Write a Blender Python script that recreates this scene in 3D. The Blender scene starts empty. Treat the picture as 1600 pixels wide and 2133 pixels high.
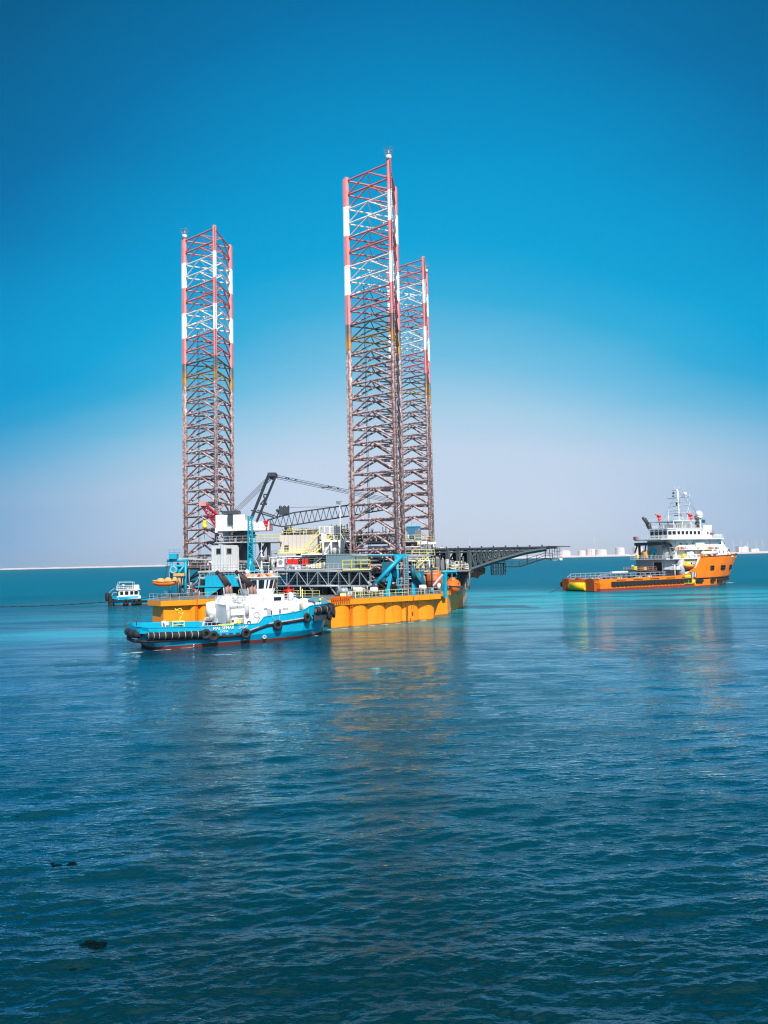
import bpy, bmesh, math, random
import numpy as np
from mathutils import Vector, Matrix
R = math.radians
D = bpy.data
SC = bpy.context.scene
COL = SC.collection
random.seed(7)

# ------------------------------------------------------------------ camera
FPX, CAMH = 1540.0, 12.0
PITCH = math.atan(100 / FPX)
ROLL = R(-1.253)
cam = D.objects.new("camera", D.cameras.new("camera"))
COL.objects.link(cam)
cam.data.sensor_fit = 'VERTICAL'
cam.data.sensor_height = 36.0
cam.data.lens = 36.0 * FPX / 2133.0
cam.data.clip_start = 0.5
cam.data.clip_end = 40000.0
cam.matrix_world = Matrix.Translation((0, 0, CAMH)) @ Matrix.Rotation(math.pi / 2 + PITCH, 4, 'X') @ Matrix.Rotation(ROLL, 4, 'Z')
SC.camera = cam

# ------------------------------------------------------------------ exposure, world, sun
SC.view_settings.view_transform = 'Standard'
SC.view_settings.look = 'None'
SC.view_settings.exposure = 0.32
SC.view_settings.gamma = 1.0
SC.view_settings.use_curve_mapping = False
SC.cycles.max_bounces = 6
SC.cycles.transparent_max_bounces = 12
SC.cycles.caustics_reflective = False
SC.cycles.caustics_refractive = False
SC.cycles.sample_clamp_indirect = 4.0
SC.cycles.filter_width = 1.2

SUN_AZ, SUN_EL = R(18), R(46)      # azimuth measured from straight behind the camera towards its right
sun_dir = Vector((math.sin(SUN_AZ) * math.cos(SUN_EL), -math.cos(SUN_AZ) * math.cos(SUN_EL), math.sin(SUN_EL)))
sl = D.lights.new("sun", 'SUN')
sl.energy = 4.5
sl.angle = R(0.53)
sl.color = (1.0, 0.955, 0.89)
so = D.objects.new("sun", sl)
so.rotation_euler = sun_dir.to_track_quat('Z', 'Y').to_euler()
so.location = (0, 0, 300)
COL.objects.link(so)

def s2l(c):
    return tuple((v / 255 / 12.92) if v / 255 <= .04045 else ((v / 255 + .055) / 1.055) ** 2.4 for v in c)

w = D.worlds.new("World")
SC.world = w
w.use_nodes = True
nt = w.node_tree
N, L = nt.nodes, nt.links
N.clear()
def nd(tree, t, **kw):
    n = tree.nodes.new(t)
    for k, v in kw.items():
        setattr(n, k, v)
    return n
def mth(tree, op, a, b=None, c=None, clamp=False):
    n = tree.nodes.new('ShaderNodeMath'); n.operation = op; n.use_clamp = clamp
    for i, v in enumerate((a, b, c)):
        if v is None: continue
        if isinstance(v, (int, float)): n.inputs[i].default_value = v
        else: tree.links.new(v, n.inputs[i])
    return n.outputs[0]
out = nd(nt, 'ShaderNodeOutputWorld'); bg = nd(nt, 'ShaderNodeBackground')
sky = nd(nt, 'ShaderNodeTexSky', sky_type='NISHITA', sun_disc=False)
sky.sun_elevation = SUN_EL
sky.sun_rotation = math.pi - SUN_AZ
sky.air_density = 1.0; sky.dust_density = 1.0; sky.ozone_density = 2.0
tc = nd(nt, 'ShaderNodeTexCoord'); sp = nd(nt, 'ShaderNodeSeparateXYZ')
L.new(tc.outputs['Generated'], sp.inputs[0])
elev = mth(nt, 'MULTIPLY', mth(nt, 'ARCSINE', sp.outputs['Z']), 180 / math.pi)
az = mth(nt, 'MULTIPLY', mth(nt, 'ARCTAN2', sp.outputs['X'], sp.outputs['Y']), 180 / math.pi)
dz = mth(nt, 'DIVIDE', mth(nt, 'SUBTRACT', az, 3.0), 28.0)
d2 = mth(nt, 'MINIMUM', mth(nt, 'MULTIPLY', dz, dz), 1.5)
e2 = mth(nt, 'ADD', mth(nt, 'SUBTRACT', elev, .8), mth(nt, 'MULTIPLY', mth(nt, 'MULTIPLY', d2, 11.5), mth(nt, 'MAXIMUM', mth(nt, 'DIVIDE', elev, 13.0, clamp=True), .3)))
# gentle unevenness of the haze layer
nz = nd(nt, 'ShaderNodeTexNoise'); nz.inputs['Scale'].default_value = 2.2; nz.inputs['Detail'].default_value = 3
mp = nd(nt, 'ShaderNodeMapping'); mp.inputs['Scale'].default_value = (1, 1, 5)
L.new(tc.outputs['Generated'], mp.inputs[0]); L.new(mp.outputs[0], nz.inputs['Vector'])
e3 = mth(nt, 'ADD', e2, mth(nt, 'MULTIPLY', mth(nt, 'SUBTRACT', nz.outputs[0], 0.5), 2.6))
fac = mth(nt, 'DIVIDE', e3, 90.0, clamp=True)
rp = nd(nt, 'ShaderNodeValToRGB')
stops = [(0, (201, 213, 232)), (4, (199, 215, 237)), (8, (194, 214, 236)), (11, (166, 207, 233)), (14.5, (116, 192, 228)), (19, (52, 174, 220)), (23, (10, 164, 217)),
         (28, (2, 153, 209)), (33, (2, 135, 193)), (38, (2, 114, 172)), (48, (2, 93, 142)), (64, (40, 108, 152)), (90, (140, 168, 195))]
el = rp.color_ramp.elements
while len(el) > 1: el.remove(el[-1])
for i, (e, c) in enumerate(stops):
    x = el[0] if i == 0 else el.new(e / 90)
    x.position = e / 90
    x.color = (*s2l(c), 1)
L.new(fac, rp.inputs[0])
# the low haze is greyer blue away from the middle of the view
lowf = mth(nt, 'MULTIPLY', mth(nt, 'MULTIPLY', mth(nt, 'SUBTRACT', d2, .12), .95, clamp=True), mth(nt, 'DIVIDE', mth(nt, 'SUBTRACT', 15.0, elev), 11.0, clamp=True))
tin = nd(nt, 'ShaderNodeMix', data_type='RGBA', blend_type='MULTIPLY'); tin.inputs[7].default_value = (.42, .63, .79, 1)
L.new(lowf, tin.inputs[0]); L.new(rp.outputs[0], tin.inputs[6])
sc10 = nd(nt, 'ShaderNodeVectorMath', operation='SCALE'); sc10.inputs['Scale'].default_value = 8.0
# aureole added to the sky round the sun, unseen behind the camera, as warm fill
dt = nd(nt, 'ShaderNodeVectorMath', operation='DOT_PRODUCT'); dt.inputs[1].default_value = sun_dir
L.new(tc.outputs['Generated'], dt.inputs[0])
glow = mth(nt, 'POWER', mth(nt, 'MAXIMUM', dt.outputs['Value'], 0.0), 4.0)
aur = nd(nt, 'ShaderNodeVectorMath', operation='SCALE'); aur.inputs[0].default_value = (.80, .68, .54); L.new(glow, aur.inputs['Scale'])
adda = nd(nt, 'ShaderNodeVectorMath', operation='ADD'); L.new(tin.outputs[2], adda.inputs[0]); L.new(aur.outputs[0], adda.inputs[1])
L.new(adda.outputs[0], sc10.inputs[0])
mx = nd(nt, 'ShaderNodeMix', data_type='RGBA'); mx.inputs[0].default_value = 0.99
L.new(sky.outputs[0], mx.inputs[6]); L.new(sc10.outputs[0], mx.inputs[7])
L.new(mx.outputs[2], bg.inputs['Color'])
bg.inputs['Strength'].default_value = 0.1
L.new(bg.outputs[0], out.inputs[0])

# ------------------------------------------------------------------ pixel helpers: a pixel of the photograph at a chosen distance -> a point of the place
def ray(px, py):
    x, y, z = (px - 800) / FPX, -(py - 1066.5) / FPX, -1.0
    x, y = x * math.cos(ROLL) - y * math.sin(ROLL), x * math.sin(ROLL) + y * math.cos(ROLL)
    a = math.pi / 2 + PITCH
    return (x, y * math.cos(a) - z * math.sin(a), y * math.sin(a) + z * math.cos(a))
def at(px, py, Y):
    d = ray(px, py); k = Y / d[1]
    return Vector((d[0] * k, Y, CAMH + d[2] * k))
def ground(px, py, z=0.0):
    d = ray(px, py); k = (z - CAMH) / d[2]
    return Vector((d[0] * k, d[1] * k, z))

# ------------------------------------------------------------------ mesh builder
class MB:
    def __init__(s, rz=0.0):
        s.v = []; s.f = []; s.m = []; s.s = []; s.rz = rz
    def add(s, vs, fs, m=0, sm=False):
        o = len(s.v)
        s.v.extend([tuple(p) for p in vs])
        for f in fs:
            s.f.append(tuple(i + o for i in f)); s.m.append(m); s.s.append(sm)
        return s
    def box(s, c, d, rz=None, m=0, top=1.0):
        rz = s.rz if rz is None else rz
        cs, sn = math.cos(rz), math.sin(rz)
        vs = []
        for k in (-.5, .5):
            t = top if k > 0 else 1.0
            for i, j in ((-.5, -.5), (.5, -.5), (.5, .5), (-.5, .5)):
                x, y = i * d[0] * t, j * d[1] * t
                vs.append((c[0] + x * cs - y * sn, c[1] + x * sn + y * cs, c[2] + k * d[2]))
        return s.add(vs, [(3, 2, 1, 0), (4, 5, 6, 7), (0, 1, 5, 4), (1, 2, 6, 5), (2, 3, 7, 6), (3, 0, 4, 7)], m)
    def bb(s, x0, x1, y0, y1, z0, z1, m=0, rz=0.0):
        return s.box(((x0 + x1) / 2, (y0 + y1) / 2, (z0 + z1) / 2), (abs(x1 - x0), abs(y1 - y0), abs(z1 - z0)), rz, m)
    def tube(s, p, q, r, n=6, r2=None, m=0, cap=True):
        p, q = Vector(p), Vector(q)
        d = q - p
        if d.length < 1e-6: return s
        d.normalize()
        u = d.orthogonal().normalized(); w_ = d.cross(u)
        r2 = r if r2 is None else r2
        vs = []
        for c, rr in ((p, r), (q, r2)):
            for i in range(n):
                a = 2 * math.pi * (i + .5) / n
                vs.append(c + (u * math.cos(a) + w_ * math.sin(a)) * rr)
        fs = [(i, (i + 1) % n, n + (i + 1) % n, n + i) for i in range(n)]
        s.add(vs, fs, m, n > 5)
        if cap:
            o = len(s.v) - 2 * n
            s.f.append(tuple(o + i for i in reversed(range(n)))); s.m.append(m); s.s.append(False)
            s.f.append(tuple(o + n + i for i in range(n))); s.m.append(m); s.s.append(False)
        return s
    def path(s, pts, r, n=6, m=0):
        for a, b in zip(pts[:-1], pts[1:]):
            s.tube(a, b, r, n, m=m)
        return s
    def prism(s, poly, z0, z1, m=0, mt=None):
        n = len(poly)
        vs = [(x, y, z0) for x, y in poly] + [(x, y, z1) for x, y in poly]
        s.add(vs, [(i, (i + 1) % n, n + (i + 1) % n, n + i) for i in range(n)], m)
        s.add(vs, [tuple(reversed(range(n)))], m)
        s.add(vs, [tuple(range(n, 2 * n))], m if mt is None else mt)
        return s
    def extr(s, poly, y0, y1, m=0):          # polygon in x-z, extruded along y
        n = len(poly)
        vs = [(x, y0, z) for x, z in poly] + [(x, y1, z) for x, z in poly]
        s.add(vs, [(i, (i + 1) % n, n + (i + 1) % n, n + i) for i in range(n)], m)
        s.add(vs, [tuple(reversed(range(n)))], m); s.add(vs, [tuple(range(n, 2 * n))], m)
        return s
    def grid(s, rows, m=0, sm=True, close=False, mfun=None):
        nr, nc = len(rows), len(rows[0])
        vs = [p for r_ in rows for p in r_]
        o = len(s.v); s.v.extend([tuple(p) for p in vs])
        for i in range(nr - 1):
            for j in range(nc if close else nc - 1):
                j2 = (j + 1) % nc
                s.f.append((o + i * nc + j, o + i * nc + j2, o + (i + 1) * nc + j2, o + (i + 1) * nc + j))
                s.m.append(m if mfun is None else mfun(i, j)); s.s.append(sm)
        return s
    def sphere(s, c, r, nu=12, nv=7, m=0, sx=1, sy=1, sz=1, v0=0.0, v1=1.0):
        rows = []
        for j in range(nv + 1):
            t = math.pi * (v0 + (v1 - v0) * j / nv)
            rr = max(math.sin(t), 1e-3)
            rows.append([(c[0] + r * sx * rr * math.cos(2 * math.pi * i / nu), c[1] + r * sy * rr * math.sin(2 * math.pi * i / nu), c[2] + r * sz * math.cos(t)) for i in range(nu)])
        return s.grid(rows, m, True, True)
    def torus(s, c, ax, Rr, r, nu=18, nv=8, m=0):
        ax = Vector(ax).normalized(); u = ax.orthogonal().normalized(); w_ = ax.cross(u); c = Vector(c)
        rows = []
        for i in range(nu + 1):
            a = 2 * math.pi * i / nu
            e = u * math.cos(a) + w_ * math.sin(a)
            rows.append([c + e * (Rr + r * math.cos(2 * math.pi * j / nv)) + ax * (r * math.sin(2 * math.pi * j / nv)) for j in range(nv)])
        return s.grid(rows, m, True, True)
    def build(s, name, mats, parent=None, off=None, label=None):
        me = D.meshes.new(name)
        v = np.array(s.v, dtype=np.float64)
        if off is not None: v = v - np.array(off)
        me.from_pydata(v.tolist(), [], s.f)
        if not isinstance(mats, (list, tuple)): mats = [mats]
        for m in mats: me.materials.append(m)
        me.polygons.foreach_set('material_index', s.m)
        me.polygons.foreach_set('use_smooth', s.s)
        bm = bmesh.new(); bm.from_mesh(me); bmesh.ops.recalc_face_normals(bm, faces=bm.faces); bm.to_mesh(me); bm.free()
        me.update()
        o = D.objects.new(name, me); COL.objects.link(o)
        if parent: o.parent = parent
        if label: o['label'] = label
        return o

def thing(name, label, cat, loc=(0, 0, 0), rz=0.0, group=None):
    o = D.objects.new(name, None); COL.objects.link(o)
    o.empty_display_size = 0.3
    o.location = loc; o.rotation_euler = (0, 0, rz)
    o['label'] = label; o['category'] = cat
    if group: o['group'] = group
    return o
def tag(o, label, cat, group=None, kind=None):
    if label: o['label'] = label
    if cat: o['category'] = cat
    if group: o['group'] = group
    if kind: o['kind'] = kind
    return o
def copy_tree(o, parent=None):
    c = o.copy(); COL.objects.link(c)
    if parent: c.parent = parent
    for ch in [x for x in D.objects if x.parent == o]:
        copy_tree(ch, c)
    return c

# ------------------------------------------------------------------ materials
def paint(name, col, rough=.5, var=.14, scale=.6, metal=0.0, rust=0.0, rustcol=(.10, .035, .018), bump=0.02, streak=True, spec=.4, plate=0.0, wl=None):
    m = D.materials.new(name); m.use_nodes = True
    t = m.node_tree; b = t.nodes['Principled BSDF']
    b.inputs['Roughness'].default_value = rough; b.inputs['Metallic'].default_value = metal
    b.inputs['Specular IOR Level'].default_value = spec
    tc = nd(t, 'ShaderNodeTexCoord'); mp = nd(t, 'ShaderNodeMapping')
    mp.inputs['Scale'].default_value = (1, 1, .25 if streak else 1)
    t.links.new(tc.outputs['Object'], mp.inputs[0])
    n1 = nd(t, 'ShaderNodeTexNoise'); n1.inputs['Scale'].default_value = scale; n1.inputs['Detail'].default_value = 7; n1.inputs['Roughness'].default_value = .62
    t.links.new(mp.outputs[0], n1.inputs['Vector'])
    k = mth(t, 'MULTIPLY_ADD', mth(t, 'SUBTRACT', n1.outputs[0], .5), var * 4, 1.0)
    sc = nd(t, 'ShaderNodeVectorMath', operation='SCALE'); sc.inputs[0].default_value = col
    t.links.new(k, sc.inputs['Scale'])
    last = sc.outputs[0]
    if rust > 0:
        n2 = nd(t, 'ShaderNodeTexNoise'); n2.inputs['Scale'].default_value = scale * 2.7; n2.inputs['Detail'].default_value = 9; n2.inputs['Roughness'].default_value = .7
        t.links.new(mp.outputs[0], n2.inputs['Vector'])
        th = .66 - rust * .3
        f = mth(t, 'MULTIPLY', mth(t, 'SUBTRACT', n2.outputs[0], th), 9.0, clamp=True)
        mx = nd(t, 'ShaderNodeMix', data_type='RGBA')
        t.links.new(f, mx.inputs[0]); t.links.new(last, mx.inputs[6]); mx.inputs[7].default_value = (*rustcol, 1)
        last = mx.outputs[2]
    def over(last, f, col):
        mx = nd(t, 'ShaderNodeMix', data_type='RGBA'); t.links.new(f, mx.inputs[0]); t.links.new(last, mx.inputs[6]); mx.inputs[7].default_value = (*col, 1)
        return mx.outputs[2]
    if plate > 0:      # welded plate seams, runs of rust, a fouled band at the waterline
        s3 = nd(t, 'ShaderNodeSeparateXYZ'); t.links.new(tc.outputs['Object'], s3.inputs[0])
        cx = nd(t, 'ShaderNodeCombineXYZ'); t.links.new(mth(t, 'MULTIPLY_ADD', s3.outputs[1], .9, s3.outputs[0]), cx.inputs[0]); t.links.new(s3.outputs[2], cx.inputs[1])
        bk = nd(t, 'ShaderNodeTexBrick'); bk.inputs['Scale'].default_value = 1.0; bk.inputs['Brick Width'].default_value = 3.2; bk.inputs['Row Height'].default_value = 1.35; bk.inputs['Mortar Size'].default_value = .035; bk.inputs['Mortar Smooth'].default_value = .6
        t.links.new(cx.outputs[0], bk.inputs['Vector'])
        last = over(last, mth(t, 'MULTIPLY', bk.outputs['Fac'], .5 * plate), tuple(v * .45 for v in col))
        mp4 = nd(t, 'ShaderNodeMapping'); mp4.inputs['Scale'].default_value = (1.6, 1.6, .10); t.links.new(tc.outputs['Object'], mp4.inputs[0])
        n4 = nd(t, 'ShaderNodeTexNoise'); n4.inputs['Scale'].default_value = 1.0; n4.inputs['Detail'].default_value = 6; n4.inputs['Roughness'].default_value = .7; t.links.new(mp4.outputs[0], n4.inputs['Vector'])
        last = over(last, mth(t, 'MULTIPLY', mth(t, 'MULTIPLY', mth(t, 'SUBTRACT', n4.outputs[0], .56), 8.0, clamp=True), .6 * plate), rustcol)
        if wl is not None:
            zz = mth(t, 'MULTIPLY_ADD', mth(t, 'SUBTRACT', n1.outputs[0], .5), -1.2, s3.outputs[2])
            last = over(last, mth(t, 'MULTIPLY', mth(t, 'MULTIPLY', mth(t, 'SUBTRACT', wl, zz), 4.0, clamp=True), .75), (.10, .055, .02))
    t.links.new(last, b.inputs['Base Color'])
    if bump:
        bp = nd(t, 'ShaderNodeBump'); bp.inputs['Distance'].default_value = bump; bp.inputs['Strength'].default_value = .6
        t.links.new(n1.outputs[0], bp.inputs['Height']); t.links.new(bp.outputs[0], b.inputs['Normal'])
    return m

M = {}
M['white'] = paint('white_paint', (.80, .80, .79), .42, .05, .5, rust=.12, rustcol=(.42, .33, .26))
M['white2'] = paint('white_paint_clean', (.82, .82, .82), .35, .03, .4)
M['cream'] = paint('cream_paint', (.56, .52, .49), .6, .06, .3, rust=.1, rustcol=(.38, .3, .25))
M['lgrey'] = paint('light_grey_paint', (.42, .43, .46), .5, .10, .7, rust=.25, rustcol=(.16, .10, .08))
M['grey'] = paint('mid_grey_paint', (.20, .215, .235), .55, .13, .8, rust=.3, rustcol=(.10, .055, .04))
M['stern'] = paint('shaded_weathered_stern_red', (.50, .085, .012), .5, .15, .5, rust=.35, rustcol=(.20, .04, .015))  # shade of the transom put into the paint: darker red than the hull sides
M['slate'] = paint('slate_steel_paint', (.085, .11, .125), .5, .15, .8, rust=.25, rustcol=(.12, .08, .06))
M['soot'] = paint('sooty_exhaust_paint', (.055, .032, .036), .7, .2, 1.2)
M['dgrey'] = paint('dark_grey_paint', (.045, .055, .07), .5, .15, .8, rust=.15, rustcol=(.09, .06, .045))
M['black'] = paint('black_rubber', (.018, .019, .022), .75, .15, 1.5)
M['brown'] = paint('brown_steel', (.15, .085, .065), .7, .2, .9, rust=.4, rustcol=(.05, .028, .02))
M['maroon'] = paint('faded_exhaust_paint', (.30, .17, .16), .6, .15, 1.0)
M['yellow'] = paint('yellow_paint', (.80, .66, .06), .5, .08, .8, rust=.1)
M['pyellow'] = paint('pale_yellow_paint', (.80, .74, .30), .5, .08, .8, rust=.1)
M['teal'] = paint('sky_blue_paint', (.005, .36, .52), .42, .09, .6, rust=.12, rustcol=(.04, .10, .13))
M['tealg'] = paint('slate_blue_paint', (.13, .27, .34), .5, .1, .6, rust=.2, rustcol=(.06, .06, .06))
M['dblue'] = paint('deep_blue_paint', (.008, .11, .18), .5, .15, .7, rust=.2, rustcol=(.02, .03, .04))
M['tug'] = paint('tug_blue_paint', (.002, .40, .62), .3, .05, .35, rust=.05, rustcol=(.05, .2, .26), bump=.01, plate=.6)
M['tred'] = paint('antifouling_red', (.26, .045, .035), .6, .15, .6, rust=.2, rustcol=(.10, .04, .04))
M['hull'] = paint('orange_hull_paint', (.96, .30, .008), .35, .08, .22, rust=.2, rustcol=(.55, .13, .008), bump=.015, plate=1.0, wl=.3)
M['rorange'] = paint('weathered_red_orange_paint', (.62, .12, .012), .5, .12, .5, rust=.3, rustcol=(.25, .05, .015))
M['ship'] = paint('ship_orange_paint', (.90, .22, .006), .36, .06, .25, rust=.1, rustcol=(.38, .07, .01), bump=.015, plate=.9)
M['lifeb'] = paint('lifeboat_orange', (.85, .17, .02), .35, .04, .8)
M['tan'] = paint('tan_canvas', (.62, .36, .14), .8, .12, 1.4)
M['red'] = paint('red_paint', (.75, .02, .012), .4, .05, .7)
M['crimson'] = paint('crimson_paint', (.50, .012, .03), .45, .12, .8, rust=.1)
M['deck'] = paint('deck_paint', (.16, .17, .16), .8, .15, .6, rust=.3)
M['cont'] = paint('container_grey_blue', (.15, .24, .28), .5, .06, .5, rust=.1, rustcol=(.12, .12, .11))
M['steel'] = paint('galvanised_steel', (.36, .40, .45), .45, .12, .9, metal=.3)
M['cable'] = paint('steel_cable', (.02, .025, .03), .6, .1, 2)
M['sand'] = paint('pale_sand', (.62, .54, .50), .9, .1, .004, bump=0)
M['tank'] = paint('storage_tank_white', (.70, .64, .66), .7, .04, .02, bump=0)
gm = D.materials.new('dark_glass'); gm.use_nodes = True
b = gm.node_tree.nodes['Principled BSDF']; b.inputs['Base Color'].default_value = (.012, .022, .035, 1); b.inputs['Roughness'].default_value = .12
M['glass'] = gm

# leg paint: red and white bands at the top, grease-stained, then marine-growth mottled steel (object space height)
def leg_mat():
    m = D.materials.new('banded_leg_paint'); m.use_nodes = True
    t = m.node_tree; b = t.nodes['Principled BSDF']
    tc = nd(t, 'ShaderNodeTexCoord'); sp = nd(t, 'ShaderNodeSeparateXYZ'); t.links.new(tc.outputs['Object'], sp.inputs[0])
    dist = nd(t, 'ShaderNodeTexNoise'); dist.inputs['Scale'].default_value = .35; dist.inputs['Detail'].default_value = 4
    t.links.new(tc.outputs['Object'], dist.inputs['Vector'])
    zt = mth(t, 'SUBTRACT', 96.6, sp.outputs['Z'])      # metres below the top
    r = nd(t, 'ShaderNodeValToRGB'); r.color_ramp.interpolation = 'CONSTANT'
    red, wht = (.61, .21, .22, 1), (.82, .82, .83, 1)
    st = [(0, red), (6.45, wht), (13, red), (19.6, wht), (26.2, red), (33, (.16, .12, .12, 1))]
    el = r.color_ramp.elements
    while len(el) > 1: el.remove(el[-1])
    for i, (z, c) in enumerate(st):
        e = el[0] if i == 0 else el.new(z / 100)
        e.position = z / 100; e.color = c
    t.links.new(mth(t, 'DIVIDE', zt, 100.0), r.inputs[0])
    # ochre primer stretch with soft ends
    zn = mth(t, 'MULTIPLY_ADD', dist.outputs[0], 3.0, zt)
    oc = mth(t, 'MULTIPLY', mth(t, 'MULTIPLY', mth(t, 'SUBTRACT', zn, 36.6), .45, clamp=True), mth(t, 'MULTIPLY', mth(t, 'SUBTRACT', 40.9, zn), 1.6, clamp=True))
    mx1 = nd(t, 'ShaderNodeMix', data_type='RGBA'); mx1.inputs[7].default_value = (.50, .23, .02, 1)
    t.links.new(mth(t, 'MULTIPLY', oc, .85), mx1.inputs[0]); t.links.new(r.outputs[0], mx1.inputs[6])
    # mottled growth
    v1 = nd(t, 'ShaderNodeTexNoise'); v1.inputs['Scale'].default_value = 1.5; v1.inputs['Detail'].default_value = 8; v1.inputs['Roughness'].default_value = .75
    t.links.new(tc.outputs['Object'], v1.inputs['Vector'])
    rr = nd(t, 'ShaderNodeValToRGB')
    e = rr.color_ramp.elements
    e[0].position = .37; e[0].color = (.085, .05, .045, 1)
    e[1].position = .61; e[1].color = (.74, .62, .62, 1)
    x = e.new(.45); x.color = (.31, .175, .16, 1)
    x = e.new(.52); x.color = (.50, .345, .335, 1)
    t.links.new(v1.outputs[0], rr.inputs[0])
    f = mth(t, 'MULTIPLY', mth(t, 'SUBTRACT', zn, 40.3), .8, clamp=True)
    mx2 = nd(t, 'ShaderNodeMix', data_type='RGBA'); t.links.new(f, mx2.inputs[0]); t.links.new(mx1.outputs[2], mx2.inputs[6]); t.links.new(rr.outputs[0], mx2.inputs[7])
    # dirt everywhere
    v2 = nd(t, 'ShaderNodeTexNoise'); v2.inputs['Scale'].default_value = .9; v2.inputs['Detail'].default_value = 6
    t.links.new(tc.outputs['Object'], v2.inputs['Vector'])
    k = mth(t, 'MULTIPLY_ADD', mth(t, 'SUBTRACT', v2.outputs[0], .5), .5, 1.0)
    sc = nd(t, 'ShaderNodeVectorMath', operation='SCALE'); t.links.new(mx2.outputs[2], sc.inputs[0]); t.links.new(k, sc.inputs['Scale'])
    t.links.new(sc.outputs[0], b.inputs['Base Color'])
    b.inputs['Roughness'].default_value = .55
    bp = nd(t, 'ShaderNodeBump'); bp.inputs['Distance'].default_value = .06
    t.links.new(v1.outputs[0], bp.inputs['Height']); t.links.new(f, bp.inputs['Strength']); t.links.new(bp.outputs[0], b.inputs['Normal'])
    return m
M['leg'] = leg_mat()

# ------------------------------------------------------------------ water
def water():
    NEARA = R(46)
    th = np.concatenate([np.linspace(-math.pi, -NEARA, 40)[:-1], np.linspace(-NEARA, NEARA, 560), np.linspace(NEARA, math.pi, 40)[1:-1]])
    r1 = 1 / np.linspace(1 / 12.0, 1 / 260.0, 760)
    r2 = 260 * (7200 / 260.0) ** (np.linspace(0, 1, 90)[1:])
    rr = np.concatenate([[0.5, 4, 8], r1, r2])
    T, RR = np.meshgrid(th, rr)
    X = RR * np.sin(T); Y = RR * np.cos(T)
    dr = np.gradient(rr)[:, None] * np.ones_like(T)
    dth = np.gradient(th)[None, :] * RR
    cell = np.maximum(dr, dth)
    rng = np.random.RandomState(4)
    Z = np.zeros_like(X)
    for k in range(90):
        lam = 0.34 * (5.5 / 0.34) ** (rng.rand() ** 1.35)
        a = R(97) + rng.randn() * R(24)
        amp = 0.0044 * lam ** 0.62
        kx, ky = math.cos(a) * 2 * math.pi / lam, math.sin(a) * 2 * math.pi / lam
        ph = rng.rand() * 6.28
        att = np.clip(lam / (3.2 * cell) - 1, 0, 1)
        wob = 0.7 * np.sin(X * .043 + ph) + 0.7 * np.sin(Y * .031 + ph * 2)
        p = kx * X + ky * Y + ph + wob
        Z += att * amp * (np.sin(p) + .25 * np.sin(2 * p + 1.5))
    nr, nc = X.shape
    verts = np.stack([X, Y, Z], -1).reshape(-1, 3)
    idx = np.arange(nr * nc).reshape(nr, nc)
    a = idx[:-1, :]; b_ = np.roll(idx, -1, axis=1)[:-1, :]; c = np.roll(idx, -1, axis=1)[1:, :]; d = idx[1:, :]
    quads = np.stack([a, b_, c, d], -1).reshape(-1, 4)
    me = D.meshes.new('sea')
    me.vertices.add(len(verts)); me.vertices.foreach_set('co', verts.ravel())
    me.loops.add(quads.size); me.loops.foreach_set('vertex_index', quads.ravel().astype(np.int32))
    me.polygons.add(len(quads))
    me.polygons.foreach_set('loop_start', np.arange(0, quads.size, 4, dtype=np.int32))
    me.polygons.foreach_set('loop_total', np.full(len(quads), 4, dtype=np.int32))
    me.polygons.foreach_set('use_smooth', np.ones(len(quads), dtype=bool))
    me.update(calc_edges=True); me.validate()
    # aerated, churned water and foam where propellers and hulls stir it: a per-vertex amount
    X1, Y1 = verts[:, 0], verts[:, 1]
    def blob(cx, cy, sx, sy, ang=0):
        c_, s_ = math.cos(R(ang)), math.sin(R(ang))
        u = (X1 - cx) * c_ + (Y1 - cy) * s_; v = -(X1 - cx) * s_ + (Y1 - cy) * c_
        return np.exp(-(u / sx) ** 2 - (v / sy) ** 2)
    churn = np.zeros(len(verts)); foam = np.zeros(len(verts))
    for px, py, sx, sy, an, k in CHURN:
        g = ground(px, py); churn += k * blob(g.x, g.y, sx, sy, an)
    for px, py, sx, sy, an, k in FOAM:
        g = ground(px, py); foam += k * blob(g.x, g.y, sx, sy, an)
    for nm, arr in (('churn', churn), ('foam', foam)):
        at_ = me.attributes.new(nm, 'FLOAT', 'POINT'); at_.data.foreach_set('value', np.clip(arr, 0, 1).astype(np.float32))
    o = D.objects.new('sea', me); COL.objects.link(o)
    tag(o, 'teal blue rippled sea water reaching to the low shore', 'sea', kind='structure')
    m = D.materials.new('sea_water'); m.use_nodes = True
    t = m.node_tree; b = t.nodes['Principled BSDF']
    tc = nd(t, 'ShaderNodeTexCoord')
    def noise(sx, sy, scale, det=4, rough=.55, rot=0, dist=0):
        mp = nd(t, 'ShaderNodeMapping'); mp.inputs['Scale'].default_value = (sx, sy, 1); mp.inputs['Rotation'].default_value = (0, 0, R(rot))
        t.links.new(tc.outputs['Object'], mp.inputs[0])
        n = nd(t, 'ShaderNodeTexNoise'); n.inputs['Scale'].default_value = scale; n.inputs['Detail'].default_value = det; n.inputs['Roughness'].default_value = rough; n.inputs['Distortion'].default_value = dist
        t.links.new(mp.outputs[0], n.inputs['Vector'])
        return n.outputs[0]
    big = noise(1, .5, .02, 4)
    streak_ = noise(.25, 1, .09, 5, .6, 8, .6)
    fine = noise(.38, 1, 3.0, 4, .55, 6)
    mid = noise(.4, 1, .8, 4, .55, -8)
    tiny = noise(.6, 1, 8.0, 2, .5, 3)
    swl = noise(.5, 1, .13, 3, .5, 10)
    ch = nd(t, 'ShaderNodeAttribute', attribute_name='churn').outputs['Fac']
    fo = nd(t, 'ShaderNodeAttribute', attribute_name='foam').outputs['Fac']
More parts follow.
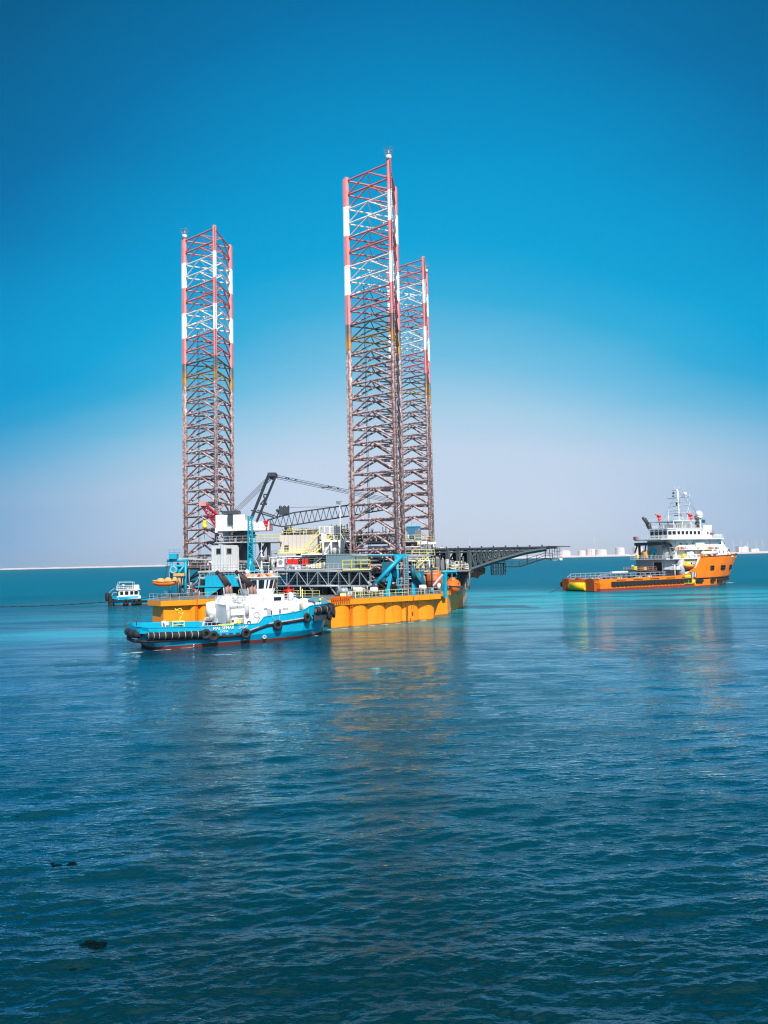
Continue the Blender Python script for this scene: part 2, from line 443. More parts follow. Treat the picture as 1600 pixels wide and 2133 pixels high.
    # body colour
    def mixc(f, c1, c2):
        mx = nd(t, 'ShaderNodeMix', data_type='RGBA')
        t.links.new(f, mx.inputs[0])
        for c, i in ((c1, 6), (c2, 7)):
            if isinstance(c, tuple): mx.inputs[i].default_value = (*c, 1)
            else: t.links.new(c, mx.inputs[i])
        return mx.outputs[2]
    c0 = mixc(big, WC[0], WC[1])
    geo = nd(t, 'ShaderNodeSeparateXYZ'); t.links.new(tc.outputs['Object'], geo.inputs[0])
    far_pale = mth(t, 'DIVIDE', mth(t, 'SUBTRACT', geo.outputs['Y'], 24.0), 330.0, clamp=True)   # paler with distance: the far water's sheen put into the body colour
    c0 = mixc(mth(t, 'POWER', far_pale, .6), c0, WC[2])
    cf = mth(t, 'MULTIPLY', ch, mth(t, 'MULTIPLY_ADD', mth(t, 'SUBTRACT', streak_, .42), 4.0, .35, clamp=True), clamp=True)
    c1 = mixc(cf, c0, WC[3])
    ff = mth(t, 'MULTIPLY', mth(t, 'SUBTRACT', mth(t, 'ADD', mth(t, 'MULTIPLY', fo, .55), mth(t, 'MULTIPLY', noise(.4, 1, 1.1, 10, .8, 6, .8), 1.0)), .86), 5.0, clamp=True)
    c2 = mixc(ff, c1, (.62, .70, .74))
    # unresolved ripples blur what the far water mirrors
    geo2 = nd(t, 'ShaderNodeVectorMath', operation='LENGTH'); t.links.new(tc.outputs['Object'], geo2.inputs[0])
    rgh = mth(t, 'MULTIPLY_ADD', mth(t, 'DIVIDE', mth(t, 'SUBTRACT', geo2.outputs['Value'], 130.0), 400.0, clamp=True), WR[1], WR[0])
    t.nodes.remove(b)
    dif = nd(t, 'ShaderNodeBsdfDiffuse'); glo = nd(t, 'ShaderNodeBsdfGlossy'); fr = nd(t, 'ShaderNodeFresnel'); mixs = nd(t, 'ShaderNodeMixShader')
    fr.inputs['IOR'].default_value = 1.333
    glo.inputs['Color'].default_value = (*WR[2], 1)
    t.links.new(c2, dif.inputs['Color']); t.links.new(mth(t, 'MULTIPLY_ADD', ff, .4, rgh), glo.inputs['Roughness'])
    cap = mth(t, 'MULTIPLY_ADD', mth(t, 'POWER', mth(t, 'DIVIDE', mth(t, 'SUBTRACT', geo2.outputs['Value'], 112.0), 210.0, clamp=True), .6), WR[5] - WR[4], WR[4])
    cap = mth(t, 'MULTIPLY', cap, mth(t, 'MINIMUM', mth(t, 'MAXIMUM', mth(t, 'MULTIPLY_ADD', mth(t, 'SUBTRACT', noise(.22, 1, .16, 6, .65, 5, .8), .5), 3.2, .92), .45), 1.15))
    ffac = mth(t, 'MULTIPLY', mth(t, 'MINIMUM', mth(t, 'MULTIPLY', fr.outputs[0], WR[3]), cap), mth(t, 'MULTIPLY_ADD', ff, -.8, 1.0))
    t.links.new(ffac, mixs.inputs[0]); t.links.new(dif.outputs[0], mixs.inputs[1]); t.links.new(glo.outputs[0], mixs.inputs[2])
    t.links.new(mixs.outputs[0], t.nodes['Material Output'].inputs['Surface'])
    gust = mth(t, 'MULTIPLY_ADD', mth(t, 'SUBTRACT', noise(1, .6, .045, 4, .6, 20, .5), .5), 3.2, 1.0)
    gust = mth(t, 'MAXIMUM', mth(t, 'MINIMUM', gust, 1.7), .35)
    h = mth(t, 'MULTIPLY_ADD', mth(t, 'MULTIPLY_ADD', fine, WB[0], mth(t, 'MULTIPLY_ADD', mid, WB[1], mth(t, 'MULTIPLY', tiny, WB[2]))), gust, mth(t, 'MULTIPLY', swl, WB[3]))
    h = mth(t, 'MULTIPLY_ADD', mth(t, 'MULTIPLY', streak_, ch), .25, h)
    bp = nd(t, 'ShaderNodeBump'); bp.inputs['Strength'].default_value = 1.0; bp.inputs['Distance'].default_value = 1.0
    t.links.new(h, bp.inputs['Height'])
    for n_ in (dif, glo, fr): t.links.new(bp.outputs[0], n_.inputs['Normal'])
    me.materials.append(m)
    return o
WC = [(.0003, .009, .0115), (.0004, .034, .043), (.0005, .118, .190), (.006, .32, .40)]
WB = [.082, .11, .022, .28]
WR = [.015, .20, (.58, .87, .98), 1.7, .86, .08]
CHURN = [(300, 1320, 45, 10, 10, .9), (120, 1322, 35, 9, 0, .8), (1050, 1238, 50, 22, 0, .9), (1010, 1270, 28, 16, 0, .8), (1200, 1255, 60, 26, 0, .75),
         (1450, 1240, 60, 22, 20, .7), (1080, 1300, 35, 14, 0, .5), (250, 1285, 40, 16, 0, .45), (1560, 1245, 50, 22, 0, .6)]
FOAM = [(225, 1343, 8, .9, 10, .8), (500, 1358, 6, .8, 32, .9), (470, 1364, 5, .7, 25, .85), (1040, 1312, 6, 2.0, 10, .62), (1010, 1332, 3.5, 1.2, 20, .7), (980, 1295, 9, 4, 0, .45),
        (1407, 1221, 5, 2.0, 25, 1.0), (1440, 1219, 14, 1.2, 29, 1.0), (1470, 1217, 12, 1.1, 29, 1.), (1518, 1214, 5, 2, 30, 1.0), (215, 1315, 12, 4, 10, .5),
        (900, 1350, 8, 3, 0, .4), (1180, 1233, 16, 2.2, 0, .7), (1230, 1235, 12, 2, 0, .7), (575, 1334, 4, .8, 30, .8), (640, 1325, 4, .6, 30, .7), (300, 1361, 5, .7, 25, .6),
        (120, 1330, 14, 2, 5, .42), (1100, 1300, 12, 2, 0, .42), (285, 1262, 8, .8, 10, .6)]
FOAM += [(px, 1357.5 - (px - 285) * .0937 + 1.5, 2.2, .35, 31, .75) for px in range(290, 680, 18)]
FOAM += [(px, 1310 - (px - 690) * .093 + 1.2, 3.0, .5, 40, .6) for px in range(690, 910, 16)]
water()

# ------------------------------------------------------------------ shore, tanks, far masts
def shore():
    mb = MB()
    Y0 = 6000
    rng = random.Random(3)
    n = 120
    fr, bk, tp = [], [], []
    for i in range(n + 1):
        x = -5200 + 10400 * i / n
        hgt = 4 + (9 if x > 200 else 3) + rng.uniform(-1.5, 1.5)
        y = Y0 + 60 * math.sin(x * .001) + rng.uniform(-10, 10)
        fr.append((x, y, -2)); tp.append((x, y + 90, hgt)); bk.append((x, y + 1300, hgt + 4))
    mb.grid([fr, tp, bk])
    o = mb.build('shore_ground', M['sand']); tag(o, 'low pale sandy shore along the horizon', 'shore', kind='structure')
shore()
def skyline():
    r_ = random.Random(5); mb = MB()
    for k in range(170):
        x = r_.choice((r_.uniform(300, 3600), r_.uniform(-3600, 3600))); w_ = r_.uniform(12, 110); h = r_.uniform(2, 9) if x > 0 else r_.uniform(1, 6)
        mb.box((x, 6350 + r_.uniform(-90, 90), 8 + h / 2), (w_, 30, h), 0, r_.randint(0, 2))
        if r_.random() < .12: mb.tube((x, 6350, 8), (x, 6350, 8 + r_.uniform(18, 40)), 1.1, 5, m=1)
    o = mb.build('far_skyline', [M['tank'], M['lgrey'], M['sand']]); tag(o, 'hazy mass of low sheds and pipe racks along the far shore', 'skyline', kind='stuff')
skyline()
def far_tank(px0, px1, pyt, label, cone=True):
    Y = 6150
    a, b_ = at(px0, 1150, Y), at(px1, 1150, Y)
    r = (b_.x - a.x) / 2; zt = at((px0 + px1) / 2, pyt, Y).z
    root = thing('storage_tank', label, 'storage tank', ((a.x + b_.x) / 2, Y + r, 8), group='tanks on the far shore')
    mb = MB(); n = 28
    rows = [[(r * math.cos(2 * math.pi * i / n), r * math.sin(2 * math.pi * i / n), z) for i in range(n)] for z in (0, zt - 8 - r * .12)]
    mb.grid(rows, close=True, sm=True).build('tank_shell', M['tank'], root)
    mr = MB(); z0 = zt - 8 - r * .12
    rows = [[(rr * r * math.cos(2 * math.pi * i / n), rr * r * math.sin(2 * math.pi * i / n), z0 + r * .12 * zz) for i in range(n)] for rr, zz in ((1.01, 0), (.8, .45), (.5, .8), (.02, 1))]
    mr.grid(rows, close=True).build('tank_roof', M['tank'], root)
for a in [(1163, 1192, 1146, 'wide low storage tank nearest the end of the rig cantilever'), (1206, 1222, 1146, 'small squat storage tank second from the cantilever end'),
          (1223, 1243, 1143, 'round storage tank third from the cantilever end'), (1244, 1267, 1144, 'broad storage tank in the middle of the far row'),
          (1285, 1304, 1140, 'tall storage tank standing alone left of the supply ship'), (1322, 1342, 1138, 'tall storage tank just left of the supply ship stern crane')]:
    far_tank(*a)
def far_building(px0, px1, pyt, label, name='shore_building'):
    Y = 6250; a, b_ = at(px0, 1150, Y), at(px1, 1150, Y); cx = (a.x + b_.x) / 2; zt = at((px0 + px1) / 2, pyt, Y).z
    root = thing(name, label, 'building', (cx, Y, 8))
    wd = b_.x - a.x
    MB().box((0, 0, (zt - 8) / 2), (wd, 60, zt - 8)).box((wd * .2, 0, (zt - 8) * .6), (wd * .3, 50, (zt - 8) * 1.1)).build('wall', M['tank'], root)
    MB().box((0, 0, zt - 8 + 1), (wd * 1.02, 62, 2)).build('roof', M['lgrey'], root)
far_building(1536, 1556, 1139, 'pale hazy building on the right shore beyond the ship bow')
far_building(1562, 1578, 1143, 'low hazy shed at the far right of the shore')
far_building(183, 212, 1180, 'low pale building on the left shore line')
far_building(76, 92, 1183, 'tiny pale building at the far left shore')
far_building(1504, 1516, 1142, 'small hazy block between the ship bow and the far masts')
pm = None
for i, (px, top, lab) in enumerate([(1511, 1130, 'far light mast closest to the ship bow'), (1528, 1127, 'second far light mast from the ship bow'), (1545, 1125, 'tallest far light mast right of the ship'), (1558, 1130, 'far light mast fourth from the ship bow'), (1576, 1126, 'far light mast second from the right edge'), (1590, 1126, 'far light mast at the right edge of the photo'), (1240, 1118, 'thin far mast behind the storage tanks'), (980, 1120, 'thin far mast above the rig cantilever')]):
    p = at(px, 1150, 6100); q = at(px, top, 6100)
    root = thing('light_mast', lab, 'mast', (p.x, 6100, 6), group='masts on the far shore')
    MB().tube((0, 0, 0), (0, 0, q.z - 6), 1.7, 6, r2=.9).build('pole', M['tank'], root)
    MB().box((0, 0, q.z - 5), (6, 3, 2)).build('lamp_head', M['tank'], root)

# ------------------------------------------------------------------ air: thin even haze
def haze():
    mb = MB(); mb.bb(-6200, 6200, -400, 7600, -4, 112)
    m = D.materials.new('haze_air'); m.use_nodes = True; t = m.node_tree; t.nodes.clear()
    o_ = nd(t, 'ShaderNodeOutputMaterial'); v = nd(t, 'ShaderNodeVolumePrincipled')
    v.inputs['Color'].default_value = (.93, .88, .90, 1); v.inputs['Density'].default_value = 3.3e-5; v.inputs['Anisotropy'].default_value = 0.2
    t.links.new(v.outputs[0], o_.inputs['Volume'])
    o = mb.build('haze', m); tag(o, 'thin pale sea haze fading the far shore and its tanks', 'haze', kind='stuff')
haze()
# ------------------------------------------------------------------ jack-up rig
RZ = R(-9.8)
RO = Vector((-12, 184, 0))
rig = thing('jackup_rig', 'huge orange hulled drilling platform with three tall red and white lattice legs, behind the tugboat', 'drilling rig', RO)
def rpart(mb, name, mats, parent=None, label=None):
    return mb.build(name, mats, rig if parent is None else parent, off=RO, label=label)
def clone_into(obs, parent, off): pass

Bl, Br = ground(690, 1309), ground(905, 1290)
H0, H1, H2, H3 = ground(318, 1304), ground(341, 1307), ground(395, 1304), ground(452, 1300)
H9, H10 = ground(940, 1275), ground(965, 1261)
def flute(p, q, n, amp, sub=7):
    p, q = Vector(p), Vector(q); d = q - p; nn = Vector((d.y, -d.x, 0)).normalized(); out_ = []
    for i in range(n * sub):
        t = i / (n * sub)
        out_.append(p + d * t + nn * amp * abs(math.sin(math.pi * (i % sub) / sub)) ** .8)
    return out_
outline = [H0, H1] + [H1.lerp(H2, .5), H2] + flute(H2, H3, 3, .7) + [H3, Vector((H3.x + 3, H3.y + 13, 0)), Vector((Bl.x - 4, Bl.y + 15, 0))] + flute(Bl, Br, 6, .75) + \
          [Br, Br + Vector((.6, 9, 0)), Vector((H9.x - 1.5, H9.y - 8, 0)), H9, H9 + Vector((.5, 5, 0)), H10 + Vector((-1, -9, 0)), H10, Vector((24, 222, 0)), Vector((2, 232, 0)), Vector((-52, 208, 0)), Vector((H0.x - 2, H0.y + 22, 0))]
poly = [(p.x, p.y) for p in outline]
DZ = 5.1
hull = rpart(MB().prism(poly, -2.5, DZ - .9, 0, 1), 'hull', [M['hull'], M['deck']])
lipo = [(-1.0, 0, H0), (-.3, -.9, H1), (0, -1.1, H2), (.3, -1.1, H3), (2.5, 9, H3), (-3, 11, Bl), (-.8, -1.5, Bl), (1.3, -1.4, Br), (2.0, 8, Br), (-1, -6, H9), (1.2, -.6, H9), (1.5, 4, H9), (-.5, -8, H10), (1, 0, H10)]
lip = [(p.x + a, p.y + b_) for a, b_, p in lipo] + [(25, 223), (2, 233), (-53, 209), (H0.x - 3, H0.y + 22)]
rpart(MB().prism(lip, DZ - 1.0, DZ, 0, 1), 'deck_edge', [M['hull'], M['deck']])
mb = MB()
for i_, j_ in ((3, 4), (4, 5)):
    a, b_ = Vector(lip[i_]), Vector(lip[j_])
    if i_ == 3: a = a.lerp(b_, .25)
    d = (b_ - a); n_ = Vector((d.y, -d.x)).normalized() * .12
    mb.prism([tuple(a + n_ * 2), tuple(b_ + n_ * 2), tuple(b_ - n_), tuple(a - n_)], -1, DZ + .04)
rpart(mb, 'recess_plating', M['dblue'])
# hull stiffeners, ladders, drain pipes
mb = MB()
for px, pb in ((388, 1300), (407, 1298), (430, 1297)):
    a = ground(px, pb + 3); mb.tube(a + Vector((-1.5, -.9, 0)), (a.x + 1.5, a.y - 1.1, DZ - .9), .16, 5)
rpart(mb, 'brace', M['hull'])
for px, yy in ((404, -1.2), (730, -1.0)):
    mb = MB(); t = (px - 690) / 215
    a = Bl.lerp(Br, t) if px > 600 else H2.lerp(H3, .3)
    x, y = a.x, a.y + yy
    for s_ in (-.22, .22): mb.tube((x + s_, y, .3), (x + s_, y, DZ + .9), .05, 4)
    for k in range(14): mb.tube((x - .22, y, .5 + k * .4), (x + .22, y, .5 + k * .4), .035, 4)
    rpart(mb, 'ladder', M['rorange'])
mb = MB(); a = Bl.lerp(Br, .72); mb.tube((a.x, a.y - 1.5, -.6), (a.x, a.y - 1.5, DZ + 2), .1, 6); mb.tube((a.x + 1.2, a.y - 1.5, 1.2), (a.x + 1.2, a.y - 1.5, DZ), .05, 5)
mb.tube((a.x + .9, a.y - 1.7, 1.2), (a.x + .9, a.y - 1.7, 2), .12, 5)
rpart(mb, 'drain_pipe', M['tred'])
mb = MB()
for t in np.linspace(.02, .17, 9):
    a = Bl.lerp(Br, float(t)); mb.box((a.x, a.y - .9, DZ + .25), (.4, .9, .6)); mb.tube((a.x, a.y - 1.5, DZ - .5), (a.x, a.y - 1.5, DZ + .4), .12, 5)
rpart(mb, 'fairlead', M['rorange'])
# corner columns at the right end
mb = MB()
for px, py, Y in ((912, 1278, 165), (921, 1275, 166), (932, 1274, 168)):
    a = ground(px, py + 2); mb.tube((a.x, a.y - 2, -.5), (a.x, a.y - 2, DZ - .9), .22, 6)
rpart(mb, 'column', M['rorange'])

def railing(pts, h=1.1, step=1.8, r=.045, mid=(.5,)):
    mb = MB()
    for a, b_ in zip(pts[:-1], pts[1:]):
        a, b_ = Vector(a), Vector(b_); n = max(1, int((b_ - a).length / step))
        for i in range(n + 1):
            p = a.lerp(b_, i / n); mb.tube(p, p + Vector((0, 0, h)), r, 4, cap=False)
        for k in (*mid, 1.0):
            mb.tube(a + Vector((0, 0, h * k)), b_ + Vector((0, 0, h * k)), r, 4, cap=False)
    return mb
def lp(i, dx=0, dy=.3): return Vector((lip[i][0] + dx, lip[i][1] + dy, DZ))
rpart(railing([lp(0, .3), lp(1, 0), lp(2), lp(3)], 1.3, 1.6), 'railing', M['lgrey'])
rpart(railing([lp(4), lp(5)], 1.2), 'railing', M['pyellow'])
rpart(railing([lp(6).lerp(lp(7), .18), lp(6).lerp(lp(7), .7)], 1.25, 1.5), 'railing', M['pyellow'])
rpart(railing([lp(6).lerp(lp(7), .72), lp(7), lp(8)], 1.25, 1.5), 'railing', M['lgrey'])
rpart(railing([lp(9), lp(10), lp(11), lp(12), lp(13)], 1.25, 1.5), 'railing', M['lgrey'])

# ---- legs
TOP = 96.6
def make_leg(cx, cy, a0):
    s = 6.75
    ch = [Vector((math.cos(R(a0 + 120 * k)) * s, math.sin(R(a0 + 120 * k)) * s, 0)) for k in range(3)]
    bay = 3.27
    nb = 28
    mb = MB()
    for k in range(3):
        A, B = ch[k], ch[(k + 1) % 3]; Mx = (A + B) / 2
        C_ = ch[(k + 2) % 3]; M2 = (B + C_) / 2
        for i in range(nb + 1):
            z = TOP - .7 - i * bay
            Z = Vector((0, 0, z)); Zl = Vector((0, 0, z - bay))
            g = 1.0 if z > 58 else 1.45
            mb.tube(A + Z, B + Z, (.20 if g == 1 else .26), 6, cap=False)
            if i < nb:
                mb.tube(A + Zl, Mx + Z, .16 * g, 6, cap=False); mb.tube(B + Zl, Mx + Z, .16 * g, 6, cap=False)
            mb.tube(Mx + Z, M2 + Z, .12 * g, 5, cap=False)
    leg = mb.build('leg', M['leg'], rig)
    leg.location = (cx - RO.x, cy - RO.y, 0)
    for k in range(3):
        c = ch[k]; u = c.normalized(); v = Vector((-u.y, u.x, 0))
        mc = MB()
        mc.tube(c + Vector((0, 0, -2)), c + Vector((0, 0, TOP)), .46, 12)
        ang = math.atan2(u.y, u.x)
        p = c + u * .52
        mc.box((p.x, p.y, (TOP - 2) / 2), (.34, .2, TOP + 2 - .3), ang)
        p = c + u * .76
        z = 3.0
        while z < TOP - .5:
            mc.box((p.x, p.y, z), (.30, .2, .26), ang); z += .52
        mc.build('chord', M['leg'], leg)
    return leg
legs = [make_leg(-43.6, 186.5, -67), make_leg(0.0, 157.8, -67), make_leg(9.9, 208.6, -67)]
# access ladder lines inside two legs, navigation light frames on chord tops
for lg, k in ((legs[0], 2), (legs[1], 0), (legs[2], 1)):
    a = R(-67 + 120 * (k)); p = Vector((6.75 * math.cos(a), 6.75 * math.sin(a), TOP))
    mb = MB(); mb.tube(p, p + Vector((0, 0, .9)), .62, 10); mb.build('light_base', M['white2'], lg)
    mb = MB()
    for dx, dy in ((-.9, -.6), (.9, -.6), (.9, .6), (-.9, .6)): mb.tube(p + Vector((dx * .6, dy * .6, .9)), p + Vector((dx, dy, 1.9)), .06, 4)
    q = [p + Vector((dx, dy, 1.9)) for dx, dy in ((-.9, -.6), (.9, -.6), (.9, .6), (-.9, .6))]
    mb.path(q + [q[0]], .06, 4); q = [v + Vector((0, 0, .5)) for v in q]; mb.path(q + [q[0]], .06, 4)
    mb.tube(p + Vector((0, 0, .9)), p + Vector((0, 0, 2.1)), .2, 8); mb.tube(p + Vector((.3, 0, 2)), p + Vector((.3, 0, 3)), .05, 4)
    mb.build('navigation_light', M['steel'], lg)
for lg in (legs[0], legs[1]):
    mb = MB(); mb.tube((-3.4, .6, 6), (-3.4, .6, 72), .07, 4); mb.tube((-3.1, .6, 6), (-3.1, .6, 72), .04, 4); mb.build('access_ladder', M['dgrey'], lg)

# ---- upper deck levels between the legs
def W2(px, pyt, Y): return at(px, pyt, Y)
mixmats = [M['white'], M['lgrey'], M['grey'], M['dgrey'], M['brown'], M['pyellow'], M['teal'], M['cream'], M['red'], M['steel']]
rng = random.Random(11)
def slab(x0, x1, y0, y1, z, th=.35, name='deck_level', mat='lgrey', cols=True):
    mb = MB(RZ * 0)
    mb.bb(x0, x1, y0, y1, z - th, z)
    rpart(mb, name, M[mat])
    if cols:
        n = max(2, int((x1 - x0) / 6)); mc = MB()
        for i in range(n + 1):
            x = x0 + .3 + (x1 - x0 - .6) * i / n
            mc.tube((x, y0 + .3, DZ), (x, y0 + .3, z - th), .16, 6)
            mc.tube((x, (y0 + y1) / 2, DZ), (x, (y0 + y1) / 2, z - th), .16, 6)
        rpart(mc, 'deck_column', M['grey'])
def equip(kind, x, y, z, w_, d, h, mat):
    mb = MB(); mats = [M[mat], M['dgrey'], M['steel'], M['pyellow']]
    if kind == 'box':
        mb.box((x, y, z + h / 2 + .15), (w_, d, h), RZ); mb.box((x, y, z + .08), (w_ * 1.05, d * 1.05, .16), RZ, 1)
        for i in range(int(w_ / .6)):
            mb.box((x - w_ / 2 + .4 + i * .6, y - d / 2 - .03, z + h / 2 + .15), (.08, .1, h * .86), 0, 2 if rng.random() < .4 else 0)
        if w_ > 1.6:
            mb.box((x - w_ * .2, y - d / 2 - .05, z + h * .5), (w_ * .22, .08, h * .5), 0, 1)
        mb.box((x + w_ * .2, y, z + h + .3), (w_ * .3, d * .5, .35), RZ, 2)
        nm = 'machinery_cabinet'
    elif kind == 'tank':
        mb.tube((x - w_ / 2, y, z + h * .55), (x + w_ / 2, y, z + h * .55), h * .42, 14)
        mb.sphere((x - w_ / 2, y, z + h * .55), h * .42, 12, 6, sx=.4); mb.sphere((x + w_ / 2, y, z + h * .55), h * .42, 12, 6, sx=.4)
        for s_ in (-.3, .3): mb.box((x + s_ * w_, y, z + h * .15), (.2, h * .7, h * .3), 0, 1)
        nm = 'pressure_vessel'
    elif kind == 'vtank':
        mb.tube((x, y, z), (x, y, z + h), w_ / 2, 14); mb.sphere((x, y, z + h), w_ / 2, 14, 4, sz=.4, v1=.5)
        mb.torus((x, y, z + h * .6), (0, 0, 1), w_ / 2 + .02, .05, 14, 5, 2); nm = 'silo'
    elif kind == 'pipes':
        n = rng.randint(3, 6)
        for i in range(n):
            yy = y - d / 2 + d * i / n; zz = z + .3 + h * (i % 3) / 3
            mb.tube((x - w_ / 2, yy, zz), (x + w_ / 2, yy + w_ * math.tan(RZ), zz), .09 + .05 * rng.random(), 6)
            xx = x + rng.uniform(-.4, .4) * w_; mb.tube((xx, yy, z), (xx, yy, z + h * 1.2), .07, 6, m=2)
        for i in range(int(w_ / 2) + 1):
            xx = x - w_ / 2 + i * 2; mb.box((xx, y, z + h / 2), (.1, d, h), 0, 1)
        nm = 'pipework'
    elif kind == 'frame':
        for dx in (-.5, .5):
            for dy in (-.5, .5): mb.tube((x + dx * w_, y + dy * d, z), (x + dx * w_, y + dy * d, z + h), .08, 4)
        for zz in (0.02, .5, 1):
            q = [(x - w_ / 2, y - d / 2, z + h * zz), (x + w_ / 2, y - d / 2, z + h * zz), (x + w_ / 2, y + d / 2, z + h * zz), (x - w_ / 2, y + d / 2, z + h * zz)]
            mb.path(q + [q[0]], .06, 4)
        mb.tube((x - w_ / 2, y - d / 2, z), (x + w_ / 2, y - d / 2, z + h), .05, 4)
        mb.tube((x - w_ * .25, y, z + h * .3), (x + w_ * .3, y, z + h * .3), h * .22, 10, m=2); mb.box((x + w_ * .1, y, z + h * .6), (w_ * .4, d * .5, h * .2), RZ, 3)
        nm = 'machinery_frame'
    else:
        mb.tube((x - w_ / 2, y, z + h * .5), (x + w_ / 2, y, z + h * .5), h * .26, 12, m=1)
        for s_ in (-.5, -.45, .45, .5): mb.tube((x + s_ * w_, y, z + h * .5), (x + s_ * w_ + .06, y, z + h * .5), h * .5, 14)
        for s_ in (-.55, .55): mb.box((x + s_ * w_, y, z + h * .28), (.12, h, h * .56), 0, 2)
        nm = 'winch'
    return rpart(mb, nm, mats)
def clutter(x0, x1, y0, y1, z, n, hmax=2.4, pal=('white', 'lgrey', 'grey', 'dgrey', 'brown', 'cream', 'pyellow', 'steel'), kinds=('box', 'tank', 'pipes', 'frame', 'winch', 'vtank', 'box', 'pipes')):
    xs = np.linspace(x0, x1, n + 1)
    for i in range(n):
        w_ = (xs[i + 1] - xs[i]) * rng.uniform(.6, .95); h = rng.uniform(.45, 1) * hmax
        kd = rng.choice(kinds)
        if kd == 'vtank': w_ = min(w_, 1.6)
        if kd == 'winch': h = min(h, 1.6)
        equip(kd, (xs[i] + xs[i + 1]) / 2, rng.uniform(y0 + 1, y1 - 1), z, w_, rng.uniform(1, 2), h, rng.choice(pal))
X = lambda px, Y: at(px, 1170, Y).x
Zp = lambda py, px, Y: at(px, py, Y).z

# main block behind: levels
Y1 = 170.0
rpart(MB().bb(X(585, 171), X(905, 171), 186, 205, DZ, 13.2).bb(X(600, 171), X(730, 171), 187, 204, 13.2, 17), 'deckhouse', M['grey'])
slab(X(560, Y1), X(735, Y1), 168, 186, 9.6)
slab(X(745, 168), X(905, 168), 166.5, 186, 9.4)
slab(X(566, Y1), X(735, Y1), 168, 186, 13.4, mat='white')
slab(X(740, 168), X(900, 168), 167, 186, 12.8, mat='lgrey')
slab(X(668, Y1), X(735, Y1), 168, 186, 16.6, mat='white')
slab(X(740, 168), X(880, 168), 168, 186, 16.3, mat='lgrey')
# big cream wall module
xa, xb = X(584, 171), X(662, 171)
za, zb = Zp(1151, 620, 171), Zp(1114, 620, 171)
wall = rpart(MB().bb(xa, xb, 171, 183, za, zb), 'deckhouse_wall', M['cream'])
mb = MB(); mb.bb(X(593, 171), X(602, 171), 170.9, 171, Zp(1148, 600, 171), Zp(1136, 600, 171)); rpart(mb, 'doorway', M['dgrey'], wall)
mb = MB()
for i in range(1, 9): mb.bb(xa + (xb - xa) * i / 9 - .03, xa + (xb - xa) * i / 9 + .03, 170.93, 171, za, zb)
rpart(mb, 'wall_seam', M['lgrey'], wall)
rpart(railing([(xa, 169.2, za), (xb + 1, 169.2, za)], 1.2, 1.5), 'railing', M['pyellow'])
rpart(MB().bb(xa - 1, xb + 1, 168.8, 171, za - .3, za - .02), 'walkway', M['pyellow'])
rpart(railing([(xa, 171.3, zb), (xb - 1, 171.3, zb)], 1.2, 1.5), 'railing', M['pyellow'])
# equipment on levels
clutter(X(565, 170), X(735, 170), 169, 173, 9.6, 7, 2.6, ('white', 'lgrey', 'grey', 'brown', 'brown'))
clutter(X(560, 170), X(735, 170), 172, 180, DZ, 9, 3.0, ('dblue', 'grey', 'dgrey', 'dblue', 'teal'))
clutter(X(745, 168), X(905, 168), 167.5, 172, 9.4, 9, 2.6, ('white', 'lgrey', 'grey', 'brown', 'white', 'pyellow'))
clutter(X(745, 168), X(905, 168), 167.5, 175, DZ, 11, 3.2, ('brown', 'grey', 'dgrey', 'white', 'dblue'))
clutter(X(745, 168), X(900, 168), 168, 175, 12.8, 9, 2.6, ('grey', 'lgrey', 'white', 'dgrey', 'brown', 'steel'))
clutter(X(590, 172), X(664, 172), 173, 178, zb, 9, 1.8, ('white', 'brown', 'cream', 'pyellow', 'lgrey'), ('pipes', 'frame', 'winch', 'box', 'pipes'))
clutter(X(672, 172), X(735, 172), 170, 178, 16.6, 6, 2.2, ('white', 'lgrey', 'brown', 'white'))
clutter(X(742, 168), X(880, 168), 169, 176, 16.3, 10, 2.6, ('grey', 'white', 'lgrey', 'brown', 'dgrey', 'lgrey'))
clutter(X(600, 172), X(735, 172), 178, 184, 18.2, 9, 1.8, ('brown', 'lgrey', 'cream', 'grey'), ('pipes', 'frame', 'pipes', 'winch'))
rpart(MB().bb(X(600, 172), X(735, 172), 177, 185, 17.2, 18.2), 'pipe_deck', M['lgrey'])
clutter(X(505, 172), X(580, 172), 169, 176, DZ + 4.2, 7, 2.6, ('white', 'lgrey', 'pyellow', 'grey', 'brown', 'white'))
clutter(X(505, 172), X(580, 172), 172, 180, DZ, 5, 3.8, ('grey', 'dblue', 'dgrey'))
slab(X(500, 172), X(585, 172), 168, 186, DZ + 4.2)
for z, y, a, b_ in ((9.6, 168.2, 560, 735), (13.4, 168.2, 566, 735), (9.4, 166.8, 745, 905), (12.8, 167.2, 740, 900), (16.6, 168.2, 672, 735), (16.3, 168.2, 742, 880)):
    rpart(railing([(X(a, y), y, z), (X(b_, y), y, z)], 1.2, 1.6), 'railing', M['pyellow'] if z > 10 else M['lgrey'])
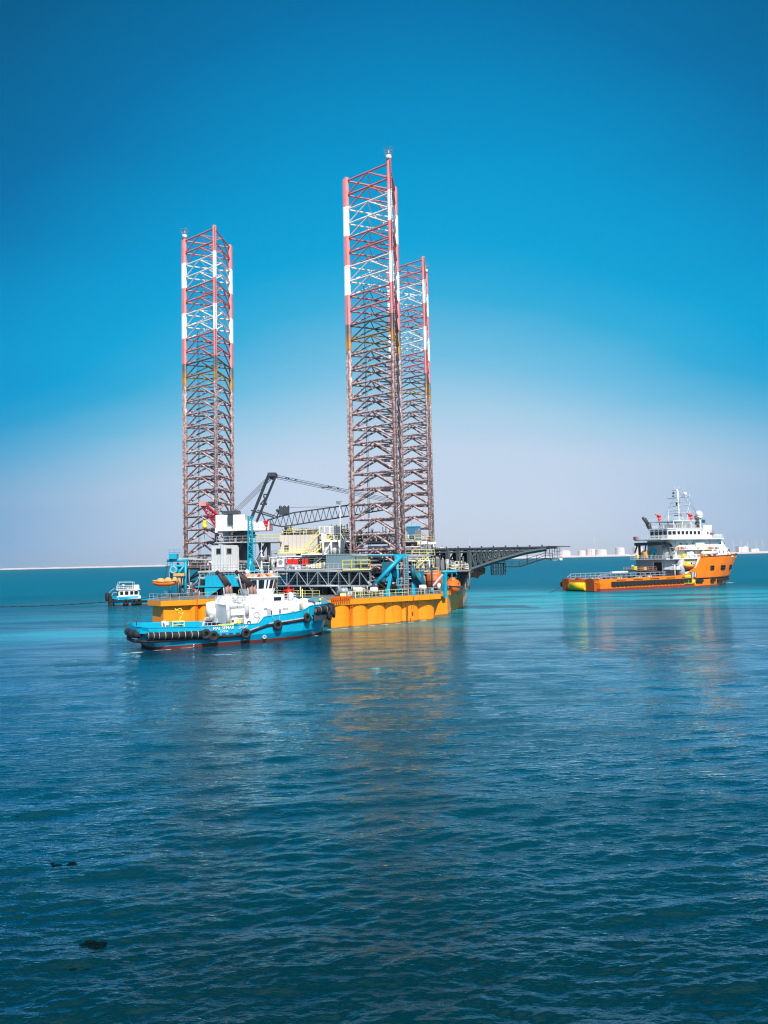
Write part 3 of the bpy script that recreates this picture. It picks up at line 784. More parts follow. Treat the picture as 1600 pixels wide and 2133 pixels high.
# dense service piping hung between the deck levels
def pipe_forest(px0, px1, Y, z0, z1, n, mats, seed):
    r_ = random.Random(seed)
    for k in range(n):
        mb = MB(); a, b_ = sorted((r_.uniform(px0, px1), r_.uniform(px0, px1)))
        if b_ - a < 12: b_ = a + 12
        z = r_.uniform(z0 + .3, z1 - .3); y = Y + r_.uniform(0, 2.5); r = r_.choice((.06, .08, .11, .16))
        xa_, xb2 = X(a, Y), X(b_, Y)
        pts = [(xa_, y, z0), (xa_, y, z), (xb2, y, z), (xb2, y, r_.choice((z0, z1)))]
        mb.path(pts, r, 6); [mb.sphere(q_, r * 1.25, 6, 4) for q_ in pts[1:3]]
        if r_.random() < .5: xm_ = (xa_ + xb2) / 2; mb.tube((xm_, y, z), (xm_, y - .3, z + .5), r * 1.8, 8, m=1); mb.torus((xm_, y - .35, z + .5), (0, 1, 0), .28, .04, 10, 4, 1)
        rpart(mb, 'pipework', [M[r_.choice(mats)], M[r_.choice(('pyellow', 'red', 'steel', 'dblue'))]])
pm_ = ('white', 'lgrey', 'steel', 'brown', 'cream', 'white', 'grey', 'pyellow')
pipe_forest(738, 905, 166.0, DZ, 9.2, 16, pm_, 1); pipe_forest(738, 905, 165.6, 9.5, 12.6, 16, pm_, 2); pipe_forest(738, 895, 166.2, 12.9, 16.1, 14, pm_, 3)
pipe_forest(742, 880, 167, 16.4, 19.5, 9, pm_, 4); pipe_forest(560, 735, 167, 9.7, 13.2, 12, pm_, 5); pipe_forest(585, 735, 172, 18.2, 20.6, 12, pm_, 6)
pipe_forest(505, 580, 167, 9.4, 13.2, 8, pm_, 7); pipe_forest(850, 930, 173.5, 9.5, 12.8, 9, pm_, 8); pipe_forest(850, 925, 174.5, 13, 15.6, 7, pm_, 9)
pipe_forest(350, 430, 157, DZ, 8.2, 9, pm_, 10); pipe_forest(700, 800, 142.5, DZ, 7.0, 7, pm_, 11)
# stairs
def stair(p, q, wd=1.0, mat='pyellow'):
    p, q = Vector(p), Vector(q); mb = MB()
    for s_ in (-wd / 2, wd / 2):
        mb.tube(p + Vector((0, s_, 0)), q + Vector((0, s_, 0)), .12, 4); mb.tube(p + Vector((0, s_, 1)), q + Vector((0, s_, 1)), .045, 4)
        for i in range(7):
            c = p.lerp(q, i / 6); mb.tube(c + Vector((0, s_, 0)), c + Vector((0, s_, 1)), .035, 4)
    n = int(abs(q.z - p.z) / .28)
    for i in range(n): mb.box(p.lerp(q, (i + .5) / n), (.3, wd, .05))
    rpart(mb, 'stairway', M[mat])
stair(at(632, 1150, 167.5), at(666, 1112, 167.5)); stair(at(656, 1152, 167), at(690, 1121, 167))
stair(at(655, 1175, 166.5), at(678, 1156, 166.5), mat='steel')
stair(at(868, 1183, 163), at(893, 1160, 163), mat='pyellow')
rpart(MB().bb(X(628, 166), X(682, 166), 165.5, 168, Zp(1156, 650, 166), Zp(1153, 650, 166)).bb(X(673, 166), X(712, 166), 165.5, 168, Zp(1129, 690, 166), Zp(1125, 690, 166)), 'stair_landing', M['white'])
# white tanks and gusset frames by the near leg
mb = MB()
for px in (673, 690, 707): mb.tube(at(px, 1158, 165.6), at(px, 1127, 165.6), .22, 6)
mb.tube(at(673, 1158, 165.6), at(690, 1128, 165.6), .12, 5)
rpart(mb, 'support_frame', M['white'])
for i, (px, w_) in enumerate(((683, 2.0), (698, 1.7), (712, 1.4))):
    p = at(px, 1157, 167.5); mb = MB(); mb.tube(p, p + Vector((0, 0, 3.3)), w_ / 2, 14); mb.sphere(p + Vector((0, 0, 3.3)), w_ / 2, 14, 4, sz=.35, v1=.5)
    rpart(mb, 'storage_tank', M['white'])
# row of pale lockers high up
for i in range(4):
    p = at(671 + i * 11, 1112, 172); mb = MB(); mb.box((p.x, p.y, p.z + .85), (1.15, 1.6, 1.7), RZ); mb.box((p.x, p.y - .82, p.z + .85), (.9, .06, 1.4), RZ, 1)
    rpart(mb, 'locker', [M['white'], M['lgrey']])

# ---- left block: jack frames around the far left leg
mb = MB()
mb.bb(X(427, 160), X(503, 160), 160.2, 164, Zp(1221, 460, 160), Zp(1198, 460, 160))
for px in range(433, 502, 10):
    mb.bb(X(px, 160) - .06, X(px, 160) + .06, 160.05, 160.2, Zp(1221, 460, 160), Zp(1200, 460, 160))
rpart(mb, 'jacking_frame', M['teal'])
mb = MB()
p0, p1, p2 = at(408, 1221, 159), at(503, 1221, 159), at(426, 1246, 159)
mb.bb(p0.x, p1.x, 158.6, 163, p0.z - .25, p0.z)
mb.add([at(426, 1223, 158.8), at(462, 1223, 158.8), at(428, 1247, 158.8), at(426, 1223, 160.8), at(462, 1223, 160.8), at(428, 1247, 160.8)], [(0, 2, 1), (3, 4, 5), (0, 1, 4, 3), (1, 2, 5, 4), (2, 0, 3, 5)])
rpart(mb, 'bracket', M['teal'])
rpart(MB().bb(X(430, 168), X(505, 168), 168, 176, DZ, p0.z - .3), 'deckhouse', M['dblue'])
mb = MB(); a, b_ = at(400, 1222, 163), at(428, 1194, 163); mb.tube(a, b_, .22, 6); mb.tube(at(496, 1200, 160), at(507, 1242, 160), .3, 8)
rpart(mb, 'strut', M['lgrey'])
# white control cabin under the crane
zc0, zc1 = Zp(1188, 465, 164), Zp(1136, 465, 164)
cab = rpart(MB().prism([(X(441, 163), 163), (X(469, 161), 161), (X(496, 165), 166), (X(470, 168), 169)], zc0, zc1), 'control_cabin', M['white'])
mb = MB()
for k in range(1, 9):
    a = Vector((X(441, 163), 163)).lerp(Vector((X(469, 161), 161)), k / 9); mb.tube((a.x, a.y - .03, zc0), (a.x, a.y - .03, zc1), .035, 4)
for k in range(1, 8):
    a = Vector((X(469, 161), 161)).lerp(Vector((X(496, 165), 166)), k / 8); mb.tube((a.x + .03, a.y - .03, zc0), (a.x + .03, a.y - .03, zc1), .035, 4)
rpart(mb, 'wall_rib', M['lgrey'], cab)
def quad_on(mb, p, q, u0, u1, v0, v1, off=.05, m=0, th=.06):
    """thin box on the vertical face p->q (world, at z0..z1 heights) by fractions"""
    (px_, py_, z0), (qx, qy, z1) = p, q
    d = Vector((qx - px_, qy - py_, 0)); nrm = Vector((d.y, -d.x, 0)).normalized()
    c = Vector((px_, py_, 0)) + d * (u0 + u1) / 2 + nrm * off
    mb.box((c.x, c.y, z0 + (z1 - z0) * (v0 + v1) / 2), (d.length * (u1 - u0), th, (z1 - z0) * (v1 - v0)), math.atan2(d.y, d.x), m)
    return mb
for (p, q), (u0, u1) in ((((X(441, 163), 163, zc0), (X(469, 161), 161, zc1)), (.38, .68)), (((X(469, 161), 161, zc0), (X(496, 165), 166, zc1)), (.12, .42))):
    rpart(quad_on(MB(), p, q, u0, u1, .66, .86), 'window', M['glass'], cab)
    rpart(quad_on(MB(), p, q, u0 - .05, u1 + .05, .63, .89, .02), 'window_frame', M['lgrey'], cab)
    rpart(quad_on(MB(), p, q, u0 + .25, u0 + .28, 0, 1, .02), 'door_seam', M['lgrey'], cab)
slab(X(418, 163), X(512, 163), 160.5, 172, zc0, name='cabin_deck', cols=True)
rpart(railing([(X(418, 160.6), 160.6, zc0), (X(512, 160.6), 160.6, zc0)], 1.2, .9), 'railing', M['lgrey'])
slab(X(418, 163), X(512, 163), 160.7, 172, zc0 - 1.3, name='cabin_deck', cols=False, mat='lgrey')
rpart(railing([(X(418, 160.8), 160.8, zc0 - 1.3), (X(512, 160.8), 160.8, zc0 - 1.3)], 1.2, .7), 'railing', M['lgrey'])
clutter(X(475, 165), X(512, 165), 166, 169, zc0, 4, 1.8, ('grey', 'brown', 'white', 'pyellow'))
# around the left leg
clutter(X(350, 160), X(440, 160), 166, 176, DZ, 8, 3.4, ('brown', 'grey', 'white', 'dblue', 'teal', 'dgrey'))
clutter(X(375, 160), X(435, 160), 158, 162, DZ, 6, 1.8, ('brown', 'white', 'pyellow', 'dblue', 'teal', 'cream'))
mb = MB()
for a, b_, r in (((352, 1163, 176), (440, 1167, 176), .25), ((360, 1164, 176), (380, 1164, 176), .3), ((400, 1166, 178), (440, 1181, 178), .18), ((382, 1166, 178), (430, 1168, 178), .18)):
    mb.tube(at(*a), at(*b_), r, 6)
rpart(mb, 'leg_guide', M['lgrey'])
slab(X(352, 175), X(440, 175), 174, 196, Zp(1180, 400, 175), name='leg_well_deck', mat='brown')
clutter(X(385, 175), X(440, 175), 175, 180, Zp(1180, 400, 175), 6, 1.8, ('brown', 'grey', 'dgrey', 'white'))
for k in range(2):
    z = (Zp(1166, 400, 176), Zp(1183, 400, 176))[k]
    rpart(railing([(X(352, 174), 174, z), (X(440, 174), 174, z)], 1.2, 1.5), 'railing', M['lgrey'])
mb = MB()
a = at(372, 1245, 156); t_ = at(372, 1165, 156)
for px in (356, 386):
    mb.tube(at(px, 1246, 156), at(px + 1, 1166, 156), .27, 6); mb.tube(at(px, 1246, 159), at(px + 1, 1166, 159), .2, 6)
mb.tube(at(348, 1168, 156), at(392, 1167, 156), .3, 6); mb.tube(at(345, 1180, 156), at(388, 1179, 156), .22, 6)
mb.tube(at(357, 1215, 156), at(385, 1176, 156), .26, 6); mb.tube(at(371, 1172, 157), at(378, 1245, 157), .3, 6)
mb.box(at(374, 1184, 157), (1.6, 1.4, 1.6)); mb.box(at(362, 1159, 156), (1.6, 1.6, 1.1))
rpart(mb, 'boat_davit', M['teal'])
mb = MB(); c = at(361, 1187, 154.6); mb.tube(c, c + Vector((0, 1, 0)), .85, 16); mb.torus(c, (0, 1, 0), .62, .12, 16, 6, 1); rpart(mb, 'winch_drum', [M['teal'], M['lgrey']])
mb = MB(); mb.tube(at(376, 1220, 155), at(372, 1196, 155), .3, 8); mb.box(at(374, 1197, 155), (2.2, 1.2, .6)); mb.tube(at(366, 1200, 155), at(383, 1195, 155), .2, 6); rpart(mb, 'davit_arm', M['tan'])
rpart(railing([at(352, 1156, 157), at(375, 1156, 157)], 1.1, 1.1), 'railing', M['teal'])

# ---- pipe bridge (truss) at the near side
YB = 149.5
def truss(p0, p1, h, dpt, nb, rc, rw, mat, name, diag='v', parent=None):
    p0, p1 = Vector(p0), Vector(p1); d = p1 - p0
    n = Vector((-d.y, d.x, 0)).normalized() * dpt; mb = MB()
    for o_ in (Vector((0, 0, 0)), n):
        mb.tube(p0 + o_, p1 + o_, rc, 6); mb.tube(p0 + o_ + Vector((0, 0, h)), p1 + o_ + Vector((0, 0, h)), rc, 6)
        for i in range(nb + 1):
            a = p0 + d * i / nb + o_; mb.tube(a, a + Vector((0, 0, h)), rw, 4, cap=False)
            if i < nb:
                b2 = p0 + d * (i + 1) / nb + o_
                if i % 2: mb.tube(a, b2 + Vector((0, 0, h)), rw, 4, cap=False)
                else: mb.tube(a + Vector((0, 0, h)), b2, rw, 4, cap=False)
    for i in range(nb + 1):
        a = p0 + d * i / nb
        for z in (0, h): mb.tube(a + Vector((0, 0, z)), a + n + Vector((0, 0, z)), rw, 4, cap=False)
    return rpart(mb, name, mat, parent)
ba, bb_ = at(576, 1221, YB), at(771, 1221, YB - 1)
hb = at(670, 1188, YB).z - ba.z
truss(ba, bb_, hb, 3.0, 9, .17, .09, M['steel'], 'pipe_bridge')
rpart(MB().box(((ba.x + bb_.x) / 2, YB + 1.5, ba.z + hb + .2), (bb_.x - ba.x + 1, 3.6, .2)), 'bridge_deck', M['lgrey'])
rpart(railing([(ba.x, YB - .1, ba.z + hb + .3), (X(716, YB), YB - .1, ba.z + hb + .3)], 1.0, 1.0), 'railing', M['lgrey'])
yr = rpart(railing([(X(714, YB), YB - 1.2, ba.z + hb + .3), (X(771, YB), YB - 1.2, ba.z + hb + .3), (X(771, YB), YB + 2, ba.z + hb + .3)], 1.6, 1.6, .07), 'railing', M['yellow'])
rpart(MB().bb(X(714, YB), X(772, YB), YB - 1.4, YB + 2, ba.z + hb - .12, ba.z + hb + .09), 'walkway', M['pyellow'])
# rows of pipes inside and behind the bridge
mb = MB()
for j, py in enumerate((1193, 1199, 1205, 1211, 1217)):
    for k in range(2):
        p = at(578, py, YB + 4 + k * 2); q = at(765, py, YB + 3.5 + k * 2)
        mb.tube(p, q, .13 + .08 * (j % 2), 6)
for px in range(585, 765, 9):
    mb.tube(at(px, 1191, YB + 4), at(px, 1220, YB + 4), .09, 4)
rpart(mb, 'pipework', M['tealg'])
rpart(MB().bb(ba.x + 1, bb_.x - 1, YB + 10, YB + 14, DZ, ba.z + hb - .3), 'deckhouse', M['dblue'])
mb = MB()
for i in range(16):
    x = ba.x + 2 + i * 1.1; mb.bb(x, x + .12, YB + 9.8, YB + 10, DZ, ba.z + hb - .4)
for z in (6.3, 7.3, 8.3, 9.2): mb.bb(ba.x + 1.2, bb_.x - 1.2, YB + 9.75, YB + 9.9, z, z + .18)
rpart(mb, 'wall_rib', M['tealg'])
clutter(X(585, 150), X(700, 150), YB + 5, YB + 8, DZ, 11, 2.6, ('dblue', 'grey', 'dgrey', 'white', 'tealg', 'brown'))
clutter(X(590, 152), X(680, 152), YB + 3.5, YB + 6, ba.z + hb + .3, 8, 1.3, ('white', 'pyellow', 'steel', 'lgrey'))
rpart(MB().bb(X(570, 153), X(775, 153), YB + 3.2, YB + 9.5, ba.z + hb - .1, ba.z + hb + .28), 'deck_level', M['lgrey'])
mc = MB()
for px in (575, 610, 650, 700, 745): mc.tube((X(px, YB + 2), YB + 2.8, DZ), (X(px, YB + 2), YB + 2.8, ba.z), .2, 6)
mc.tube((X(683, YB), YB + 1, ba.z), (X(702, YB), YB - 2, DZ), .18, 6); mc.tube((X(640, YB), YB + 1, ba.z), (X(655, YB), YB + 1, DZ), .14, 6)
rpart(mc, 'bridge_support', M['grey'])
rpart(MB().tube(at(627, 1276, 147), at(626, 1222, 147), .12, 6), 'pole', M['pyellow'])

# ---- leg well structure at the near leg: brown walls and machinery behind
slab(X(735, 165), X(850, 165), 152, 166, Zp(1222, 800, 165) - .2, name='leg_well_deck', mat='brown', cols=True)
clutter(X(700, 146), X(800, 146), 143, 147, DZ, 8, 1.9, ('grey', 'steel', 'white', 'tan', 'pyellow', 'brown', 'dblue'))
clutter(X(800, 148), X(905, 150), 149, 153, DZ, 9, 2.0, ('dblue', 'grey', 'white', 'brown', 'tan', 'teal'))
clutter(X(735, 165), X(850, 165), 163, 166, Zp(1222, 800, 165), 9, 2.4, ('brown', 'grey', 'white', 'dgrey'))
mb = MB()
for a, b_, r in (((732, 1157, 150.5), (833, 1157, 150.0), .26), ((735, 1168, 151), (790, 1168, 151), .13), ((850, 1157, 150), (900, 1157, 153), .2), ((735, 1197, 166), (812, 1175, 166), .2), ((735, 1238, 164), (800, 1203, 164), .3), ((745, 1183, 164), (800, 1215, 164), .25), ((760, 1206, 151), (792, 1236, 151), .2)):
    mb.tube(at(*a), at(*b_), r, 8)
rpart(mb, 'leg_guide', M['lgrey'])
# teal jacking tower
YT = 146.5
mb = MB()
for px in (828, 848):
    for dy in (0, 3): mb.tube((X(px, YT), YT + dy, DZ), (X(px, YT), YT + dy, Zp(1156, 838, YT)), .26, 6)
xl, xr = X(828, YT), X(848, YT)
for z in np.arange(DZ + 1.2, Zp(1156, 838, YT), 1.9):
    for a, b_ in (((xl, YT), (xr, YT)), ((xl, YT), (xl, YT + 3)), ((xr, YT), (xr, YT + 3))): mb.tube((*a, z), (*b_, z), .12, 5)
mb.tube((xl, YT, DZ + 1), (xr, YT, DZ + 5), .1, 5)
mb.bb(X(822, YT), X(851, YT), YT - .2, YT + 3.4, Zp(1163, 838, YT), Zp(1154, 838, YT))
mb.tube(at(835, 1160, YT - .3), at(776, 1222, YT - .5), .42, 8)
mb.tube(at(765, 1157, YT), at(828, 1156, YT), .14, 6)
jt = rpart(mb, 'jacking_tower', M['teal'])
mb = MB()
for z in np.arange(DZ + .3, Zp(1158, 838, YT), .35): mb.tube((X(841, YT), YT - .5, z), (X(850, YT), YT - .5, z), .05, 4)
for px in (841, 850): mb.tube((X(px, YT), YT - .5, DZ), (X(px, YT), YT - .5, Zp(1156, 838, YT)), .07, 4)
rpart(mb, 'ladder', M['steel'], jt)
def plate(pts, y, th, mat, name, parent=None):
    mb = MB(); a = [at(px, py, y) for px, py in pts]
    mb.extr([(v.x, v.z) for v in a], y, y + th); return rpart(mb, name, mat, parent)
plate([(803, 1246), (812, 1246), (814, 1234), (811, 1233), (817, 1198), (813, 1192), (810, 1203), (804, 1232)], 142.6, 1.0, M['teal'], 'bracket')
plate([(858, 1244), (868, 1243), (862, 1218), (858, 1212)], 145, 1.0, M['teal'], 'bracket')
mb = MB(); mb.tube(at(864, 1192, 149), at(884, 1222, 149), .42, 6); mb.tube(at(858, 1180, 149), at(862, 1205, 149), .5, 6); mb.tube(at(899, 1150, 152), at(900, 1232, 152), .2, 6); mb.bb(X(859, 150), X(882, 150), 150, 153, DZ, 9.6); mb.bb(X(795, 150), X(826, 150), 150.5, 153, 7.6, 11.6)
rpart(mb, 'jacking_frame', M['dblue'])
mb = MB()
for px, py in ((826, 1196), (870, 1200), (834, 1239), (812, 1208)):
    c = at(px, py, 149.6); mb.tube(c, c + Vector((0, 1, 0)), .75, 14)
rpart(mb, 'gear_housing', M['teal'])
for (pa, pb, py, Y) in ((825, 850, 1184, 147), (825, 850, 1218, 147), (858, 905, 1157, 152), (858, 905, 1175, 152), (860, 912, 1195, 153)):
    zz = Zp(py, pa, Y)
    rpart(MB().bb(X(pa, Y), X(pb, Y), Y - .8, Y + 1, zz - .12, zz), 'walkway', M['lgrey'])
    rpart(railing([(X(pa, Y), Y - .7, zz), (X(pb, Y), Y - .7, zz)], 1.1, 1.3), 'railing', M['pyellow'] if Y > 150 else M['lgrey'])
# far right block near the aft legs
slab(X(845, 190), X(905, 190), 182, 200, Zp(1130, 870, 185), mat='white', th=.6)
rpart(MB().bb(X(848, 192), X(905, 192), 190, 198, Zp(1142, 870, 190), Zp(1130, 870, 190) - .6), 'deckhouse', M['white'])
rpart(railing([(X(845, 182.3), 182.3, Zp(1130, 870, 185)), (X(905, 182.3), 182.3, Zp(1130, 870, 185))], 1.4, 1.5), 'railing', M['pyellow'])
clutter(X(846, 180), X(925, 180), 176, 181, 9.4, 8, 2.6, ('white', 'grey', 'pyellow', 'brown', 'dgrey'))
clutter(X(870, 166), X(940, 166), 164, 170, DZ, 8, 2.8, ('dblue', 'grey', 'white', 'crimson', 'pyellow', 'brown'))
slab(X(842, 178), X(935, 178), 174, 190, 9.4, mat='lgrey')
slab(X(842, 178), X(925, 178), 175, 190, 12.9, mat='lgrey')
clutter(X(846, 180), X(925, 180), 176, 181, 12.9, 9, 2.2, ('white', 'grey', 'pyellow', 'lgrey', 'dgrey'))
for z in (9.4, 12.9): rpart(railing([(X(842, 174.3), 174.3, z), (X(930, 174.3), 174.3, z)], 1.2, 1.6), 'railing', M['pyellow'])
rpart(railing([(X(905, 182), 182, 12.9), (X(937, 182), 182, 12.9)], 1.6, 1.4), 'railing', M['pyellow'])
p = at(871, 1134, 178); mb = MB(); mb.tube((p.x - 2.8, 178, 15.6), (p.x + 2.2, 178, 15.6), .8, 14); mb.sphere((p.x + 2.2, 178, 15.6), .8, 12, 6, sx=.5); rpart(mb, 'storage_tank', M['white'])
mb = MB()
for i in range(3): mb.torus(at(880 + i * 7, 1142, 172.5), (0, 1, 0), .75, .16, 16, 6)
rpart(mb, 'hose_reel', M['dgrey'])

# ---- cantilever drilling arm to the right
YC0 = 171.0
mb = MB(); mk = MB()
top_l, top_r = at(905, 1145, YC0), at(1152, 1140, 164)
def cant_y(x): return YC0 + (164 - YC0) * (x - top_l.x) / (top_r.x - top_l.x)
def cw(px, py, off=0.0):
    # a point in the plane of the near cantilever side truss
    Y = 168.0
    for _ in range(6): Y = cant_y(at(px, py, Y).x)
    v = at(px, py, Y); return Vector((v.x, v.y + off, v.z))
for off in (0, 8):
    tl, tr = cw(905, 1145, off), cw(1160, 1140, off)
    mb.tube(tl, tr, .30, 4); mb.tube(tl + Vector((0, 0, -.7)), cw(1140, 1141, off) + Vector((0, 0, -.6)), .2, 4)
    lo = [cw(950, 1236, off), cw(962, 1222, off), cw(971, 1200, off), cw(980, 1187, off), cw(1026, 1171, off), cw(1062, 1160, off), cw(1094, 1151, off), cw(1138, 1143.5, off)]
    for a, b_ in zip(lo[:-1], lo[1:]): mb.tube(a, b_, .48, 4)
    # heavy web near the rig
    for px in (933, 955, 978): mb.tube(cw(px, 1146, off), cw(px, 1190, off), .55, 4)
    mb.tube(cw(935, 1190, off), cw(985, 1188, off), .45, 4); mb.tube(cw(940, 1222, off), cw(985, 1190, off), .3, 4); mb.tube(cw(936, 1200, off), cw(975, 1196, off), .3, 4)
    xs = [978, 990, 1002, 1014, 1026, 1038, 1050, 1062, 1074, 1086, 1098, 1110]
    def lowy(px):
        q = [(978, 1187), (1026, 1171), (1062, 1160), (1094, 1151), (1138, 1143.5)]
        for (a, ya), (b2, yb) in zip(q[:-1], q[1:]):
            if a <= px <= b2: return ya + (yb - ya) * (px - a) / (b2 - a)
        return 1144
    for i in range(len(xs) - 1):
        a, b2 = xs[i], xs[i + 1]
        mb.tube(cw(a, 1143, off), cw(a, lowy(a), off), .17, 4, cap=False)
        mb.tube(cw(a, 1143, off), cw(b2, lowy(b2), off), .19, 4, cap=False)
        mb.tube(cw(b2, 1143, off), cw(a, lowy(a), off), .14, 4, cap=False)
        if i < 8: mb.tube(cw(a, (1143 + lowy(a)) / 2, off), cw(b2, (1143 + lowy(b2)) / 2, off), .11, 4, cap=False)
for a, b2 in ((912, 933), (933, 955), (955, 978)):
        mb.tube(cw(a, 1146, off), cw(b2, 1186, off), .26, 4); mb.tube(cw(b2, 1146, off), cw(a, 1186, off), .22, 4); mb.tube(cw(a, 1166, off), cw(b2, 1166, off), .2, 4)
cant = rpart(mb, 'cantilever', M['slate'])
mb = MB()
for px in range(940, 1150, 10):
    mb.tube(cw(px, 1142), cw(px, 1142, 8), .14, 4, cap=False)
    if px < 1120: mb.tube(cw(px, 1143), cw(px + 10, 1143, 8), .1, 4, cap=False)
for px in (980, 1003, 1026, 1060, 1094): mb.tube(cw(px, lowy(px)), cw(px, lowy(px), 8), .2, 4)
rpart(mb, 'cross_beam', M['slate'], cant)
a, b_ = cw(905, 1144.5), cw(1168, 1140)
mb = MB(); mb.grid([[a + Vector((0, -.3, .25)), b_ + Vector((0, -.3, .25))], [a + Vector((0, 8.3, .25)), b_ + Vector((0, 8.3, .25))]], sm=False)
mb.grid([[a + Vector((0, -.3, .1)), b_ + Vector((0, -.3, .1))], [a + Vector((0, -.3, .25)), b_ + Vector((0, -.3, .25))]], sm=False)
for i in range(9):
    q = a.lerp(b_, .1 + i * .095); mb.box((q.x, q.y + .2, q.z + .45), (.3, .3, .35))
mb.tube(b_ + Vector((-3, -.5, .3)), b_ + Vector((2.0, -.5, .1)), .09, 4)
rpart(mb, 'cantilever_deck', M['dgrey'], cant)
mb = MB()  # dark canvas sheeting under the arm
s1 = [cw(985, 1187), cw(1008, 1180), cw(1016, 1184), cw(1015, 1196), cw(1005, 1199), cw(999, 1206), cw(992, 1203), cw(978, 1205)]
mb.extr([(v.x, v.z) for v in s1], s1[0].y + 3, s1[0].y + 5)
rpart(mb, 'sheeting', M['brown'], cant)
# hanging basket
mb = MB(); q0, q1 = cw(1027, 1197), cw(1054, 1173)
x0, x1, z0, z1, yy = q0.x, q1.x, q0.z, q1.z, q0.y
for y in (yy, yy + 2.6):
    for x in np.linspace(x0, x1, 6): mb.tube((x, y, z0), (x, y, z1), .12 if x in (x0, x1) else .07, 4)
    for z in np.linspace(z0, z1, 4): mb.tube((x0, y, z), (x1, y, z), .1, 4)
mb.bb(x0, x1, yy, yy + 2.6, z0 - .1, z0 + .1)
for px in (1030, 1050): mb.tube(cw(px, 1173), cw(px, lowy(px)), .12, 4)
rpart(mb, 'hanging_platform', M['dgrey'], cant)
# walkway along the underside to the tip
wp = [cw(1052, 1180), cw(1082, 1180), cw(1136, 1163), cw(1152, 1164)]
mb = MB()
for a, b_ in zip(wp[:-1], wp[1:]): mb.tube(a, b_, .14, 4); mb.tube(a + Vector((0, 1.2, 0)), b_ + Vector((0, 1.2, 0)), .14, 4)
for px in (1098, 1136): mb.tube(cw(px, 1175 if px < 1100 else 1162), cw(px, 1143), .1, 4)
rpart(mb, 'walkway', M['dgrey'], cant)
rpart(railing(wp, 1.2, 1.5, .06), 'railing', M['dgrey'], cant)
mb = MB()
f0, f1 = cw(1151, 1167), cw(1167, 1141)
for x in np.linspace(f0.x, f1.x, 4):
    for y in (f0.y, f0.y + 2.5): mb.tube((x, y, f0.z), (x, y, f1.z), .08, 4)
for z in np.linspace(f0.z, f1.z, 5): mb.tube((f0.x, f0.y, z), (f1.x + .6, f0.y, z), .07, 4)
mb.bb(f0.x, f1.x + .6, f0.y, f0.y + 2.6, f0.z - .12, f0.z)
rpart(mb, 'end_platform', M['steel'], cant)
mb = MB(); mb.tube(cw(1168, 1168), cw(1168, 1163), .4, 8); rpart(mb, 'light_housing', M['white2'], cant)
# lattice stair platform behind the lifeboat under the arm
clutter(X(905, 172), X(975, 169), 167, 169.4, 9.4, 7, 3.0, ('pyellow', 'white', 'lgrey', 'grey', 'white'))
slab(X(900, 168), X(978, 168), 166, 178, 9.4, mat='grey', cols=True)
rpart(railing([(X(930, 166.2), 166.2, 9.4), (X(976, 166.2), 166.2, 9.4)], 1.2, 1.4), 'railing', M['pyellow'])

# ---- right lifeboat davit (teal) and its strut
mb = MB()
yd = 158.0
mb.tube(at(926, 1245, yd), at(926, 1216, yd), .58, 4); mb.tube(at(926, 1218, yd), at(928, 1192, yd), .42, 4); mb.tube(at(922, 1192, yd), at(951, 1191, yd), .34, 4)
mb.tube(at(950, 1191, yd), at(952, 1198, yd), .12, 5)
mb.tube(at(955, 1236, 172), at(955, 1192, 172), .3, 4); mb.tube(at(940, 1192, 172), at(962, 1191, 172), .25, 4)
rpart(mb, 'boat_davit', M['teal'])
mb = MB(); mb.tube(at(922, 1197, yd), at(890, 1235, yd - 2), .26, 6); mb.tube(at(886, 1232, yd - 2), at(895, 1238, yd - 2), .3, 6); rpart(mb, 'strut', M['lgrey'])

# ================================================================== separate things standing on the rig
def P(mb, name, mats, root, label=None): return mb.build(name, mats, root, off=root.location, label=label)
# main crane
YK = 171.0
ck = at(512, 1128, YK)
crane = thing('pedestal_crane', 'dark boom pedestal crane with white machinery house standing left of the middle on the rig', 'crane', (ck.x, YK, DZ + 4.2))
x0, x1 = X(456, YK), X(577, YK)
mb = MB(); c = at(505, 1118, YK)
mb.tube((c.x, YK + 2, DZ + 4.2), (c.x, YK + 2, Zp(1118, 505, YK)), 1.9, 16)
for a, b_ in (((480, 1180), (505, 1128)), ((500, 1183), (487, 1130)), ((551, 1180), (541, 1130)), ((530, 1182), (556, 1130)), ((560, 1180), (560, 1130)), ((478, 1170), (540, 1172))):
    mb.tube(at(*a, 168), at(*b_, 168), .42, 6)
P(mb, 'pedestal', M['grey'], crane)
mb = MB(); mb.bb(X(452, 167), X(583, 167), 165, 176, Zp(1131, 510, 168), Zp(1129, 510, 168)); P(mb, 'platform', M['lgrey'], crane)
zz = Zp(1129, 510, 166)
P(railing([(X(452, 165), 165, zz), (X(520, 165), 165, zz)], 1.3, 1.4), 'railing', M['lgrey'], crane)
P(railing([(X(520, 165), 165, zz), (X(583, 165), 165, zz)], 1.5, 1.4, .06), 'railing', M['yellow'], crane)
mb = MB(); mb.tube((c.x, YK + 2, Zp(1120, 505, YK)), (c.x, YK + 2, Zp(1108, 505, YK)), 2.6, 20); mb.tube((c.x, YK + 2, Zp(1116, 505, YK)), (c.x, YK + 2, Zp(1114, 505, YK)), 3.0, 20); P(mb, 'slew_ring', M['dgrey'], crane)
mb = MB()
zt, zb_ = Zp(1072, 500, YK - 3), Zp(1105, 500, YK - 3)
mb.bb(x0, X(483, YK - 3), YK - 3, YK + 5, zb_, zt); mb.bb(X(483, YK - 3) , X(486, YK - 3), YK - 2.5, YK + 4.5, zb_, zt - 1.6)
mb.bb(X(486, YK - 3), X(511, YK - 3), YK - 3.1, YK + 5, zb_, zt); mb.bb(X(511, YK - 3), X(528, YK - 3), YK - 2.8, YK + 5, zb_, zt - 1.3)
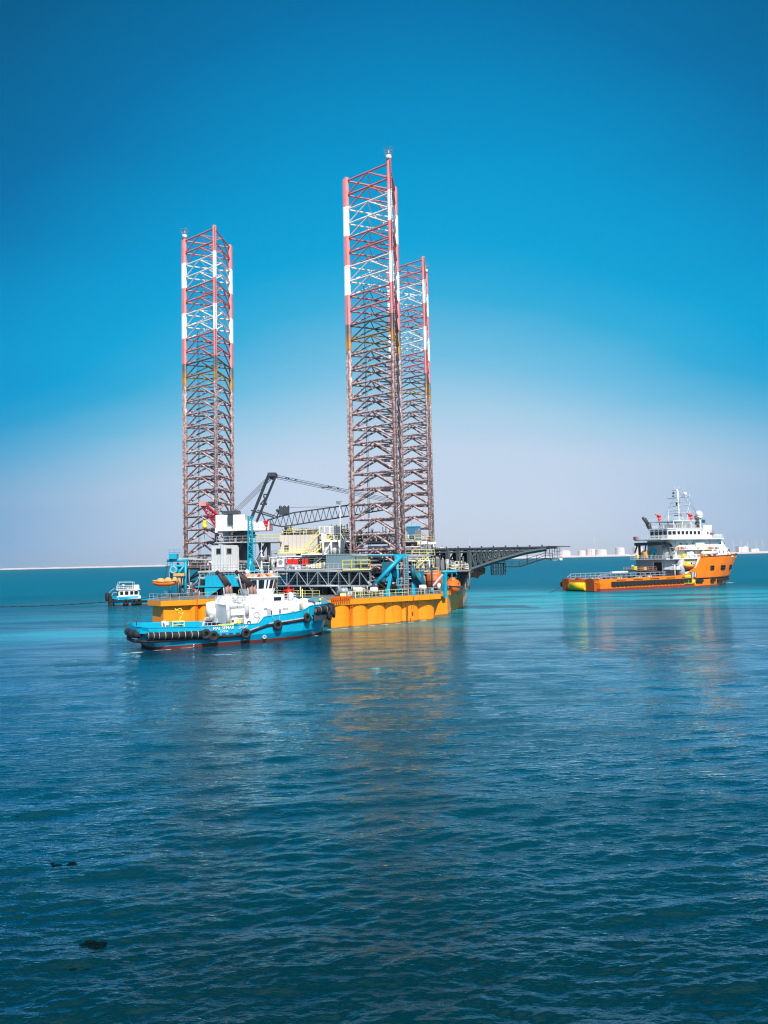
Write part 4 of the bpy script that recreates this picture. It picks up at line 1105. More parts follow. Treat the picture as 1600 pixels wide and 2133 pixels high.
mb.bb(X(528, YK - 3), X(560, YK - 3), YK - 1.5, YK + 4, zb_, zt - 1.6)
house = P(mb, 'machinery_house', M['white2'], crane)
mb = MB()
for k in range(1, 4):
    z = zb_ + (zt - zb_) * k / 4; mb.bb(x0 - .02, X(511, YK - 3), YK - 3.16, YK - 3.1, z - .03, z + .03)
for px in (470, 500): mb.bb(X(px, YK - 3) - .03, X(px, YK - 3) + .03, YK - 3.16, YK - 3.1, zb_, zt)
P(mb, 'panel_seam', M['lgrey'], house)
P(MB().bb(X(502, YK - 3), X(504, YK - 3), YK - 3.2, YK - 3.12, zb_ + 1.6, zb_ + 2.2).bb(X(472, YK - 3), X(480, YK - 3), YK - 3.2, YK - 3.12, zb_ + .5, zb_ + .65), 'vent', M['dgrey'], house)
P(railing([(X(528, YK - 3), YK - 3, zb_), (X(562, YK - 3), YK - 3, zb_)], 1.2, 1.2), 'railing', M['lgrey'], crane)
# A-frame (gantry)
mb = MB()
for dy in (-1.6, 1.6):
    mb.tube(at(523, 1082, YK + dy), at(560, 989, YK + dy), .36, 4); mb.tube(at(535, 1086, YK + dy), at(576, 988, YK + dy), .3, 4)
for (a, b_) in (((542, 1050), (556, 1051)), ((549, 1030), (561, 1030)), ((543, 1050), (560, 1030)), ((549, 1032), (555, 1050))): mb.tube(at(*a, YK - 1.6), at(*b_, YK - 1.6), .16, 4); mb.tube(at(*a, YK + 1.6), at(*b_, YK + 1.6), .16, 4)
for (px, py) in ((560, 989), (576, 988), (548, 1020), (535, 1052)): mb.tube(at(px, py, YK - 1.6), at(px, py, YK + 1.6), .22, 4)
v = at(568, 990, YK); mb.box((v.x, YK, v.z), (1.8, 3.6, .9)); v = at(566, 994, YK); mb.tube((v.x, YK - 1.2, v.z), (v.x, YK + 1.2, v.z), .5, 12)
P(mb, 'gantry', M['dgrey'], crane)
mb = MB()
for dy, o_ in ((-1.4, 0), (-.5, 2), (.5, 4), (1.4, 6)): mb.tube(at(559 + o_, 992 + o_, YK + dy), at(484 + o_, 1066 + o_, YK + dy), .09, 4)
P(mb, 'backstay', M['steel'], crane)
mb = MB(); v = at(482, 1068, YK); mb.box((v.x, YK, v.z), (3.8, 3, .7)); mb.tube(at(485, 1072, YK - 1.3), at(480, 1088, YK - 1.3), .3, 5); mb.tube(at(490, 1062, YK - 1.3), at(503, 1074, YK - 1.3), .2, 4); mb.box(at(480, 1082, YK - 3.2), (1.2, .6, 2.2)); P(mb, 'winch_frame', M['dgrey'], crane)
# boom lattice
mb = MB()
U = [(556, 1084), (580, 1077), (611, 1068), (727, 1052), (800, 1046), (826, 1044)]
Lw = [(556, 1091), (588, 1097), (604, 1095), (727, 1075), (800, 1062), (826, 1047)]
n = 44
def interp(pl, px):
    for (a, ya), (b2, yb) in zip(pl[:-1], pl[1:]):
        if a <= px <= b2: return ya + (yb - ya) * (px - a) / (b2 - a)
    return pl[-1][1]
by = lambda px: YK + (px - 556) / 270 * 4
for dy in (-1.2, 1.2):
    for pl in (U, Lw):
        for a, b_ in zip(pl[:-1], pl[1:]): mb.tube(at(*a, by(a[0]) + dy), at(*b_, by(b_[0]) + dy), .17, 5)
    for i in range(n):
        a, b_ = 560 + i * 6, 566 + i * 6
        if i % 2: mb.tube(at(a, interp(U, a), by(a) + dy), at(b_, interp(Lw, b_), by(b_) + dy), .075, 4, cap=False)
        else: mb.tube(at(a, interp(Lw, a), by(a) + dy), at(b_, interp(U, b_), by(b_) + dy), .075, 4, cap=False)
for i in range(0, n, 1):
    a, b_ = 560 + i * 6, 566 + i * 6
    for pl in (U, Lw):
        s_ = 1.2 if i % 2 else -1.2
        mb.tube(at(a, interp(pl, a), by(a) - s_), at(b_, interp(pl, b_), by(b_) + s_), .06, 4, cap=False)
P(mb, 'boom', M['dgrey'], crane)
mb = MB()
for dy in (-1, 1): mb.tube(at(523, 1063, YK + dy), at(571, 1078, YK + dy), .17, 5); mb.tube(at(536, 1063, YK + dy), at(580, 1077, YK + dy), .14, 5); mb.tube(at(545, 1068, YK + dy), at(554, 1088, YK + dy), .14, 5)
v = at(590, 1066, YK)
for i in range(5): mb.tube(at(578 + i * 5, 1075, YK - 1), at(584 + i * 4.4, 1053 + (i % 2) * 3, YK - .6), .14, 4); mb.tube(at(580 + i * 5, 1072, YK + 1), at(582 + i * 4.4, 1054, YK + .6), .1, 4)
mb.box(at(592, 1064, YK), (2.2, 2.2, 1.6)); mb.tube(at(576, 1065, YK - 1), at(580, 1062, YK - 1), .4, 8)
P(mb, 'luffing_winch', M['dgrey'], crane)
mb = MB(); mb.extr([(v.x, v.z) for v in (at(548, 1085, YK - 1.6), at(559, 1084, YK - 1.6), at(558, 1096, YK - 1.6), at(552, 1096, YK - 1.6))], YK - 1.6, YK + 1.6); mb.tube(at(556, 1086, YK - 2), at(555, 1106, YK - 2), .16, 4); mb.tube(at(563, 1090, YK - 2), at(562, 1106, YK - 2), .14, 4); P(mb, 'boom_foot', M['crimson'], crane)
mb = MB()
for dy, a, b_ in ((-1.3, (577, 990), (822, 1040)), (-1.1, (577, 993), (822, 1043)), (1.1, (577, 994), (822, 1046)), (1.3, (577, 997), (822, 1049))):
    mb.tube(at(*a, YK + dy), at(*b_, YK + 4 + dy), .05, 4)
for t in (.08, .16, .10, .52, .44): mb.box(at(577 + 245 * t, 991 + 50 * t, YK - 1.3), (.4, .2, .3))
mb.tube(at(668, 1016, YK - 1.3), at(698, 1014, YK - 1.3), .08, 4)
mb.tube(at(602, 1057, YK), at(720, 1055, YK + 2), .04, 4); mb.tube(at(585, 1060, YK), at(566, 1076, YK), .04, 4)
P(mb, 'pendant_rope', M['cable'], crane)

# second crane, red boom
YR = 176.0
v = at(455, 1128, YR)
rc = thing('knuckle_crane', 'short red lattice boom crane with a hanging yellow hook block beside the white machinery house', 'crane', (v.x + 2, YR, DZ + 4.2))
mb = MB(); mb.tube((v.x + 2, YR, DZ), (v.x + 2, YR, Zp(1104, 458, YR)), .9, 12); mb.box(at(462, 1102, YR), (2.6, 2.6, 1.8)); P(mb, 'pedestal', M['white'], rc)
mb = MB()
tipu, tipl, basu, basl = (425, 1048), (419, 1053), (470, 1088), (456, 1105)
for dy in (-.9, .9):
    mb.tube(at(*tipu, YR - 3 + dy), at(*basu, YR + dy), .3, 4); mb.tube(at(*tipl, YR - 3 + dy), at(*basl, YR + dy), .2, 4)
    for i in range(9):
        t, u = i / 9, (i + .5) / 9
        a = at(tipu[0] + (basu[0] - tipu[0]) * t, tipu[1] + (basu[1] - tipu[1]) * t, YR - 3 + 3 * t + dy); b_ = at(tipl[0] + (basl[0] - tipl[0]) * u, tipl[1] + (basl[1] - tipl[1]) * u, YR - 3 + 3 * u + dy)
        a2 = at(tipu[0] + (basu[0] - tipu[0]) * (i + 1) / 9, tipu[1] + (basu[1] - tipu[1]) * (i + 1) / 9, YR - 3 + 3 * (i + 1) / 9 + dy)
        mb.tube(a, b_, .1, 4); mb.tube(b_, a2, .1, 4)
for t in np.linspace(0, 1, 8): mb.tube(at(tipu[0] + 45 * t, tipu[1] + 40 * t, YR - 3.9 + 3 * t), at(tipu[0] + 45 * t, tipu[1] + 40 * t, YR - 2.1 + 3 * t), .2, 4)
mb.grid([[at(*tipu, YR - 3.9), at(*tipu, YR - 2.1)], [at(*basu, YR - .9), at(*basu, YR + .9)]], sm=False)
P(mb, 'boom', M['crimson'], rc)
P(MB().box(at(424, 1050, YR - 3), (1.6, 2.2, 1.0)), 'boom_head', paint('faded_pink_paint', (.62, .30, .30), .6), rc)
mb = MB(); mb.tube(at(429, 1056, YR - 3), at(427, 1084, YR - 3), .04, 4); mb.tube(at(426, 1100, YR - 3), at(426, 1122, YR - 3), .04, 4); P(mb, 'hoist_rope', M['cable'], rc)
mb = MB(); mb.box(at(427, 1089, YR - 3), (.8, .5, 1.2)); mb.sphere(at(427, 1097, YR - 3), .6, 10, 7, sz=.9); mb.tube(at(427, 1092, YR - 3), at(427, 1098, YR - 3), .15, 6); P(mb, 'hook_block', M['yellow'], rc)

# teal lattice post standing in front of the crane
YV = 158.0
v = at(522, 1191, YV)
post = thing('lattice_post', 'slim sky blue lattice post rising in front of the white crane house', 'post', v)
mb = MB()
h0, h1 = v.z, Zp(1076, 521, YV)
for dx, dy in ((-.45, -.45), (.45, -.45), (.45, .45), (-.45, .45)): mb.tube((v.x + dx * 1.2, YV + dy * 1.2, h0), (v.x + dx * .8, YV + dy * .8, h1), .1, 4)
nz_ = 14
for i in range(nz_):
    za_, zb2 = h0 + (h1 - h0) * i / nz_, h0 + (h1 - h0) * (i + 1) / nz_
    s_ = 1 if i % 2 else -1
    for dy in (-.45, .45): mb.tube((v.x - .5 * s_, YV + dy, za_), (v.x + .5 * s_, YV + dy, zb2), .06, 4); mb.tube((v.x - .5, YV + dy, zb2), (v.x + .5, YV + dy, zb2), .05, 4)
P(mb, 'mast', M['teal'], post)
mb = MB(); mb.tube(v, v + Vector((0, 0, 3)), .9, 8, r2=.35); mb.tube(at(513, 1190, YV), at(520, 1172, YV), .2, 5); mb.tube(at(532, 1189, YV), at(523, 1168, YV), .14, 5); mb.box((v.x + .6, YV, v.z + .15), (3.4, 2, .3)); P(mb, 'base', M['teal'], post)
mb = MB(); mb.tube(at(527, 1160, YV - .8), at(527, 1112, YV - .8), .05, 4); mb.tube(at(533, 1160, YV - .8), at(533, 1112, YV - .8), .05, 4)
for py in range(1114, 1160, 4): mb.tube(at(527, py, YV - .8), at(533, py, YV - .8), .05, 4)
P(mb, 'ladder', M['teal'], post)

# floodlight post
YF = 163.0
v = at(710, 1155, YF); fp = thing('floodlight_post', 'thin white post with one floodlight left of the near leg', 'post', v)
t_ = at(708, 1046, YF)
P(MB().tube(v, t_, .10, 6, r2=.07).tube(at(709, 1110, YF), at(733, 1155, YF), .08, 5), 'pole', M['white2'], fp)
P(MB().box(at(705, 1047, YF), (.9, .4, .7)).tube(at(703, 1045, YF), at(714, 1044, YF), .05, 4), 'lamp_head', M['grey'], fp)

# container and red skids
def container(px0, px1, pyt, pyb, Y, dep, rz, lab, mat, name='shipping_container'):
    a, b_ = at(px0, pyb, Y), at(px1, pyt, Y); w_ = b_.x - a.x; h = b_.z - a.z
    root = thing(name, lab, 'container', ((a.x + b_.x) / 2, Y + dep / 2, a.z), rz)
    mb = MB(); L_, Wd = w_, dep
    # corrugated walls: zig-zag outline
    pts = []
    def side(p, q, n):
        p, q = Vector(p), Vector(q); d = (q - p) / n; nn = Vector((d.y, -d.x)).normalized() * .06
        for i in range(n):
            for t, o_ in ((0, 1), (.4, 1), (.5, -1), (.9, -1)): pts.append(p + d * (i + t) + nn * o_)
    c4 = [(-L_ / 2, -Wd / 2), (L_ / 2, -Wd / 2), (L_ / 2, Wd / 2), (-L_ / 2, Wd / 2)]
    for i in range(4): side(c4[i], c4[(i + 1) % 4], 20 if i % 2 == 0 else 8)
    mb.prism([(p.x, p.y) for p in pts], .15, h - .15); mb.build('corrugated_wall', M[mat], root)
    fr = MB()
    for x, y in c4: fr.box((x, y, h / 2), (.22, .22, h))
    for z in (.1, h - .1):
        for y in (-Wd / 2, Wd / 2): fr.box((0, y, z), (L_, .2, .2))
        for x in (-L_ / 2, L_ / 2): fr.box((x, 0, z), (.2, Wd, .2))
    fr.box((0, 0, h - .12), (L_ - .1, Wd - .1, .08))
    fr.build('frame', M[mat], root)
    return root
container(681, 742, 1153, 1188, YB + 3.6, 2.6, 0, 'blue grey corrugated container on the pipe bridge left of the near leg', 'cont')
container(743, 764, 1153, 1188, YB + 2.8, 4.0, R(4), 'plain blue grey container end standing right against the corrugated container', 'cont')
ys = 160
for px0, px1, lab in ((596, 623, 'longer bright red tank skid in a dark frame under the cream wall'), (627, 643, 'shorter bright red tank skid just right of the longer one')):
    a, b_ = at(px0, 1183, ys), at(px1, 1163, ys); root = thing('tank_skid', lab, 'tank skid', ((a.x + b_.x) / 2, ys + 1, a.z), group='red tank skids')
    w_, h = b_.x - a.x, b_.z - a.z
    MB().box((0, 0, h * .64), (w_ - .5, 2, h * .62)).build('tank', M['red'], root)
    mb = MB()
    for i in range(int(w_ / .45)): mb.box((-w_ / 2 + .4 + i * .45, -1.0, h * .14), (.18, .15, h * .27))
    mb.build('leg_row', M['red'], root)
    mb = MB()
    for dx in (-.5, -.02, .5):
        for dy in (-1.15, 1.15): mb.tube((dx * w_, dy, 0), (dx * w_, dy, h * 1.12), .07, 4)
    for dy in (-1.15, 1.15): mb.tube((-w_ / 2, dy, h * 1.12), (w_ / 2, dy, h * 1.12), .07, 4); mb.tube((-w_ / 2, dy, 0.02), (w_ / 2, dy, 0.02), .1, 4)
    mb.build('frame', M['dgrey'], root)
rpart(MB().bb(X(570, ys), X(665, ys), ys - 1.5, ys + 4, Zp(1183, 620, ys) - .4, Zp(1183, 620, ys)), 'deck_level', M['lgrey'])
v = at(577, 1183, ys); w2 = at(592, 1165, ys)
g = thing('generator', 'white generator unit left of the red tank skids', 'generator', ((v.x + w2.x) / 2, ys + 1, v.z))
MB().box((0, 0, 1.0), (w2.x - v.x, 2, 1.7)).build('housing', M['white'], g); MB().tube((0, -1.05, 1.2), (0, -1.0, 1.2), .5, 12).tube((0, 0, 1.8), (0, 0, 2.4), .15, 6).build('fan', M['grey'], g)
# blue cabin high at right
v, w2 = at(848, 1112, 186), at(876, 1096, 186)
bc = thing('blue_cabin', 'small flat roofed blue cabin high up between the two right legs', 'cabin', ((v.x + w2.x) / 2, 188, Zp(1130, 870, 185)))
hh = w2.z - Zp(1130, 870, 185)
MB().box((0, 0, hh / 2 + .9), (w2.x - v.x, 3, hh - 1.8)).build('wall', paint('cabin_blue_paint', (.03, .14, .26), .5), bc); MB().box((0, 0, hh), (w2.x - v.x + .3, 3.3, .15)).build('roof', M['teal'], bc)
mb = MB()
for dx in (-1.3, 1.3):
    for dy in (-1.2, 1.2): mb.tube((dx, dy, 0), (dx, dy, 1), .12, 5)
mb.build('leg', M['grey'], bc)
mb = MB(); mb.tube((-.4, 0, hh), (-.4, 0, hh + 1.6), .05, 4); mb.tube((.9, 0, hh), (.9, 0, hh + 1.0), .05, 4); mb.tube((-.4, 0, hh + .6), (.5, 0, hh + 1.3), .04, 4); mb.build('antenna', M['steel'], bc)

# life raft canisters
for i, (px0, px1, py, Y, lab) in enumerate(((736, 755, 1229, 141, 'white life raft canister furthest left on the near hull deck'), (771, 787, 1229, 143.5, 'white life raft canister left of the sky blue bent bracket'), (873, 888, 1224, 147.5, 'white life raft canister right of the sky blue jacking tower'))):
    a, b_ = at(px0, py, Y), at(px1, py, Y); root = thing('life_raft', lab, 'life raft', ((a.x + b_.x) / 2, Y, DZ), group='white life raft canisters'); h = a.z - DZ; w_ = (b_.x - a.x)
    mb = MB(); mb.tube((-w_ / 2 + .2, 0, h), (w_ / 2 - .2, 0, h), .55, 14); mb.sphere((-w_ / 2 + .2, 0, h), .55, 14, 6, sx=.5); mb.sphere((w_ / 2 - .2, 0, h), .55, 14, 6, sx=.5); mb.build('canister', M['white2'], root)
    mb = MB(); [mb.torus((x, 0, h), (1, 0, 0), .56, .03, 14, 5) for x in (-w_ * .2, w_ * .2)]; mb.build('strap', M['lgrey'], root)
    mb = MB()
    for x in (-w_ * .25, w_ * .25):
        for y in (-.45, .45): mb.tube((x, y * 1.3, 0), (x, y, h - .35), .06, 4)
    mb.build('cradle', M['pyellow'], root)
for px, py, Y, lab in ((715, 1231, 139.5, 'grey steel drum tank at the left end of the near hull deck'), (724, 1238, 139.8, 'lower grey steel drum beside the left end drum tank')):
    a = at(px, py, Y); root = thing('drum_tank', lab, 'tank', (a.x, Y, DZ), group='steel drum tanks'); h = a.z - DZ
    mb = MB(); mb.tube((-.7, 0, h), (.7, 0, h), .62, 14); mb.sphere((-.7, 0, h), .62, 12, 6, sx=.5); mb.sphere((.7, 0, h), .62, 12, 6, sx=.5); mb.build('tank', M['steel'], root)
    mb = MB(); mb.box((0, 0, h / 2 - .1), (1.1, .9, h - .4)); mb.build('stand', M['pyellow'], root)

# enclosed lifeboat at right, seen end-on
v = at(944, 1222, 166)
lb = thing('lifeboat', 'enclosed orange lifeboat hanging in the sky blue davit at the right end of the hull', 'lifeboat', v, R(80))
def boat_loft(L_, W_, H_, n=15, canopy=True):
    rows = []
    for i in range(n + 1):
        t = i / n * 2 - 1; f = max(1 - abs(t) ** 3, 0.02); x = t * L_ / 2
        ring = []
        for k in range(14):
            a = 2 * math.pi * k / 14
            c, s_ = math.cos(a), math.sin(a)
            yy = W_ / 2 * f ** .7 * (abs(c) ** .75) * (1 if c > 0 else -1)
            zz = (H_ * .5 * s_ * (f ** .55 if s_ < 0 else f ** .8 * (1.0 if canopy else .12)))
            ring.append((x, yy, zz + (abs(t) ** 2) * .25))
        rows.append(ring)
    return rows
mb = MB(); mb.grid(boat_loft(8.5, 3.4, 3.5), close=True); mb.build('hull', M['lifeb'], lb)
mb = MB(); rws = boat_loft(8.6, 3.5, 3.5)
for k in (0, 7):
    mb.path([Vector(r_[k]) for r_ in rws], .12, 5)
mb.build('fender_rail', M['dgrey'], lb)
mb = MB(); mb.sphere((-1.6, 0, 1.3), .95, 12, 6, sz=.9); mb.build('conning_tower', M['lifeb'], lb)
mb = MB()
for x in (-2.2, 0, 2.0): mb.box((x, -1.45, .75), (.5, .1, .35)); mb.box((x, 1.45, .75), (.5, .1, .35))
mb.build('window', M['glass'], lb)
MB().tube((-3, 0, 1.2), (-3, 0, 3.2), .05, 4).tube((3, 0, 1.2), (3, 0, 3.2), .05, 4).build('hoist_wire', M['cable'], lb)
v = at(905, 1215, 166)
dk = thing('fuel_tank', 'rust orange rounded tank beside the white gas bottle left of the enclosed lifeboat', 'tank', (v.x, 166, DZ))
MB().tube((0, 0, 0.3), (0, 0, 3.6), 1.7, 18).sphere((0, 0, 3.6), 1.7, 18, 5, sz=.45, v1=.5).build('tank', M['rorange'], dk); MB().torus((0, 0, 2), (0, 0, 1), 1.72, .08).build('band', M['brown'], dk)
v = at(915, 1238, 157); gb = thing('gas_bottle', 'white upright gas bottle left of the sky blue lifeboat davit', 'bottle', (v.x, 157, at(915, 1228, 157).z))
MB().tube((0, 0, 0), (0, 0, 1.1), .38, 12).sphere((0, 0, 1.1), .38, 12, 4, sz=.5, v1=.5).build('body', M['white2'], gb); MB().tube((0, 0, 1.2), (0, 0, 1.5), .08, 6).tube((0, 0, -2.2), (0, 0, 0), .1, 6).build('stand', M['grey'], gb)

# rescue boat at left
v = at(344, 1214, 152)
rb = thing('rescue_boat', 'open orange rescue boat with tan cover hanging at the left end of the hull', 'rescue boat', v, R(180))
mb = MB(); mb.grid(boat_loft(5.4, 2.0, 1.5, canopy=False), close=True); mb.build('hull', M['lifeb'], rb)
mb = MB(); mb.path([(2.6 - i * .01 - (.0 if i else 0), y, .32) for i, y in enumerate((0, 0))], .2)
q = [(x, y, .25 + .08 * abs(x)) for x, y in ((-2.5, .7), (0, 1.0), (1.6, .85), (2.6, 0), (1.6, -.85), (0, -1.0), (-2.5, -.7))]
mb = MB(); mb.path(q, .17, 8); mb.build('fender_rail', M['tan'], rb)
mb = MB(); mb.sphere((.9, 0, .35), .8, 12, 6, sx=1.2, sz=.8); mb.sphere((-.6, 0, .35), .7, 12, 6, sx=1.2, sz=1.1); mb.sphere((-2.0, 0, .35), .6, 10, 6, sz=1.4); mb.build('cover', M['tan'], rb)
MB().tube((0, 0, .8), (-.6, 0, 4.2), .04, 4).build('hoist_wire', M['cable'], rb)

# tow line running out of the left edge
a, b_ = at(-160, 1262, 150), at(332, 1243, 147.5)
mb = MB(); pts = [a.lerp(b_, i / 24) + Vector((0, 0, -.9 * (1 - (2 * i / 24 - 1) ** 2))) for i in range(25)]
mb.path([p - a for p in pts], .085, 6); tl = mb.build('tow_line', M['cable']); tl.location = a
tag(tl, 'long dark tow line stretched from the orange hull out past the left edge', 'tow line')
# red capstan on deck above the tug
v = at(601, 1240, 148)
cp = thing('capstan', 'bright red deck capstan seen just right of the tug wheelhouse', 'capstan', (v.x, 148, DZ))
MB().tube((0, 0, 0), (0, 0, 1.6), .6, 12, r2=.3).tube((0, 0, 1.6), (0, 0, 2.3), .2, 8).tube((-1, 0, 1.2), (1.1, 0, 1.3), .25, 8).build('body', M['red'], cp); MB().box((0, 0, .1), (2, 1.6, .2)).build('base', M['grey'], cp)

# every column and single bar that stands apart becomes a part of its own
def split_loose(o):
    me = o.data; n = len(me.vertices); par = list(range(n))
    def find(a):
        while par[a] != a: par[a] = par[par[a]]; a = par[a]
        return a
    for e in me.edges:
        a, b_ = find(e.vertices[0]), find(e.vertices[1])
        if a != b_: par[a] = b_
    groups = {}
    for f in me.polygons: groups.setdefault(find(f.vertices[0]), []).append(f)
    if len(groups) < 2: return
    nm = o.name.split('.')[0]
    for fs in groups.values():
        mp_ = {}; mb = MB()
        for f in fs:
            idx = []
            for vi in f.vertices:
                if vi not in mp_: mp_[vi] = len(mb.v); mb.v.append(tuple(me.vertices[vi].co))
                idx.append(mp_[vi])
            mb.f.append(tuple(idx)); mb.m.append(f.material_index); mb.s.append(f.use_smooth)
        c = mb.build(nm, list(me.materials), o.parent); c.location = o.location; c.rotation_euler = o.rotation_euler
    D.objects.remove(o)
def split_all(names):
    for o in list(D.objects):
        if o.type == 'MESH' and o.name.split('.')[0] in names: split_loose(o)
# ------------------------------------------------------------------ vessels
def hull_mesh(stations, mats_of, deck_in=.25, deck_m=3):
    """stations: list of (profile) where profile = [(x, halfbreadth, z), ...] from keel to gunwale, plus deck height"""
    mb = MB(); rows = []
    for prof, zd in stations:
        pts = list(prof); x, b_, z = pts[-1]
        half = pts + [(x, max(b_ - deck_in, .01), z), (x, max(b_ - deck_in * 1.05, .008), zd), (x, 0, zd + .04)]
        stb = [(px_, -hb, pz) for px_, hb, pz in half]; prt = [(px_, hb, pz) for px_, hb, pz in reversed(half[:-1])]
        rows.append(stb + prt)
    nc = len(rows[0]); npf = len(stations[0][0])
    def mf(i, j):
        k = j if j < nc // 2 else nc - 2 - j
        return mats_of[k] if k < npf - 1 else (mats_of[-1] if k < npf + 1 else deck_m)
    mb.grid(rows, mfun=mf, sm=False)
    o = 0
    for r_, rev in ((rows[0], True), (rows[-1], False)):
        # close the ends level by level
        n = len(r_)
        for j in range(npf - 1):
            a, b2 = r_[j], r_[j + 1]
            # matching port points
            pa = (a[0], -a[1], a[2]); pb = (b2[0], -b2[1], b2[2])
            mb.add([a, b2, pb, pa], [(0, 1, 2, 3)], mats_of[j])
        g = r_[npf - 1]; zd = r_[nc // 2][2]
        mb.add([g, (g[0], -g[1], g[2]), (g[0], -g[1], zd), (g[0], g[1], zd)], [(0, 1, 2, 3)], mats_of[-1])
    return mb
def tyre(name, c, ax, Ro, parent, th=.36):
    mb = MB(); r = Ro * .34
    mb.torus(c, ax, Ro - r, r, 20, 8)
    return mb.build(name, M['black'], parent)
def text(s, size, loc, rot, mat, parent, name='lettering', ext=.015, sx=1.0):
    cu = D.curves.new(name, 'FONT'); cu.body = s; cu.size = size; cu.extrude = ext; cu.offset = size * .012
    cu.align_x = 'CENTER'; cu.align_y = 'CENTER'
    o = D.objects.new(name, cu); COL.objects.link(o)
    dg = bpy.context.evaluated_depsgraph_get()
    me = D.meshes.new_from_object(o.evaluated_get(dg)); D.objects.remove(o)
    o = D.objects.new(name, me); COL.objects.link(o); me.materials.clear(); me.materials.append(M[mat])
    o.location = loc; o.rotation_euler = rot; o.scale = (sx, 1, 1); o.parent = parent
    return o

# ================================================================== TUG
_S, _B = ground(285, 1357), ground(678, 1320)
_v = _B - _S; TL = _v.length
TH = math.atan2(_v.y, _v.x) - math.asin(4.8 / TL)
TO = (_S.x - 4.8 * math.sin(TH), _S.y + 4.8 * math.cos(TH), 0)
tug = thing('tugboat', 'sky blue and white harbour tugboat with two brown funnels in front of the rig', 'tugboat', TO, TH)
K = 0.975
def sec(xw, xt, b0, b1, b2, zt, zd):
    f = lambda z: xw + (xt - xw) * max(0, z) / zt
    return ([(xw, 0.02, -1.6), (xw, b0 * .9, -1.3), (xw, b0, -.02), (f(.42), b0 + (b1 - b0) * .35, .42), (f(1.25), b1, 1.25), (xt, b2, zt)], zd)
def ztop(x):
    pts = [(-2, 3.4), (1, 3.2), (6, 3.0), (12, 2.8), (17.6, 2.85), (18.6, 3.8), (25, 4.25), (26.6, 5.0), (33, 5.25)]
    for (a, za_), (b_, zb2) in zip(pts[:-1], pts[1:]):
        if a <= x <= b_: return za_ + (zb2 - za_) * (x - a) / (b_ - a)
    return pts[-1][1] if x > 33 else pts[0][1]
st = []
for xw, xt, b0, b1, b2 in ((1.9, -.6, 2.6, 3.3, 3.3), (2.2, -.1, 3.6, 4.3, 4.3), (2.8, .9, 4.3, 4.95, 4.95), (4, 2.6, 4.7, 5.3, 5.3), (7, 6.4, 4.9, 5.4, 5.4), (12, 12, 4.9, 5.5, 5.5), (17.6, 17.6, 4.9, 5.5, 5.5), (18.6, 18.6, 4.8, 5.45, 5.5),
                             (22, 22.3, 4.5, 5.2, 5.3), (25, 25.3, 3.7, 4.6, 4.9), (26.3, 26.8, 3.2, 4.1, 4.6), (28.3, 29.3, 2.1, 3.1, 3.9), (30, 31.2, 1.1, 2.1, 3.0), (31, 32.4, .4, 1.0, 2.0), (31.6, 33.0, .05, .3, 1.0)):
    zt = ztop(xt); st.append(sec(xw, xt, b0, b1, b2, zt, min(zt - .75, 2.35 if xt < 18 else 2.9)))
hull_mesh(st, [1, 1, 1, 0, 0, 0], .22, 2).build('hull', [M['tug'], M['tred'], M['deck']], tug)
def side_y(x, z=2.0):
    pts = [(-.6, 3.3), (.0, 4.3), (.9, 4.95), (2.6, 5.3), (6.4, 5.4), (12, 5.5), (18.6, 5.45), (22.3, 5.25), (25.3, 4.75), (26.8, 4.35), (29.3, 3.5), (31.2, 2.55), (32.4, 1.5), (33, .6)]
    for (a, ya), (b_, yb) in zip(pts[:-1], pts[1:]):
        if a <= x <= b_: return ya + (yb - ya) * (x - a) / (b_ - a)
    return .3
# white gunwale cap line
mb = MB()
for s_ in (-1, 1): mb.path([(xt, s_ * (b2 + .03), ztop(xt) + .03) for xt, b2 in ((-.6, 3.3), (.9, 4.95), (2.6, 5.3), (6.4, 5.4), (12, 5.5), (17.6, 5.5), (18.6, 5.5), (22.3, 5.3), (25.3, 4.9), (26.8, 4.6), (29.3, 3.9), (31.2, 3.0), (32.4, 2.0), (33.0, 1.0))], .06, 5)
mb.build('gunwale_cap', M['tug'], tug)
# stern fender roll with straps
xs = [9.0, 7, 4.5, 2.8, 1.0, .0, -.9]
roll = [(x, -(side_y(x) + .28), 2.12 - .03 * x + .0) for x in xs]
roll_in = roll[:5]
mb = MB(); mb.path(roll_in, .5, 12)
for p in roll_in: mb.sphere(p, .5, 12, 7)
mb.build('roll_fender', M['black'], tug)
mb = MB()
for i in range(9):
    t = .3 + i * .46 * 2
    x = 8.6 - t
    if x > .8: mb.torus((x, -(side_y(x) + .28), 2.12 - .03 * x), (1, .05, 0), .50, .03, 16, 5)
mb.build('fender_strap', M['white2'], tug)
mb = MB(); pp = [(-.1, -3.4, 2.2), (-.9, -2.6, 2.2), (-1.1, 0, 2.2), (-.9, 2.6, 2.2), (.3, 4.3, 2.2), (2, 5.3, 2.2)]; mb.path(pp, .52, 12)
for p in pp: mb.sphere(p, .52, 12, 7)
mb.build('roll_fender', M['black'], tug)
